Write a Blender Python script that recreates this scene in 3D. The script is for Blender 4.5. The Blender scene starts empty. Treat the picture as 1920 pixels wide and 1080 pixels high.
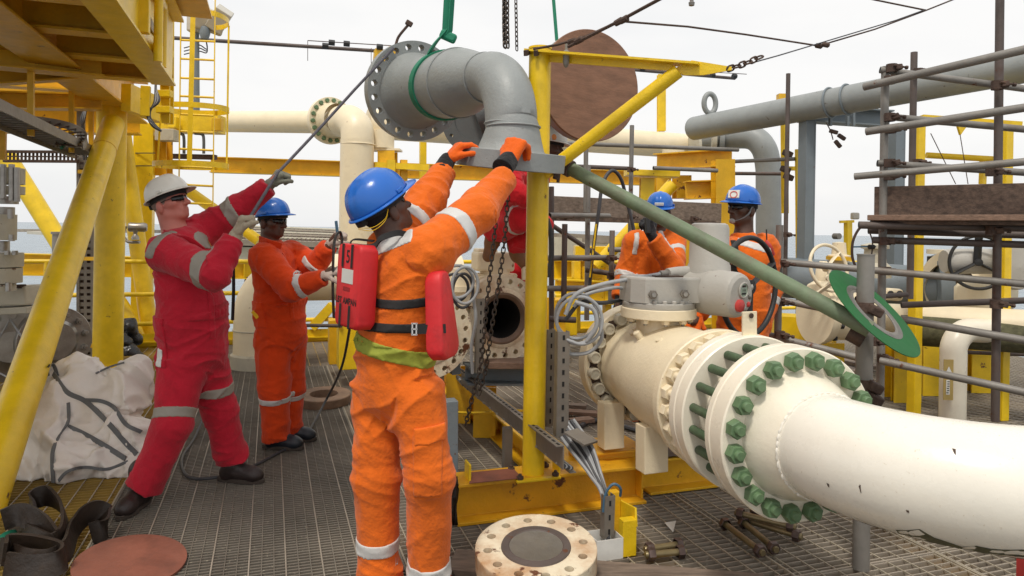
import bpy, math, random
import numpy as np
from mathutils import Vector, Matrix, Euler
random.seed(7)
PI = math.pi
S = bpy.context.scene
COL = S.collection

# ---------------------------------------------------------------- camera
FPX, CXP, HZ = 1330.0, 960.0, 429.0          # focal length in photo pixels, centre, horizon row
ROLL = math.radians(0.95)
CAM = Vector((0, 0, 1.6))
cr, sr = math.cos(ROLL), math.sin(ROLL)
cam_d = bpy.data.cameras.new('camera'); cam = bpy.data.objects.new('camera', cam_d); COL.objects.link(cam)
cam.matrix_world = Matrix(((cr, -sr, 0, 0), (0, 0, -1, 0), (sr, cr, 0, 1.6), (0, 0, 0, 1)))
cam_d.sensor_fit = 'HORIZONTAL'; cam_d.sensor_width = 36.0; cam_d.lens = 36.0*FPX/1920.0
cam_d.shift_y = -(540.0-HZ)/1920.0
cam_d.clip_start = 0.05; cam_d.clip_end = 20000
S.camera = cam

# ---------------------------------------------------------------- world, sun, exposure
S.view_settings.view_transform = 'Standard'; S.view_settings.look = 'None'
S.view_settings.gamma = 1.0; S.view_settings.use_curve_mapping = False
S.view_settings.exposure = -0.12
SUN_EL, SUN_AZ = math.radians(62), math.radians(200)
W = bpy.data.worlds.new('World'); S.world = W; W.use_nodes = True
nt = W.node_tree; bg = nt.nodes['Background']
sky = nt.nodes.new('ShaderNodeTexSky'); sky.sky_type = 'NISHITA'; sky.sun_disc = False
sky.sun_elevation = SUN_EL; sky.sun_rotation = SUN_AZ; sky.dust_density = 4.0; sky.air_density = 1.0
tc = nt.nodes.new('ShaderNodeTexCoord'); nz = nt.nodes.new('ShaderNodeTexNoise')
mp = nt.nodes.new('ShaderNodeMapping'); mp.inputs['Scale'].default_value = (1, 1, 3.5)
nz.inputs['Scale'].default_value = 1.6; nz.inputs['Detail'].default_value = 5
rp = nt.nodes.new('ShaderNodeValToRGB')
rp.color_ramp.elements[0].position = .3; rp.color_ramp.elements[0].color = (12.0, 12.2, 12.4, 1)
rp.color_ramp.elements[1].position = .62; rp.color_ramp.elements[1].color = (14.4, 14.2, 13.9, 1)
mx = nt.nodes.new('ShaderNodeMixRGB'); mx.inputs['Fac'].default_value = 0.86
nt.links.new(tc.outputs['Generated'], mp.inputs['Vector']); nt.links.new(mp.outputs[0], nz.inputs['Vector'])
nt.links.new(nz.outputs['Fac'], rp.inputs['Fac']); nt.links.new(sky.outputs[0], mx.inputs['Color1'])
nt.links.new(rp.outputs['Color'], mx.inputs['Color2']); nt.links.new(mx.outputs[0], bg.inputs['Color'])
bg.inputs['Strength'].default_value = 0.084
sd = bpy.data.lights.new('sun', 'SUN'); sd.energy = 2.3; sd.angle = math.radians(9); sd.color = (1, .94, .84)
so = bpy.data.objects.new('sun', sd); COL.objects.link(so)
_d = Vector((math.sin(SUN_AZ)*math.cos(SUN_EL), math.cos(SUN_AZ)*math.cos(SUN_EL), math.sin(SUN_EL)))
so.rotation_euler = _d.to_track_quat('Z', 'Y').to_euler()
S.cycles.max_bounces = 8; S.cycles.diffuse_bounces = 4; S.cycles.glossy_bounces = 3
S.cycles.use_adaptive_sampling = True

# ---------------------------------------------------------------- measuring helpers
def ray(px, py):
    u = (px-CXP)/FPX; v = (HZ-py)/FPX
    return Vector((u*cr - v*sr, 1.0, u*sr + v*cr))
def at(px, py, Y):
    r = ray(px, py); return CAM + r*(Y/r.y)
def onz(px, py, z=0.0):
    r = ray(px, py); return CAM + r*((z-1.6)/r.z)
def proj(p):
    d = Vector(p)-CAM; a, b = d.x/d.y, d.z/d.y
    return (CXP+FPX*(a*cr+b*sr), HZ-FPX*(-a*sr+b*cr))
def mpp(Y): return Y/FPX                       # metres per photo pixel at depth Y
A1 = math.atan(.34)
D1 = Vector((-math.sin(A1), math.cos(A1), 0)) # away from the camera along the platform
D2 = Vector((math.cos(A1), math.sin(A1), 0))  # across the platform, to the right
UP = Vector((0, 0, 1))
def along(p, d, px):
    lo, hi = -30.0, 60.0
    f = lambda s: proj(p+d*s)[0]-px
    # scan for a bracket in front of the camera
    prev = None
    for i in range(400):
        s = lo+(hi-lo)*i/399
        if (p+d*s).y < .3: prev = None; continue
        v = f(s)
        if prev is not None and prev[1]*v <= 0:
            a, b = prev[0], s
            for _ in range(40):
                m = (a+b)/2
                if f(a)*f(m) <= 0: b = m
                else: a = m
            return p+d*a
        prev = (s, v)
    return p.copy()

# ---------------------------------------------------------------- mesh builder
def frame(d, up=None):
    d = Vector(d).normalized()
    u = Vector(up) if up is not None else (UP if abs(d.z) < .95 else Vector((0, 1, 0)))
    x = u.cross(d)
    if x.length < 1e-6: x = Vector((1, 0, 0)).cross(d)
    x.normalize(); y = d.cross(x).normalized()
    return x, y, d
class MB:
    def __init__(s): s.v = []; s.f = []
    def add(s, vs, fs):
        n = len(s.v); s.v += [tuple(v) for v in vs]; s.f += [tuple(i+n for i in f) for f in fs]; return s
    def box(s, c, size, R=None):
        c = Vector(c); h = [x/2 for x in size]; vs = []
        for i in (-1, 1):
            for j in (-1, 1):
                for k in (-1, 1):
                    p = Vector((i*h[0], j*h[1], k*h[2])); vs.append(c+(R @ p if R else p))
        return s.add(vs, [(0,1,3,2), (4,6,7,5), (0,4,5,1), (2,3,7,6), (0,2,6,4), (1,5,7,3)])
    def bar(s, a, b, w, h, up=None):            # box from a to b, w sideways, h in up direction
        a = Vector(a); b = Vector(b); x, y, z = frame(b-a, up); vs = []
        for p in (a, b):
            for i, j in ((-1,-1), (1,-1), (1,1), (-1,1)): vs.append(p+x*(i*w/2)+y*(j*h/2))
        return s.add(vs, [(3,2,1,0), (4,5,6,7), (0,1,5,4), (1,2,6,5), (2,3,7,6), (3,0,4,7)])
    def prism(s, a, b, prof, up=None, cap=True):    # 2-D outline swept from a to b
        a = Vector(a); b = Vector(b); x, y, z = frame(b-a, up); n = len(prof); vs = []
        for p in (a, b):
            for (i, j) in prof: vs.append(p+x*i+y*j)
        fs = [(i, (i+1) % n, n+(i+1) % n, n+i) for i in range(n)]
        if cap: fs += [tuple(range(n))[::-1], tuple(range(n, 2*n))]
        return s.add(vs, fs)
    def ibeam(s, a, b, w, h, t=.012, tf=.016, up=None):
        hw, hh = w/2, h/2
        return s.prism(a, b, [(-hw,-hh), (hw,-hh), (hw,-hh+tf), (t/2,-hh+tf), (t/2,hh-tf), (hw,hh-tf), (hw,hh), (-hw,hh), (-hw,hh-tf), (-t/2,hh-tf), (-t/2,-hh+tf), (-hw,-hh+tf)], up)
    def tube(s, a, b, r, n=16, r2=None, cap=True):
        a = Vector(a); b = Vector(b); x, y, z = frame(b-a); r2 = r if r2 is None else r2; vs = []
        for p, q in ((a, r), (b, r2)):
            for i in range(n):
                t = 2*PI*i/n; vs.append(p+x*(q*math.cos(t))+y*(q*math.sin(t)))
        fs = [(i, (i+1) % n, n+(i+1) % n, n+i) for i in range(n)]
        if cap: fs += [tuple(range(n))[::-1], tuple(range(n, 2*n))]
        return s.add(vs, fs)
    def hollow(s, a, b, r, ri, n=20):             # open pipe with wall
        return s.lathe(a, Vector(b)-Vector(a), [(ri, 0), (r, 0), (r, 1), (ri, 1)], n, closed=True, unit=(Vector(b)-Vector(a)).length)
    def path(s, pts, r, n=10, cap=True, flat=None, up=None, closed=False):
        pts = [Vector(p) for p in pts]; m = len(pts); vs = []; prev = None
        rs = r if hasattr(r, '__len__') else [r]*m
        for i, p in enumerate(pts):
            if closed: t = (pts[(i+1) % m]-pts[i-1]).normalized()
            else: t = (pts[min(i+1, m-1)]-pts[max(i-1, 0)]).normalized()
            if prev is None: x, y, z = frame(t, up)
            else:
                x = prev-t*prev.dot(t)
                x = x.normalized() if x.length > 1e-6 else frame(t)[0]
                y = t.cross(x)
            prev = x
            for k in range(n):
                a = 2*PI*k/n
                if flat: vs.append(p+x*(flat[0]*math.cos(a))+y*(flat[1]*math.sin(a)))
                else: vs.append(p+x*(rs[i]*math.cos(a))+y*(rs[i]*math.sin(a)))
        mm = m if closed else m-1
        fs = [(i*n+k, i*n+(k+1) % n, ((i+1) % m)*n+(k+1) % n, ((i+1) % m)*n+k) for i in range(mm) for k in range(n)]
        if cap and not closed: fs += [tuple(range(n))[::-1], tuple(range((m-1)*n, m*n))]
        return s.add(vs, fs)
    def lathe(s, o, d, prof, n=32, closed=False, unit=1.0, up=None):   # prof: (radius, distance along d)
        o = Vector(o); x, y, z = frame(d, up); m = len(prof); vs = []
        for (r, t) in prof:
            for k in range(n):
                a = 2*PI*k/n; vs.append(o+z*(t*unit)+x*(r*math.cos(a))+y*(r*math.sin(a)))
        mm = m if closed else m-1
        fs = [(i*n+k, ((i+1) % m)*n+k, ((i+1) % m)*n+(k+1) % n, i*n+(k+1) % n)[::-1] for i in range(mm) for k in range(n)]
        return s.add(vs, fs)
    def build(s, name, mat, parent=None, smooth=40, bevel=0, M=None):
        me = bpy.data.meshes.new(name); me.from_pydata(s.v, [], s.f); me.validate(); me.update()
        import bmesh
        bm = bmesh.new(); bm.from_mesh(me); bmesh.ops.recalc_face_normals(bm, faces=bm.faces); bm.to_mesh(me); bm.free()
        return link(name, me, mat, parent, smooth, bevel, M)
def link(name, me, mat, parent=None, smooth=40, bevel=0, M=None):
    if mat is not None: me.materials.append(mat)
    if smooth:
        me.shade_smooth(); me.set_sharp_from_angle(angle=math.radians(smooth))
    o = bpy.data.objects.new(name, me); COL.objects.link(o)
    if bevel:
        b = o.modifiers.new('bevel', 'BEVEL'); b.width = bevel; b.segments = 2; b.limit_method = 'ANGLE'; b.angle_limit = math.radians(50)
    hang(o, parent, M if M is not None else Matrix())
    return o
WM = {}
def hang(o, parent, M):
    if parent is not None:
        o.parent = parent; o.matrix_local = WM[parent.name].inverted() @ M
    else: o.matrix_local = M
    WM[o.name] = M.copy()
def inst(me, name, parent, M):                 # another object on shared mesh data
    o = bpy.data.objects.new(name, me); COL.objects.link(o); hang(o, parent, M); return o
def thing(name, label, cat, loc=(0, 0, 0), group=None):
    o = bpy.data.objects.new(name, None); COL.objects.link(o); o.empty_display_size = .1
    hang(o, None, Matrix.Translation(Vector(loc))); return tag(o, label, cat, group)
def tag(o, label, cat, group=None, kind=None):
    if label: o['label'] = label
    if cat: o['category'] = cat
    if group: o['group'] = group
    if kind: o['kind'] = kind
    return o
def struct(o): o['kind'] = 'structure'; return o
def rot_to(d, up=None):                        # matrix whose Z is d
    x, y, z = frame(d, up)
    return Matrix(((x.x, y.x, z.x), (x.y, y.y, z.y), (x.z, y.z, z.z)))
def TM(p, R): return Matrix.Translation(Vector(p)) @ R.to_4x4()
def arc(c, r, a0, a1, x, y, n=12):
    c = Vector(c); return [c+Vector(x)*(r*math.cos(a0+(a1-a0)*i/n))+Vector(y)*(r*math.sin(a0+(a1-a0)*i/n)) for i in range(n+1)]
def bez(pts, n=8):                             # Catmull-Rom through points
    P = [Vector(p) for p in pts]; P = [P[0]*2-P[1]]+P+[P[-1]*2-P[-2]]; out = []
    for i in range(1, len(P)-2):
        for k in range(n):
            t = k/n; a, b, c, d = P[i-1], P[i], P[i+1], P[i+2]
            out.append(.5*((2*b)+(c-a)*t+(2*a-5*b+4*c-d)*t*t+(3*b-a-3*c+d)*t**3))
    out.append(P[-2]); return out

# ---------------------------------------------------------------- materials
def mat(name, col, rough=.5, metal=0.0, var=.12, nscale=6.0, dirt=None, dirt_amt=0.0, dirt_scale=3.0, spot=None, spot_amt=0.0, spot_scale=18.0, bump=.02, bscale=60.0, spec=.5, stretch=(1,1,1), sheen=0.0):
    m = bpy.data.materials.new(name); m.use_nodes = True; t = m.node_tree; N = t.nodes; L = t.links
    b = N['Principled BSDF']; b.inputs['Roughness'].default_value = rough; b.inputs['Metallic'].default_value = metal
    b.inputs['Specular IOR Level'].default_value = spec
    if sheen: b.inputs['Sheen Weight'].default_value = sheen; b.inputs['Sheen Roughness'].default_value = .5
    g = N.new('ShaderNodeNewGeometry'); mpn = N.new('ShaderNodeMapping'); mpn.inputs['Scale'].default_value = stretch
    L.new(g.outputs['Position'], mpn.inputs['Vector'])
    def noise(scale, detail=5, rgh=.6):
        n = N.new('ShaderNodeTexNoise'); n.inputs['Scale'].default_value = scale; n.inputs['Detail'].default_value = detail
        n.inputs['Roughness'].default_value = rgh; L.new(mpn.outputs[0], n.inputs['Vector']); return n
    n1 = noise(nscale)
    hsv = N.new('ShaderNodeHueSaturation'); hsv.inputs['Color'].default_value = (*col, 1)
    mr = N.new('ShaderNodeMapRange'); mr.inputs['From Min'].default_value = .3; mr.inputs['From Max'].default_value = .7
    mr.inputs['To Min'].default_value = 1-var; mr.inputs['To Max'].default_value = 1+var
    L.new(n1.outputs['Fac'], mr.inputs['Value']); L.new(mr.outputs[0], hsv.inputs['Value']); out = hsv.outputs[0]
    def layer(out, colr, amt, scale, sharp):
        n = noise(scale, 8, .65); r = N.new('ShaderNodeMapRange'); c = .5+.28*(1-amt)-.1
        r.inputs['From Min'].default_value = c; r.inputs['From Max'].default_value = c+sharp
        L.new(n.outputs['Fac'], r.inputs['Value']); x = N.new('ShaderNodeMixRGB'); x.inputs['Color2'].default_value = (*colr, 1)
        L.new(r.outputs[0], x.inputs['Fac']); L.new(out, x.inputs['Color1']); return x.outputs[0]
    if dirt: out = layer(out, dirt, dirt_amt, dirt_scale, .28)
    if spot: out = layer(out, spot, spot_amt, spot_scale, .04)
    L.new(out, b.inputs['Base Color'])
    rr = N.new('ShaderNodeMapRange'); rr.inputs['To Min'].default_value = max(.05, rough-.12); rr.inputs['To Max'].default_value = min(1, rough+.15)
    n3 = noise(nscale*2.3); L.new(n3.outputs['Fac'], rr.inputs['Value']); L.new(rr.outputs[0], b.inputs['Roughness'])
    if bump:
        n2 = noise(bscale, 4); bp = N.new('ShaderNodeBump'); bp.inputs['Strength'].default_value = .6; bp.inputs['Distance'].default_value = bump
        L.new(n2.outputs['Fac'], bp.inputs['Height']); L.new(bp.outputs[0], b.inputs['Normal'])
    return m
def fabric(name, col, stain=(.1,.05,.03), stain_amt=.25):
    m = mat(name, col, rough=.85, var=.14, nscale=5, dirt=stain, dirt_amt=stain_amt+.12, dirt_scale=4, bump=.012, bscale=34, spec=.15, sheen=.15)
    t = m.node_tree; N = t.nodes; L = t.links; b = N['Principled BSDF']
    g = N.new('ShaderNodeNewGeometry')
    w = N.new('ShaderNodeTexNoise'); w.inputs['Scale'].default_value = 420; w.inputs['Detail'].default_value = 2; L.new(g.outputs['Position'], w.inputs['Vector'])
    old = b.inputs['Normal'].links[0].from_node; b2 = N.new('ShaderNodeBump'); b2.inputs['Strength'].default_value = .5; b2.inputs['Distance'].default_value = .0012
    L.new(w.outputs['Fac'], b2.inputs['Height']); L.new(old.outputs[0], b2.inputs['Normal']); L.new(b2.outputs[0], b.inputs['Normal'])
    return m
RUST = (.13, .045, .018)
M = {}
M['yellow'] = mat('yellow_paint', (.82, .55, .012), .34, dirt=(.50,.29,.015), dirt_amt=.30, dirt_scale=2.2, spot=RUST, spot_amt=.06, spot_scale=9, bump=.004)
M['yellow_dull'] = mat('weathered_yellow_paint', (.74, .42, .012), .42, dirt=(.42,.20,.015), dirt_amt=.38, dirt_scale=2.0, spot=RUST, spot_amt=.12, spot_scale=7, bump=.004)
M['yellow_rust'] = mat('rusty_yellow_paint', (.74, .38, .012), .45, dirt=(.34,.15,.015), dirt_amt=.45, dirt_scale=3.0, spot=RUST, spot_amt=.22, spot_scale=6, bump=.006)
M['cream'] = mat('cream_paint', (.80, .69, .49), .36, var=.05, dirt=(.50,.38,.22), dirt_amt=.22, dirt_scale=3.2, spot=(.30,.13,.05), spot_amt=.02, spot_scale=14, bump=.003)
M['cream_clean'] = mat('clean_cream_paint', (.83, .76, .62), .3, var=.04, dirt=(.62,.54,.40), dirt_amt=.2, dirt_scale=2.5, bump=.002)
M['cream_grey'] = mat('grimy_cream_paint', (.50, .46, .36), .5, var=.1, dirt=(.17,.14,.10), dirt_amt=.4, dirt_scale=5, spot=RUST, spot_amt=.15, spot_scale=12, bump=.004)
M['cream_rust'] = mat('rust_stained_cream_paint', (.76, .67, .50), .5, var=.08, dirt=(.42,.19,.06), dirt_amt=.85, dirt_scale=4, spot=RUST, spot_amt=.35, spot_scale=7, bump=.004)
M['grey'] = mat('grey_primer', (.27, .285, .28), .45, var=.08, dirt=(.26,.26,.24), dirt_amt=.3, dirt_scale=5, spot=(.11,.09,.07), spot_amt=.06, spot_scale=12, bump=.004)
M['grey_dark'] = mat('dark_grey_primer', (.10, .105, .105), .5, var=.1, dirt=(.12,.11,.1), dirt_amt=.3, dirt_scale=6, bump=.003)
M['grey_blue'] = mat('blue_grey_paint', (.17, .20, .22), .5, var=.06, dirt=(.10,.09,.08), dirt_amt=.2, dirt_scale=3, spot=RUST, spot_amt=.05, bump=.003)
M['actuator'] = mat('grey_actuator_paint', (.43, .41, .37), .42, var=.05, dirt=(.26,.23,.19), dirt_amt=.25, dirt_scale=6, spot=(.12,.05,.03), spot_amt=.04, bump=.003)
M['green_bolt'] = mat('green_coated_steel', (.11, .185, .09), .45, var=.16, nscale=14, dirt=(.04,.08,.04), dirt_amt=.4, dirt_scale=20, bump=.003)
M['stud'] = mat('grimy_green_stud', (.06, .105, .05), .5, var=.3, nscale=12, dirt=(.05,.04,.03), dirt_amt=.6, dirt_scale=8, bump=.004, bscale=240)
M['green_tube'] = mat('faded_green_tube', (.15, .20, .115), .6, var=.22, nscale=5, dirt=(.13,.10,.07), dirt_amt=.75, dirt_scale=4, spot=RUST, spot_amt=.12, bump=.003)
M['gasket'] = mat('green_gasket_ring', (.006, .105, .022), .6, var=.1, dirt=(.02,.07,.03), dirt_amt=.3, dirt_scale=9, bump=.001)
M['steel'] = mat('dull_steel', (.36, .34, .31), .38, metal=.85, var=.15, nscale=9, dirt=(.12,.09,.07), dirt_amt=.35, bump=.003)
M['galv'] = mat('galvanised_tube', (.22, .205, .185), .55, metal=.25, var=.2, nscale=4, dirt=(.13,.08,.05), dirt_amt=.45, dirt_scale=3, spot=RUST, spot_amt=.16, spot_scale=9, bump=.003)
M['galv_dark'] = mat('dark_scaffold_tube', (.11, .085, .075), .6, metal=.2, var=.2, nscale=4, dirt=(.08,.035,.02), dirt_amt=.5, spot=RUST, spot_amt=.2, bump=.003)
M['rusty'] = mat('rusted_steel', (.075, .045, .033), .8, var=.35, nscale=14, dirt=(.16,.08,.04), dirt_amt=.4, dirt_scale=9, bump=.01)
M['bore'] = mat('dark_bore', (.012, .01, .009), .7, bump=.003)
M['brown_face'] = mat('greasy_brown_steel', (.16, .095, .06), .5, var=.25, nscale=9, dirt=(.07,.045,.03), dirt_amt=.45, bump=.003)
M['grate'] = mat('galvanised_grating', (.33, .285, .23), .55, metal=.15, var=.25, nscale=2.2, dirt=(.10,.07,.05), dirt_amt=.5, dirt_scale=1.6, spot=(.55,.5,.42), spot_amt=.18, spot_scale=45, bump=.002)
M['grate_dk'] = mat('trodden_grating', (.18, .158, .128), .6, metal=.1, var=.3, nscale=1.6, dirt=(.05,.037,.027), dirt_amt=.5, dirt_scale=1.2, spot=(.40,.36,.28), spot_amt=.22, spot_scale=60, bump=.002)
M['grate_lt'] = mat('light_grating_rod', (.38, .33, .25), .55, metal=.1, var=.35, nscale=3, dirt=(.12,.09,.06), dirt_amt=.5, bump=.002)
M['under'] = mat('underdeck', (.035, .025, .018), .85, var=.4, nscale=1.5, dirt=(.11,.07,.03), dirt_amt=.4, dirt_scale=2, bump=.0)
M['wood'] = mat('weathered_plank', (.20, .15, .115), .8, var=.35, nscale=5, dirt=(.07,.048,.035), dirt_amt=.45, dirt_scale=3, stretch=(1.2,9,9), bump=.006, bscale=14)
M['wood_red'] = mat('reddish_plank', (.21, .13, .09), .8, var=.3, nscale=6, dirt=(.08,.04,.025), dirt_amt=.4, stretch=(1.5,8,8), bump=.006, bscale=14)
M['wood_dk'] = mat('dark_board', (.125, .082, .06), .75, var=.4, nscale=5, dirt=(.04,.025,.02), dirt_amt=.65, stretch=(1.2,9,9), spot=(.5,.45,.38), spot_amt=.02, spot_scale=25, bump=.005, bscale=14)
M['ply'] = mat('brown_plywood', (.23, .115, .068), .7, var=.22, nscale=7, dirt=(.13,.065,.04), dirt_amt=.40, dirt_scale=3, stretch=(1,1,3), bump=.003, bscale=30)
M['ply_red'] = mat('red_brown_board', (.24, .085, .055), .5, var=.2, nscale=6, dirt=(.12,.05,.035), dirt_amt=.5, dirt_scale=5, bump=.003)
M['rubber'] = mat('black_rubber', (.018, .018, .019), .5, var=.2, bump=.004)
M['webbing'] = mat('black_webbing', (.015, .014, .014), .8, var=.2, bump=.002, bscale=200)
M['hosebrown'] = mat('muddy_hose', (.022, .013, .008), .5, var=.4, nscale=9, dirt=(.05,.028,.012), dirt_amt=.35, bump=.008, bscale=25)
M['cable_grey'] = mat('grey_cable', (.33, .34, .35), .5, var=.08, dirt=(.18,.17,.16), dirt_amt=.3, bump=.001)
M['cable_dk'] = mat('dark_cable', (.045, .045, .05), .5, var=.1, bump=.001)
M['cable_blue'] = mat('blue_cable', (.05, .12, .19), .5, bump=.001)
M['strut'] = mat('galvanised_strut', (.24, .215, .185), .5, metal=.45, var=.12, nscale=8, dirt=(.12,.09,.065), dirt_amt=.4, bump=.002)
M['hole'] = mat('dark_hole', (.012, .011, .01), .8, bump=0)
M['orange'] = fabric('orange_coverall', (.70, .135, .012), (.30,.06,.01), .22)
M['orange_red'] = fabric('red_orange_coverall', (.66, .058, .008), (.30,.03,.01), .18)
M['red'] = fabric('red_coverall', (.50, .016, .034), (.26,.012,.02), .25)
M['red2'] = fabric('scarlet_coverall', (.60, .016, .024), (.2,.012,.012), .2)
M['foam'] = mat('red_foam', (.58, .014, .018), .52, var=.1, dirt=(.26,.012,.012), dirt_amt=.42, dirt_scale=5, bump=.003, bscale=30)
M['tape'] = mat('reflective_tape', (.58, .57, .55), .42, var=.06, dirt=(.36,.34,.31), dirt_amt=.25, dirt_scale=7, bump=.002)
M['tape_dull'] = mat('dull_reflective_tape', (.30, .27, .225), .55, var=.08, dirt=(.19,.16,.13), dirt_amt=.3, bump=.002)
M['lime'] = mat('lime_belt_webbing', (.29, .32, .035), .75, var=.12, dirt=(.17,.12,.03), dirt_amt=.38, dirt_scale=14, bump=.003)
M['skin_dk'] = mat('dark_skin', (.088, .042, .028), .42, var=.15, nscale=20, bump=.001, spec=.4)
M['skin_red'] = mat('sunburnt_skin', (.50, .16, .12), .5, var=.08, nscale=12, dirt=(.36,.085,.065), dirt_amt=.3, dirt_scale=14, bump=.001)
M['hair_dk'] = mat('black_hair', (.008, .007, .007), .9, bump=.006, bscale=300)
M['hair_gr'] = mat('short_grey_hair', (.22, .15, .12), .9, bump=.004, bscale=300)
M['helmet_blue'] = mat('blue_helmet_shell', (.018, .13, .50), .22, var=.05, dirt=(.02,.09,.32), dirt_amt=.25, dirt_scale=10, bump=.001)
M['helmet_white'] = mat('white_helmet_shell', (.74, .71, .64), .3, var=.04, dirt=(.50,.45,.37), dirt_amt=.25, dirt_scale=9, bump=.001)
M['glass_dk'] = mat('dark_lens', (.008, .008, .009), .1, bump=0)
M['glove_tan'] = fabric('tan_glove', (.40, .34, .25), (.20,.16,.11), .35)
M['glove_grey'] = fabric('grey_glove', (.19, .19, .15), (.10,.10,.08), .35)
M['glove_orange'] = fabric('orange_glove', (.74, .12, .012), (.16,.045,.02), .28)
M['glove_black'] = fabric('black_glove', (.022, .022, .025), (.01,.01,.01), .2)
M['knit_black'] = fabric('black_knit_cuff', (.016, .016, .017), (.01,.01,.01), .2)
M['boot'] = mat('dark_leather_boot', (.028, .018, .016), .5, var=.25, nscale=12, dirt=(.055,.035,.028), dirt_amt=.3, bump=.003)
M['boot_blue'] = mat('blue_black_boot', (.018, .022, .03), .42, var=.2, dirt=(.05,.045,.04), dirt_amt=.2, bump=.003)
M['boot_tan'] = mat('brown_leather_boot', (.20, .085, .03), .6, var=.25, nscale=10, dirt=(.09,.045,.02), dirt_amt=.35, bump=.003)
M['sole'] = mat('worn_sole', (.06, .045, .035), .8, bump=.004)
M['bag'] = mat('white_woven_bag', (.80, .74, .67), .42, var=.06, nscale=4, dirt=(.48,.38,.28), dirt_amt=.28, dirt_scale=4, bump=.006, bscale=22)
M['bag_strap'] = mat('grey_bag_webbing', (.15, .155, .16), .8, var=.2, bump=.003)
M['sling'] = mat('green_sling_webbing', (.012, .20, .11), .7, var=.12, dirt=(.01,.10,.055), dirt_amt=.3, dirt_scale=14, bump=.002)
M['chain'] = mat('oily_chain', (.075, .06, .05), .45, metal=.6, var=.2, dirt=(.09,.04,.02), dirt_amt=.4, bump=.002)
M['rope'] = mat('blue_grey_rope', (.11, .105, .125), .8, var=.3, nscale=60, bump=.004, bscale=300)
M['white_pl'] = mat('white_plastic', (.75, .74, .70), .4, bump=.001)
M['label'] = mat('silver_label', (.62, .62, .58), .4, var=.05, dirt=(.45,.45,.42), dirt_amt=.3, bump=.001)
M['red_pl'] = mat('red_plastic', (.50, .05, .045), .4, bump=.001)
M['ink'] = mat('black_ink', (.03, .012, .012), .8, bump=0)
M['black_ink'] = mat('plain_black_ink', (.02, .02, .02), .8, bump=0)
M['badge'] = mat('yellow_badge', (.80, .50, .01), .7, bump=0)
M['orange_pl'] = mat('orange_sticker', (.8, .25, .03), .5, bump=0)
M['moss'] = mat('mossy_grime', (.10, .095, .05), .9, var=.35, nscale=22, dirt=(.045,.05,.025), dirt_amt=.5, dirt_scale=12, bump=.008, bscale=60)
M['screen'] = mat('lcd_glass', (.33, .40, .31), .15, bump=0)
M['floodlight'] = mat('weathered_lamp_housing', (.52, .49, .42), .5, var=.08, dirt=(.30,.26,.2), dirt_amt=.3, bump=.002)
M['walk'] = mat('weathered_walkway', (.30, .255, .20), .7, var=.2, nscale=4, dirt=(.17,.11,.08), dirt_amt=.5, dirt_scale=6, bump=.006)
M['tarp'] = mat('black_plastic_sheet', (.012, .012, .014), .28, bump=.02, bscale=14)
M['gold_bolt'] = mat('zinc_yellow_bolt', (.24, .19, .10), .35, metal=.5, var=.25, nscale=9, dirt=(.05,.08,.045), dirt_amt=.4, spot=RUST, spot_amt=.2, bump=.002)
M['rusty_lt'] = mat('rusty_ring', (.20, .125, .08), .7, var=.3, nscale=9, dirt=(.08,.045,.03), dirt_amt=.5, dirt_scale=6, bump=.006)
M['cable_blk'] = mat('black_cable', (.015, .02, .025), .5, bump=0)
M['tag_yel'] = mat('ochre_tag', (.45, .32, .10), .6, bump=0)

# ================================================================ the setting
def sea():
    m = mat('sea_water', (.21, .26, .30), .28, var=.12, nscale=.04, bump=0, spec=.5)
    t = m.node_tree; N = t.nodes; L = t.links; b = N['Principled BSDF']
    g = N.new('ShaderNodeNewGeometry'); n = N.new('ShaderNodeTexNoise'); n.inputs['Scale'].default_value = .55; n.inputs['Detail'].default_value = 8
    mpn = N.new('ShaderNodeMapping'); mpn.inputs['Scale'].default_value = (1, 1.6, 1)
    L.new(g.outputs['Position'], mpn.inputs[0]); L.new(mpn.outputs[0], n.inputs['Vector'])
    bp = N.new('ShaderNodeBump'); bp.inputs['Distance'].default_value = .9; bp.inputs['Strength'].default_value = .8
    L.new(n.outputs['Fac'], bp.inputs['Height']); L.new(bp.outputs[0], b.inputs['Normal'])
    mb = MB(); mb.add([(-9000, -2000, -24), (9000, -2000, -24), (9000, 15000, -24), (-9000, 15000, -24)], [(0, 1, 2, 3)])
    struct(mb.build('sea', m, smooth=0))
sea()
def UVp(u, v, z=0): return D2*u+D1*v+UP*z
def uv(p): return (p.dot(D2), p.dot(D1))
uL = uv(onz(220, 937))[0]; uR = uv(onz(648, 780))[0]; vF = uv(onz(560, 688))[1]
VFAR = 10.1
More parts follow.
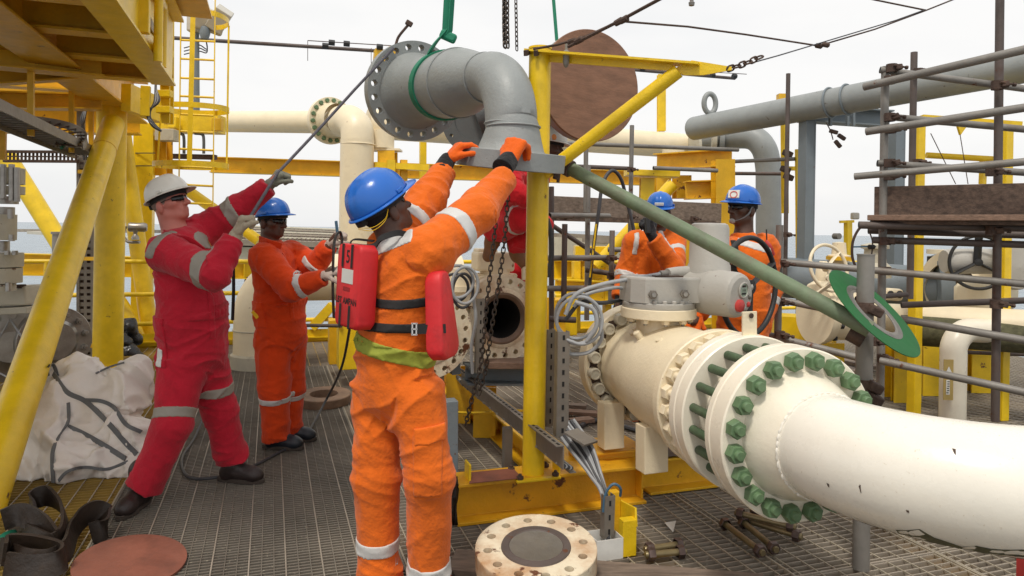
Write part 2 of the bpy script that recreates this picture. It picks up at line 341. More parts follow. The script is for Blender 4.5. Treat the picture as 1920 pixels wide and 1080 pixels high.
def grating(name, u0, u1, v0, v1, pitch, thick, rod, mt, mrod, rodw=.006):
    root = bpy.data.objects.new(name, None); COL.objects.link(root); hang(root, None, Matrix()); struct(root)
    mb = MB(); v = v0+pitch/2
    while v < v1:
        mb.bar(UVp(u0, v, -.0185), UVp(u1, v, -.0185), thick, .033, UP); v += pitch
    struct_b = mb.build('bearing_bar', mt, root, smooth=0); struct_b['kind'] = 'stuff'
    mb = MB(); u = u0+rod/2
    while u < u1:
        mb.bar(UVp(u, v0, -.003), UVp(u, v1, -.003), rodw, .007, UP); u += rod
    r = mb.build('cross_rod', mrod, root, smooth=0); r['kind'] = 'stuff'
    # binding bars that show where one panel ends and the next starts
    pu = max(.9, (u1-u0)/max(1, round((u1-u0)/1.0))); n = max(1, round((u1-u0)/pu)); me = None
    for i in range(n+1):
        mb = MB(); mb.bar(UVp(u0+(u1-u0)*i/n, v0, -.0145), UVp(u0+(u1-u0)*i/n, v1, -.0145), .009, .036, UP); mb.build('binding_bar', mrod, root, smooth=0)
    v = v0
    while v < v1:
        mb = MB(); mb.bar(UVp(u0, v, -.015), UVp(u1, v, -.015), .008, .0355, UP); mb.build('binding_bar', mt, root, smooth=0); v += 1.7
    return root
grating('trodden_deck_grating', uL, uR, 1.0, vF, .030, .0105, .055, M['grate_dk'], M['grate_dk'], .0045)
mb = MB(); u = uL+.08
while u < uR:
    mb.bar(UVp(u, 1.0, -.0022), UVp(u, vF, -.0022), .0055, .0075, UP); u += .165
tag(mb.build('deck_seam_rods', M['grate'], smooth=0), None, None, kind='structure')
yg = mat('yellowed_grating', (.36, .23, .045), .6, metal=.1, var=.3, nscale=2, dirt=(.12,.09,.06), dirt_amt=.55, dirt_scale=1.5, spot=RUST, spot_amt=.2, bump=.002)
grating('left_deck_grating', uL-4.5, uL-.012, 1.0, VFAR, .045, .007, .1, yg, M['grate_lt'])
grating('far_deck_grating', uL, uR+1.2, vF+.012, VFAR, .048, .0075, .12, M['grate'], yg, .008)
uC = uv(onz(860, 978))[0]
grating('centre_deck_grating', uR+.012, 3.2, 1.0, vF, .045, .0065, .1, M['grate'], M['grate_lt'])
grating('right_deck_grating', 3.212, 9.5, 1.0, VFAR, .045, .009, .1, M['grate'], M['grate_lt'])
grating('middle_deck_grating', uR+1.212, 3.2, vF+.012, VFAR, .045, .009, .1, M['grate'], M['grate_lt'])
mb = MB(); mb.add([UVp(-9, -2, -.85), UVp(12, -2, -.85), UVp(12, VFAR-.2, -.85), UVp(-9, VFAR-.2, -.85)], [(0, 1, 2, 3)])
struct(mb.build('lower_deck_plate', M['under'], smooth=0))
# joists below the grating, glimpsed between the bars
for i, u in enumerate([uL-2.4, uL-1.3, uL-.05, uL+1.1, uR-.02, uR+1.2, 3.2, 5.0, 6.8]):
    mb = MB(); mb.ibeam(UVp(u, .5, -.165), UVp(u, VFAR, -.165), .16, .25)
    struct(mb.build('deck_joist', M['yellow_dull'], smooth=0))
mb = MB(); mb.ibeam(UVp(-8, VFAR+.1, -.10), UVp(11, VFAR+.1, -.10), .18, .34)
struct(mb.build('deck_edge_beam', M['yellow'], smooth=0))

# ---------------------------------------------------------------- handrail at the far deck edge
def rail(name, label, p0, p1, h=1.1, zs=(1.1, .68, .30), step=1.5, r=.03, mt='yellow'):
    t = thing(name, label, 'handrail', p0)
    p0 = Vector(p0); p1 = Vector(p1); d = (p1-p0)
    for z in zs:
        MB().tube(p0+UP*z, p1+UP*z, r, 10).build('rail', M[mt], t)
    n = max(1, int(d.length/step)); me = None
    for i in range(n+1):
        q = p0+d*(i/n)
        if me is None: o = MB().tube((0, 0, 0), (0, 0, h), r*1.05, 10).build('post', M[mt], t, M=Matrix.Translation(q)); me = o.data
        else: inst(me, 'post', t, Matrix.Translation(q))
    MB().bar(p0+UP*.09, p1+UP*.09, .008, .16, UP).build('toe_plate', M[mt], t, smooth=0)
    return t
rail('handrail', 'long yellow tubular handrail along the far deck edge in front of the sea', UVp(-7.2, VFAR+.05), UVp(3.5, VFAR+.05))
rail('handrail', 'yellow handrail far right beyond the cream valves and grey columns', UVp(3.9, VFAR+.05), UVp(11, VFAR+.05))
# deep yellow beam hung under the top rail on the left
t = thing('edge_girder', 'deep yellow plate girder behind the handrail left of the second worker', 'girder', at(240, 500, 10.9))
a = at(25, 495, 9.7); b = at(478, 505, 11.2)
MB().ibeam(a, b, .2, .30).build('beam', M['yellow'], t, smooth=0)
for px in (100, 218, 440, 458):
    q = along(a, (b-a).normalized(), px)
    MB().bar(q-UP*.14, q+UP*.14, .012, .18, D1).build('stiffener', M['yellow'], t, smooth=0)
MB().lathe(at(467, 527, 11.1), -D1, [(.0, -.03), (.07, -.03), (.07, .03), (0, .03)], 18).build('eye_plate', M['rusty'], t)
# gangway and low structures beyond the deck, over the sea
def walkway():
    t = thing('far_walkway', 'long brown walkway with pale underside stretching over the sea beyond the deck', 'walkway', at(600, 470, 16))
    a = at(415, 452, 15); b = at(760, 462, 17)
    MB().bar(a, b, 1.8, .12, UP).build('deck', M['walk'], t, smooth=0)
    MB().bar(a-UP*.22, b-UP*.22, 1.6, .26, UP).build('edge_beam', M['cream_grey'], t, smooth=0)
    for k in range(5):
        MB().tube(a+UP*(.10+.055*k)+D1*(.5*k), b+UP*(.10+.055*k)+D1*(.5*k), .035, 8).build('pipe', M['walk'] if k % 2 else M['cream_grey'], t)
    me = None; mb = MB()
    for i in range(42):
        p = a.lerp(b, i/42.0); mb.bar(p+UP*.05-D1*.6, p+UP*.30+D1*2.0, .03, .02, UP)
    o = mb.build('clamp', M['rusty'], t, smooth=0); o['kind'] = 'stuff'
walkway()
t = thing('loading_boom', 'thin low brown boom reaching over the sea at far left', 'boom', at(150, 434, 40))
MB().bar(at(28, 432, 46), at(300, 434, 40), 1.2, .18, UP).build('deck', M['walk'], t, smooth=0)
MB().bar(at(60, 436, 42), at(300, 452, 26), .5, .16, UP).build('strut', M['cream_grey'], t, smooth=0)

# ================================================================ overhead platform, top left
def overhead():
    zb = 2.84
    gl = onz  # points on the girder's lower flange level
    pA = onz(277, 233, zb); pA0 = pA-D1*6.2
    t = thing('overhead_module', 'massive yellow steel platform of girders overhead at top left', 'platform', pA)
    w = .34
    side = -D2
    MB().ibeam(pA+side*(w/2)+UP*.26, pA0+side*(w/2)+UP*.26, w, .52, .016, .022).build('girder', M['yellow_dull'], t, smooth=0, bevel=.003)
    MB().ibeam(pA-D1*1.2+side*(w/2+1.55)+UP*.26, pA0+side*(w/2+1.55)+UP*.26, w, .52, .016, .022).build('girder', M['yellow_dull'], t, smooth=0, bevel=.003)
    MB().ibeam(pA-D1*.2+side*(w/2+3.1)+UP*.26, pA0+side*(w/2+3.1)+UP*.26, w, .52, .016, .022).build('girder', M['yellow_dull'], t, smooth=0)
    # outer channel and the bays between it and the girder
    q = onz(307, 160, zb+.02); q0 = q-D1*4.6
    MB().bar(q0+UP*.009, q+UP*.009, .20, .018, UP).build('edge_flange', M['yellow'], t, smooth=0)
    MB().bar(q0+D2*.06+UP*.30, q+D2*.06+UP*.30, .018, .56, UP).build('edge_web', M['yellow'], t, smooth=0)
    MB().bar(q0+UP*.60+D2*.04, q+UP*.60+D2*.04, .24, .02, UP).build('top_flange', M['yellow'], t, smooth=0)
    for s in (.05, .85, 1.65, 2.45, 3.25, 4.05):
        c = q-D1*s; off = (pA-c).dot(D2)
        e = c+D2*(off-.1)
        MB().ibeam(c-D2*.1+UP*.27, e+UP*.27, .16, .5, .012, .018).build('cross_beam', M['yellow_dull'], t, smooth=0)
    MB().bar(q0+UP*.66-D2*2.4, q+UP*.66-D2*2.4, 5.6, .02, UP).build('deck_plate', M['yellow_dull'], t, smooth=0)
    for s in (-.9, .1, 1.0, 1.9, 2.8, 3.7):
        c = pA-D1*(s+1.2)
        MB().ibeam(c-D2*.2+UP*.32, c-D2*3.4+UP*.32, .18, .36, .012, .018).build('cross_beam', M['yellow_dull'], t, smooth=0)
    # deeper plate hung below at the left
    for (x0, y0, x1, y1, Y) in ((0, 92, 190, 128, 5.6), (0, 150, 142, 132, 5.9), (0, 185, 190, 192, 7.0)):
        MB().ibeam(at(x0-160, y0, Y-.5), at(x1, y1, Y+.3), .2, .16, .012, .016).build('bracket_beam', M['yellow_dull'], t, smooth=0)
    MB().ibeam(at(-80, 215, 8.6), at(262, 222, 9.2), .25, .42).build('end_beam', M['yellow_dull'], t, smooth=0)
    # lugs and boxes on the outer face
    for (px, py, Y, h) in ((268, 30, 4.9, .24), (273, 190, 7.0, .30)):
        c = at(px, py, Y); MB().bar(c-UP*h/2, c+UP*h/2, .085, .07, D1).build('lug', M['yellow'], t, smooth=0, bevel=.006)
    c = at(235, 4, 4.9); MB().box(c, (.1, .08, .05)).build('lug', M['yellow'], t, bevel=.005)
    # bundled trays on the outer face
    a = at(278, 42, 5.0); b = at(308, 104, 6.5)
    for k in range(6): MB().tube(a+UP*.012*k, b+UP*.012*k, .008, 6).build('conduit', M['cream_grey'], t)
    # outer frame that ends the module
    c = at(304, 60, 7.4)
    MB().ibeam(at(314, -60, 7.4), at(313, 232, 7.4), .10, .10).build('post', M['yellow'], t, smooth=0)
    for py in (100, 152, 176, 206): MB().bar(at(296, py, 7.3), at(322, py, 7.3), .09, .07, UP).build('lug', M['yellow'], t, smooth=0, bevel=.005)
    MB().bar(at(236, 182, 7.4), at(300, 208, 8.2), .10, .28, UP).build('edge_web', M['yellow'], t, smooth=0)
    # loops of cable at the corner
    for k in range(5):
        pts = bez([at(292, 158+2*k, 7.1), at(290+2*k, 190, 7.0), at(281-k, 210, 7.0), at(284, 226+2*k, 7.0), at(302, 246, 7.1)], 6)
        MB().path(pts, .011, 6).build('cable', M['cable_grey' if k % 2 else 'cable_dk'], t)
    return t
ov = overhead()
# handrail of the module above
rail('handrail', 'yellow handrail tube of the overhead module cut off by the top edge of the photo', at(298, -12, 5.2)-UP*.5, at(318, 104, 7.4)-UP*.2, h=.9, zs=(.5, .9), step=.8)

def column(name, label, px, ptop, pbot, Y, r):
    t = thing(name, label, 'column', at(px, pbot, Y))
    a = at(px+1, ptop, Y); b = Vector((a.x, a.y, -.01)) if pbot is None else at(px, pbot, Y)
    b = Vector((a.x, a.y, b.z))
    MB().tube(b, a, r, 36).build('shaft', M['yellow'], t)
    MB().lathe(b, UP, [(0, 0), (r*1.5, 0), (r*1.5, .025), (r, .025)], 32).build('base_plate', M['yellow'], t)
    return t
t = column('round_column', 'thick round yellow column rising from behind the white bag to the platform', 209, 196, 694, 7.7, .148)
# brace: from the head of the column down towards the camera
t = thing('diagonal_brace', 'thick yellow tubular brace leaning across the left edge down to the deck', 'brace', onz(-52, 1010))
a = at(212, 232, 7.45); b = at(-52, 1010, 3.72)
MB().tube(a, b, .110, 36).build('tube', M['yellow'], t)
MB().lathe(a.lerp(b, .12), b-a, [(.111, 0), (.115, .008), (.111, .016)], 36).build('weld_seam', M['yellow_dull'], t)
t = thing('diagonal_brace', 'yellow tubular brace slanting down beside the round column to the deck', 'brace', at(280, 645, 9.4))
MB().tube(at(226, 225, 9.4), at(284, 645, 9.4), .105, 24).build('tube', M['yellow'], t)
t = thing('diagonal_brace', 'yellow tubular brace descending behind the far left handrail', 'brace', at(130, 480, 12))
MB().tube(at(10, 290, 12), at(135, 492, 12), .15, 24).build('tube', M['yellow'], t)
MB().lathe(at(111, 446, 11.7), UP, [(.10, -.28), (.10, .06), (.12, .06), (.12, .10), (0, .10)], 20).build('socket', M['strut'], t)
t = thing('square_column', 'square yellow column behind the white helmet', 'column', at(272, 645, 9.9))
a = at(272, 232, 9.9); b = at(272, 690, 9.9)
MB().bar(Vector((a.x, a.y, 0)), a, .25, .25, D1).build('shaft', M['yellow'], t, smooth=0, bevel=.01)
for py in (287, 311): MB().bar(at(254, py, 9.75), at(291, py, 9.75), .012, .012, UP).build('band', M['cable_dk'], t, smooth=0)
t = thing('square_column', 'short brownish yellow column stub right of the square column', 'column', at(308, 400, 10.1))
MB().ibeam(at(306, 330, 10.1), at(306, 255, 10.1), .18, .2).build('shaft', M['yellow_rust'], t, smooth=0)
MB().box(at(314, 254, 9.9), (.26, .2, .16)).build('junction_box', M['cream_grey'], t, bevel=.006)
t = thing('diagonal_brace', 'slim yellow tubular brace running down behind the red worker towards his gloves', 'brace', at(480, 470, 11))
MB().tube(at(306, 325, 11), at(486, 452, 11), .085, 20).build('tube', M['yellow'], t)
t = thing('diagonal_brace', 'low yellow tube elbow behind the foot of the round column', 'brace', at(255, 640, 9.0))
MB().path(bez([at(170, 520, 9.2), at(215, 560, 9.2), at(245, 610, 9.2), at(262, 650, 9.2)], 8), .11, 20).build('tube', M['yellow'], t)
# orange-brown beam running behind everything
t = thing('main_crossbeam', 'long horizontal ochre I beam crossing behind the workers at upper left', 'beam', at(700, 315, 13))
MB().ibeam(at(395, 309, 12.6), at(1250, 336, 14.4), .22, .28).build('beam', M['yellow_dull'], t, smooth=0)
t = thing('beam_post', 'slim yellow post standing behind the blue helmet of the centre worker', 'post', at(792, 470, 13))
MB().bar(at(792, 560, 12.8), at(793, 255, 12.8), .115, .1, D1).build('shaft', M['yellow'], t, smooth=0)

# ---------------------------------------------------------------- caged ladder with floodlight
def ladder():
    Y = 8.9; t = thing('caged_ladder', 'yellow caged ladder rising at upper left against the sky', 'ladder', at(370, 400, Y))
    for (x0, x1) in ((340, 333), (404, 397)):
        MB().bar(at(x0, -40, Y), at(x1+2, 405, Y), .012, .05, D1).build('rail', M['yellow'], t, smooth=0)
    me = None
    for py in (75, 110, 146, 180, 214, 246, 279, 312, 346, 380):
        k = (py-75)/330*6
        MB().tube(at(340-k, py, Y), at(403-k, py+3, Y), .014, 8).build('rung', M['yellow'], t)
    def hoop(c, R, py, band):
        cc = at(c, py, Y-.30); pts = []
        for i in range(25):
            a = PI*(-.5)+2*PI*i/24
            pts.append(cc+Vector((R*math.cos(a), R*.52*math.sin(a), 0)))
        return MB().path(pts, .02, 8, flat=(.006, band), closed=False, up=UP)
    for (c, R, py) in ((362, .42, 204), (358, .44, 310)):
        cc = at(c, py, Y-.25); mb = MB(); n = 40
        for i in range(n):
            p = cc+Vector((R*math.cos(2*PI*i/n), R*.75*math.sin(2*PI*i/n), 0)); q = cc+Vector((R*math.cos(2*PI*(i+1)/n), R*.75*math.sin(2*PI*(i+1)/n), 0))
            mb.bar(p, q, .008, .065, UP)
        mb.build('hoop', M['yellow'], t, smooth=0)
    pts = [at(330, 16, Y), at(360, 22, Y-.45), at(395, 24, Y-.7), at(418, 32, Y-.6), at(429, 42, Y-.3), at(420, 50, Y-.02), at(405, 52, Y)]
    pts = bez(pts, 6); mb = MB()
    for p, q in zip(pts, pts[1:]): mb.bar(p, q, .008, .06, UP)
    mb.build('hoop', M['yellow'], t, smooth=0)
    MB().bar(at(362, 20, Y-.55), at(355, 306, Y-.55), .055, .008, D1).build('cage_strap', M['yellow'], t, smooth=0)
    for (x0, y0, x1, y1) in ((302, 200, 295, 315), (429, 48, 425, 315)):
        MB().bar(at(x0, y0, Y-.25), at(x1, y1, Y-.25), .022, .006, D1).build('cage_strap', M['yellow'], t, smooth=0)
    return t
ladder()
t = thing('platform_ledge', 'yellow ledge with conduits below it behind the caged ladder', 'ledge', at(355, 235, 10.5))
MB().bar(at(296, 232, 10.4), at(416, 234, 10.4), .30, .26, UP).build('beam', M['yellow'], t, smooth=0, bevel=.004)
MB().box(at(325, 230, 10.15), (.12, .1, .16)).build('junction_box', M['yellow'], t, bevel=.006)
MB().box(at(408, 234, 10.15), (.14, .1, .18)).build('junction_box', M['yellow_dull'], t, bevel=.006)
for x in (345, 382):
    MB().path(bez([at(x-17, 250, 10.3), at(x-3, 252, 10.3), at(x, 262, 10.3), at(x, 288, 10.3)], 6), .022, 8).build('conduit', M['grey_dark'], t)
MB().bar(at(322, 293, 10.5), at(405, 295, 10.5), .1, .07, UP).build('angle', M['rusty'], t, smooth=0)
def floodlight():
    Y = 9.6; t = thing('floodlight', 'grey boxy floodlight on a pole above the caged ladder', 'floodlight', at(367, 205, Y))
    MB().tube(at(367, 60, Y), at(368, 212, Y), .045, 16).build('pole', M['grey_blue'], t)
    c = at(392, 38, Y); R = Euler((.5, .25, .5)).to_matrix()
    MB().box(c, (.40, .26, .27), R).build('housing', M['floodlight'], t, bevel=.03)
    R2 = Euler((.5, .5, .5)).to_matrix()
    MB().box(at(412, 36, Y), (.22, .30, .30), R2).build('hood', M['floodlight'], t, bevel=.01)
    MB().box(at(365, 38, Y), (.14, .2, .34)).build('ballast_box', M['floodlight'], t, bevel=.02)
    MB().lathe(at(384, 62, Y-.1), UP, [(0, -.08), (.05, -.08), (.07, 0), (.05, .08), (0, .08)], 16).build('bracket', M['grey_blue'], t)
    for k in range(3): MB().path(bez([at(386, 72, Y), at(388, 92+3*k, Y), at(372, 84+6*k, Y), at(345, 90+6*k, Y)], 8), .008, 6).build('cable', M['cable_dk'], t)
floodlight()
# ---------------------------------------------------------------- cable ladders hung below the module
def cable_ladder(name, label, a, b, w, n, mt='strut', cab=4, up=UP, hangers=()):
    t = thing(name, label, 'cable tray', a); a = Vector(a); b = Vector(b); x, y, z = frame(b-a, up)
    for s in (-1, 1):
        MB().bar(a+x*(s*w/2), b+x*(s*w/2), .012, .075, up).build('side_rail', M[mt], t, smooth=0)
    me = None; L = (b-a).length
    for i in range(n):
        p = a.lerp(b, (i+.5)/n)
        MB().bar(p-x*(w/2), p+x*(w/2), .02, .012, up).build('rung', M[mt], t, smooth=0)
    for i in range(cab):
        o = x*(w*(i+.5)/cab-w/2)*.85+y*.03
        MB().tube(a+o, b+o, .015, 8).build('cable', M['cable_dk' if i % 2 else 'cable_grey'], t)
    return t
t = cable_ladder('cable_tray', 'grey cable ladder sloping down to the right under the overhead platform', at(-60, 190, 4.4), at(170, 292, 7.6), .30, 26, cab=6)
MB().bar(at(58, 120, 5.6), at(58, 255, 5.6), .042, .042, D1).build('hanger', M['yellow_dull'], t, smooth=0)
MB().bar(at(134, 145, 6.9), at(134, 286, 6.9), .042, .042, D1).build('hanger', M['yellow_dull'], t, smooth=0)
MB().bar(at(171, 200, 7.7), at(171, 296, 7.7), .045, .045, D1).build('hanger', M['yellow_dull'], t, smooth=0)
t = thing('curved_cable_tray', 'curved cable ladder bend under the overhead platform', 'cable tray', at(100, 240, 6.5))
c = at(10, 262, 6.3)
for r, nm in ((.62, 'side_rail'), (.40, 'side_rail')):
    pts = [c+D2*(r*math.sin(a))+(UP*.42+D1*.9)*(r*math.cos(a)) for a in [(-.7+2.4*i/18) for i in range(19)]]
    mb = MB()
    for p, q in zip(pts, pts[1:]): mb.bar(p, q, .012, .07, UP)
    mb.build(nm, M['strut'], t, smooth=0)
mb = MB()
for i in range(15):
    a = -.7+2.4*i/14; e = D2*math.sin(a)+(UP*.42+D1*.9)*math.cos(a); mb.bar(c+e*.40, c+e*.62, .03, .012, UP)
mb.build('rung', M['rusty'], t, smooth=0)
MB().path([c+D2*(.45*math.sin(a))+(UP*.42+D1*.9)*(.45*math.cos(a))-UP*.03 for a in [(-.7+2.4*i/18) for i in range(19)]], .014, 8).build('cable', mat('green_cable', (.03,.18,.10), .5), t)
# perforated horizontal tray
t = thing('perforated_tray', 'horizontal perforated cable tray seen against the sky at far left', 'cable tray', at(80, 293, 8.2))
a = at(8, 293, 8.2); b = at(146, 294, 8.2)
for dz in (-.055, .055): MB().bar(a+UP*dz, b+UP*dz, .05, .03, UP).build('side_rail', M['rusty'], t, smooth=0)
MB().bar(a, b, .02, .014, UP).build('middle_rail', M['rusty'], t, smooth=0)
for i in range(19):
    p = a.lerp(b, (i+.5)/19); MB().bar(p-UP*.05, p+UP*.05, .018, .02, D2).build('web', M['rusty'], t, smooth=0)
# vertical perforated tray
def vtray(px, y0, y1, Y, w, name='vertical_cable_tray', label='vertical perforated cable tray beside the round yellow column', lean=0):
    t = thing(name, label, 'cable tray', at(px, y1, Y)); a = at(px, y0, Y); b = at(px-lean, y1, Y)
    for s in (-1, 1): MB().bar(a+D2*(s*w/2), b+D2*(s*w/2), .03, .04, D1).build('side_rail', M['strut'], t, smooth=0)
    n = int((a-b).length/.075)
    for s in (-.5, 0, .5)[1:2]: MB().bar(a+D2*(s*w), b+D2*(s*w), .03, .012, D1).build('middle_strip', M['strut'], t, smooth=0)
    me = None
    for i in range(n+1):
        p = a.lerp(b, i/n)
        if me is None: o = MB().box((0, 0, 0), (w, .012, .045), Matrix.Rotation(A1, 3, 'Z')).build('web', M['strut'], t, smooth=0, M=Matrix.Translation(p)); me = o.data
        else: inst(me, 'web', t, Matrix.Translation(p))
    MB().bar(a+D1*.05, b+D1*.05, w*.9, .02, D1).build('back_plate', M['rusty'], t, smooth=0)
    return t
vt = vtray(160, 300, 718, 8.3, .145)
for py, l in ((322, .12), (485, .2), (648, .24)): MB().bar(at(148, py, 8.1), at(184, py, 8.1), .05, .04, UP).build('bracket', M['yellow_dull'], vt, smooth=0)
for k in range(3): MB().path(bez([at(163, 196, 8.2), at(158-3*k, 225, 8.1), at(152+4*k, 250, 8.1), at(158+5*k, 300, 8.1)], 6), .012, 6).build('cable', M['cable_dk'], vt)
t = thing('utility_post', 'thin brown-grey post left of the round column under the platform', 'post', at(153, 300, 8.5))
MB().bar(at(152, 190, 8.5), at(152, 300, 8.5), .08, .06, D1).build('shaft', M['galv'], t, smooth=0)
t = thing('utility_post', 'narrow yellow strip post at the extreme left edge', 'post', at(6, 300, 7))
MB().bar(at(5, 240, 7.0), at(4, 300, 7.0), .06, .05, D1).build('shaft', M['yellow_dull'], t, smooth=0)

# ================================================================ flange, nut and valve pieces
def hexnut_mesh(af, h, stud_r=None, stud_l=0.0, seg=16):
    """hex nut standing on z=0 with the end of its stud; returns two meshes"""
    mb = MB(); R = af/math.sqrt(3); c = R*.10
    vs = []; n = 6
    prof = [(R*.93, 0), (R, c*.6), (R, h-c*1.2), (R*.90, h)]
    for (r, z) in prof:
        for k in range(n):
            a = PI*k/3; vs.append((r*math.cos(a), r*math.sin(a), z))
    fs = [(i*n+k, i*n+(k+1) % n, (i+1)*n+(k+1) % n, (i+1)*n+k) for i in range(len(prof)-1) for k in range(n)]
    fs.append(tuple(range(3*n, 4*n)))
    mb.add(vs, fs)
    nut = mb
    st = MB()
    if stud_r: st.lathe((0, 0, h*.5), UP, [(stud_r, 0), (stud_r, h*.5+stud_l-.006), (stud_r*.82, h*.5+stud_l), (0, h*.5+stud_l)], seg)
    return nut, st
def mesh_of(mb, name, mt, smooth=40):
    import bmesh
    me = bpy.data.meshes.new(name); me.from_pydata(mb.v, [], mb.f); me.update()
    bm = bmesh.new(); bm.from_mesh(me); bmesh.ops.recalc_face_normals(bm, faces=bm.faces); bm.to_mesh(me); bm.free()
    me.materials.append(mt)
    if smooth: me.shade_smooth(); me.set_sharp_from_angle(angle=math.radians(smooth))
    return me
def ring_of(nut_me, stud_me, parent, c, d, rb, n, a0=0.0, names=('nut', 'stud_end'), skip=()):
    x, y, z = frame(d); R = rot_to(d)
    for i in range(n):
        if i in skip: continue
        a = a0+2*PI*i/n; p = Vector(c)+x*(rb*math.cos(a))+y*(rb*math.sin(a))
        J = Matrix.Rotation(random.uniform(0, PI/3), 3, 'Z')
        o = inst(nut_me, names[0], parent, TM(p, R @ J))
        if stud_me: inst(stud_me, names[1], o, TM(p, R @ J))
def disc_holes(mb, c, d, r0, r1, rb, rh, nh, t0, t1, a0=0.0, hn=16):
    """annular plate with through holes, faces at t0 and t1 along d"""
    c = Vector(c); x, y, z = frame(d); seg = nh
    for sgn, t in ((1, t1), (-1, t0)):
        for i in range(nh):
            am = a0+2*PI*i/nh; wa = PI/nh
            hc = c+z*t+x*(rb*math.cos(am))+y*(rb*math.sin(am))
            hole = [hc+x*(rh*math.cos(am+2*PI*k/hn))+y*(rh*math.sin(am+2*PI*k/hn)) for k in range(hn)]
            out = []
            for k in range(hn):
                th = 2*PI*k/hn; u, v = math.cos(th), math.sin(th)          # u radial, v tangential
                m = max(abs(u), abs(v)); u /= m; v /= m
                rr = rb+u*((r1-rb) if u > 0 else (rb-r0)); aa = am+v*wa
                out.append(c+z*t+x*(rr*math.cos(aa))+y*(rr*math.sin(aa)))
            fs = [(k, (k+1) % hn, hn+(k+1) % hn, hn+k) for k in range(hn)]
            mb.add(hole+out, fs)
    for i in range(nh):
        am = a0+2*PI*i/nh; h0 = c+x*(rb*math.cos(am))+y*(rb*math.sin(am)); vs = []
        for t in (t0, t1):
            for k in range(hn): vs.append(h0+z*t+x*(rh*math.cos(am+2*PI*k/hn))+y*(rh*math.sin(am+2*PI*k/hn)))
        mb.add(vs, [(k, (k+1) % hn, hn+(k+1) % hn, hn+k) for k in range(hn)])
    m = nh*4
    for r in (r0, r1):
        if r <= 0: continue
        vs = []
        for t in (t0, t1):
            for k in range(m):
                a = a0+2*PI*k/m; vs.append(c+z*t+x*(r*math.cos(a))+y*(r*math.sin(a)))
        mb.add(vs, [(k, (k+1) % m, m+(k+1) % m, m+k) for k in range(m)])
    # bevel ring on the rim
    return mb

# ---------------------------------------------------------------- the big cream pipe and valve in the foreground
PA = math.radians(14.0)
PD = Vector((-math.sin(PA), math.cos(PA), 0)); PF = -PD
CA = at(1500, 817, 2.86); CZ = CA.z
def axis(s): return CA+PD*s
RF = .3535
def big_pipe():
    t = thing('pipe_elbow', 'large cream pipe in the foreground with a flange ringed by green nuts', 'pipe', (CA.x, CA.y, 0))
    prof = [(.20, .132), (RF-.004, .132), (RF, .128), (RF, .098), (RF-.004, .094), (RF-.004, .088), (RF, .084), (RF, .006), (RF-.006, 0), (.262, 0), (.258, -.012), (.25, -.03), (.236, -.07), (.222, -.11), (.208, -.145)]
    MB().lathe(axis(0), PD, prof, 96).build('flange', M['cream_clean'], t, smooth=35)
    nut, st = hexnut_mesh(.066, .042, .0205, .018)
    nm = mesh_of(nut, 'nut', M['green_bolt']); sm = mesh_of(st, 'stud_end', M['green_bolt'])
    ring_of(nm, sm, t, axis(0), PF, .306, 20, PI/20)
    # pipe bending to the right
    P0 = axis(-.142); R = .60; lat = Vector((math.cos(PA), math.sin(PA), 0)); C = P0+lat*R
    pts = [P0]
    tot = math.radians(93)
    for i in range(1, 33):
        a = tot*i/32; pts.append(C+(-lat)*(R*math.cos(a))+PF*(R*math.sin(a)))
    end = (-lat)*(-math.sin(tot))+PF*math.cos(tot)
    e = (pts[-1]-pts[-2]).normalized()
    for k in range(1, 6): pts.append(pts[32]+e*(.35*k))
    MB().path(pts, .2035, 72).build('pipe', M['pipe_paint'], t)
    # weld beads
    for r, k in ((.2065, 0),):
        mb = MB(); c = axis(-.146); x, y, z = frame(PF); n = 150
        ring = []
        for i in range(n):
            a = 2*PI*i/n; rr = .2055+.0022*math.sin(i*2.1)+random.uniform(-.001, .0012)
            ring.append(c+x*(rr*math.cos(a))+y*(rr*math.sin(a))+z*random.uniform(-.002, .002))
        mb.path(ring, .0065, 6, closed=True).build('weld_bead', M['pipe_paint'], t)
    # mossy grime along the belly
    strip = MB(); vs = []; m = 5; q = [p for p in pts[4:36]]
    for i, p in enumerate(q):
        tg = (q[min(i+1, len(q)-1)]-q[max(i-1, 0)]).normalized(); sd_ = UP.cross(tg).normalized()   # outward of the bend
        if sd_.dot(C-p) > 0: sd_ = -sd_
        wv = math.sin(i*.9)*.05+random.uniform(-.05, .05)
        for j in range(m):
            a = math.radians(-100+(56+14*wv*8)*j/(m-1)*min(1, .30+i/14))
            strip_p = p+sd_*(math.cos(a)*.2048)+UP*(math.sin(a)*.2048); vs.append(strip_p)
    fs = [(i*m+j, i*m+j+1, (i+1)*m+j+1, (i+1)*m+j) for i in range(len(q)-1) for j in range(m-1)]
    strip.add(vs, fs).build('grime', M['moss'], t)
    return t, pts
# paint of the big pipe: cream with a few isolated rust chips
pm = mat('pipe_cream_paint', (.81, .765, .67), .27, var=.03, dirt=(.60,.55,.45), dirt_amt=.18, dirt_scale=2.5, spot=(.62,.55,.44), spot_amt=.12, spot_scale=60, bump=.0015, bscale=30)
M['pipe_paint'] = pm
bigp, bpts = big_pipe()
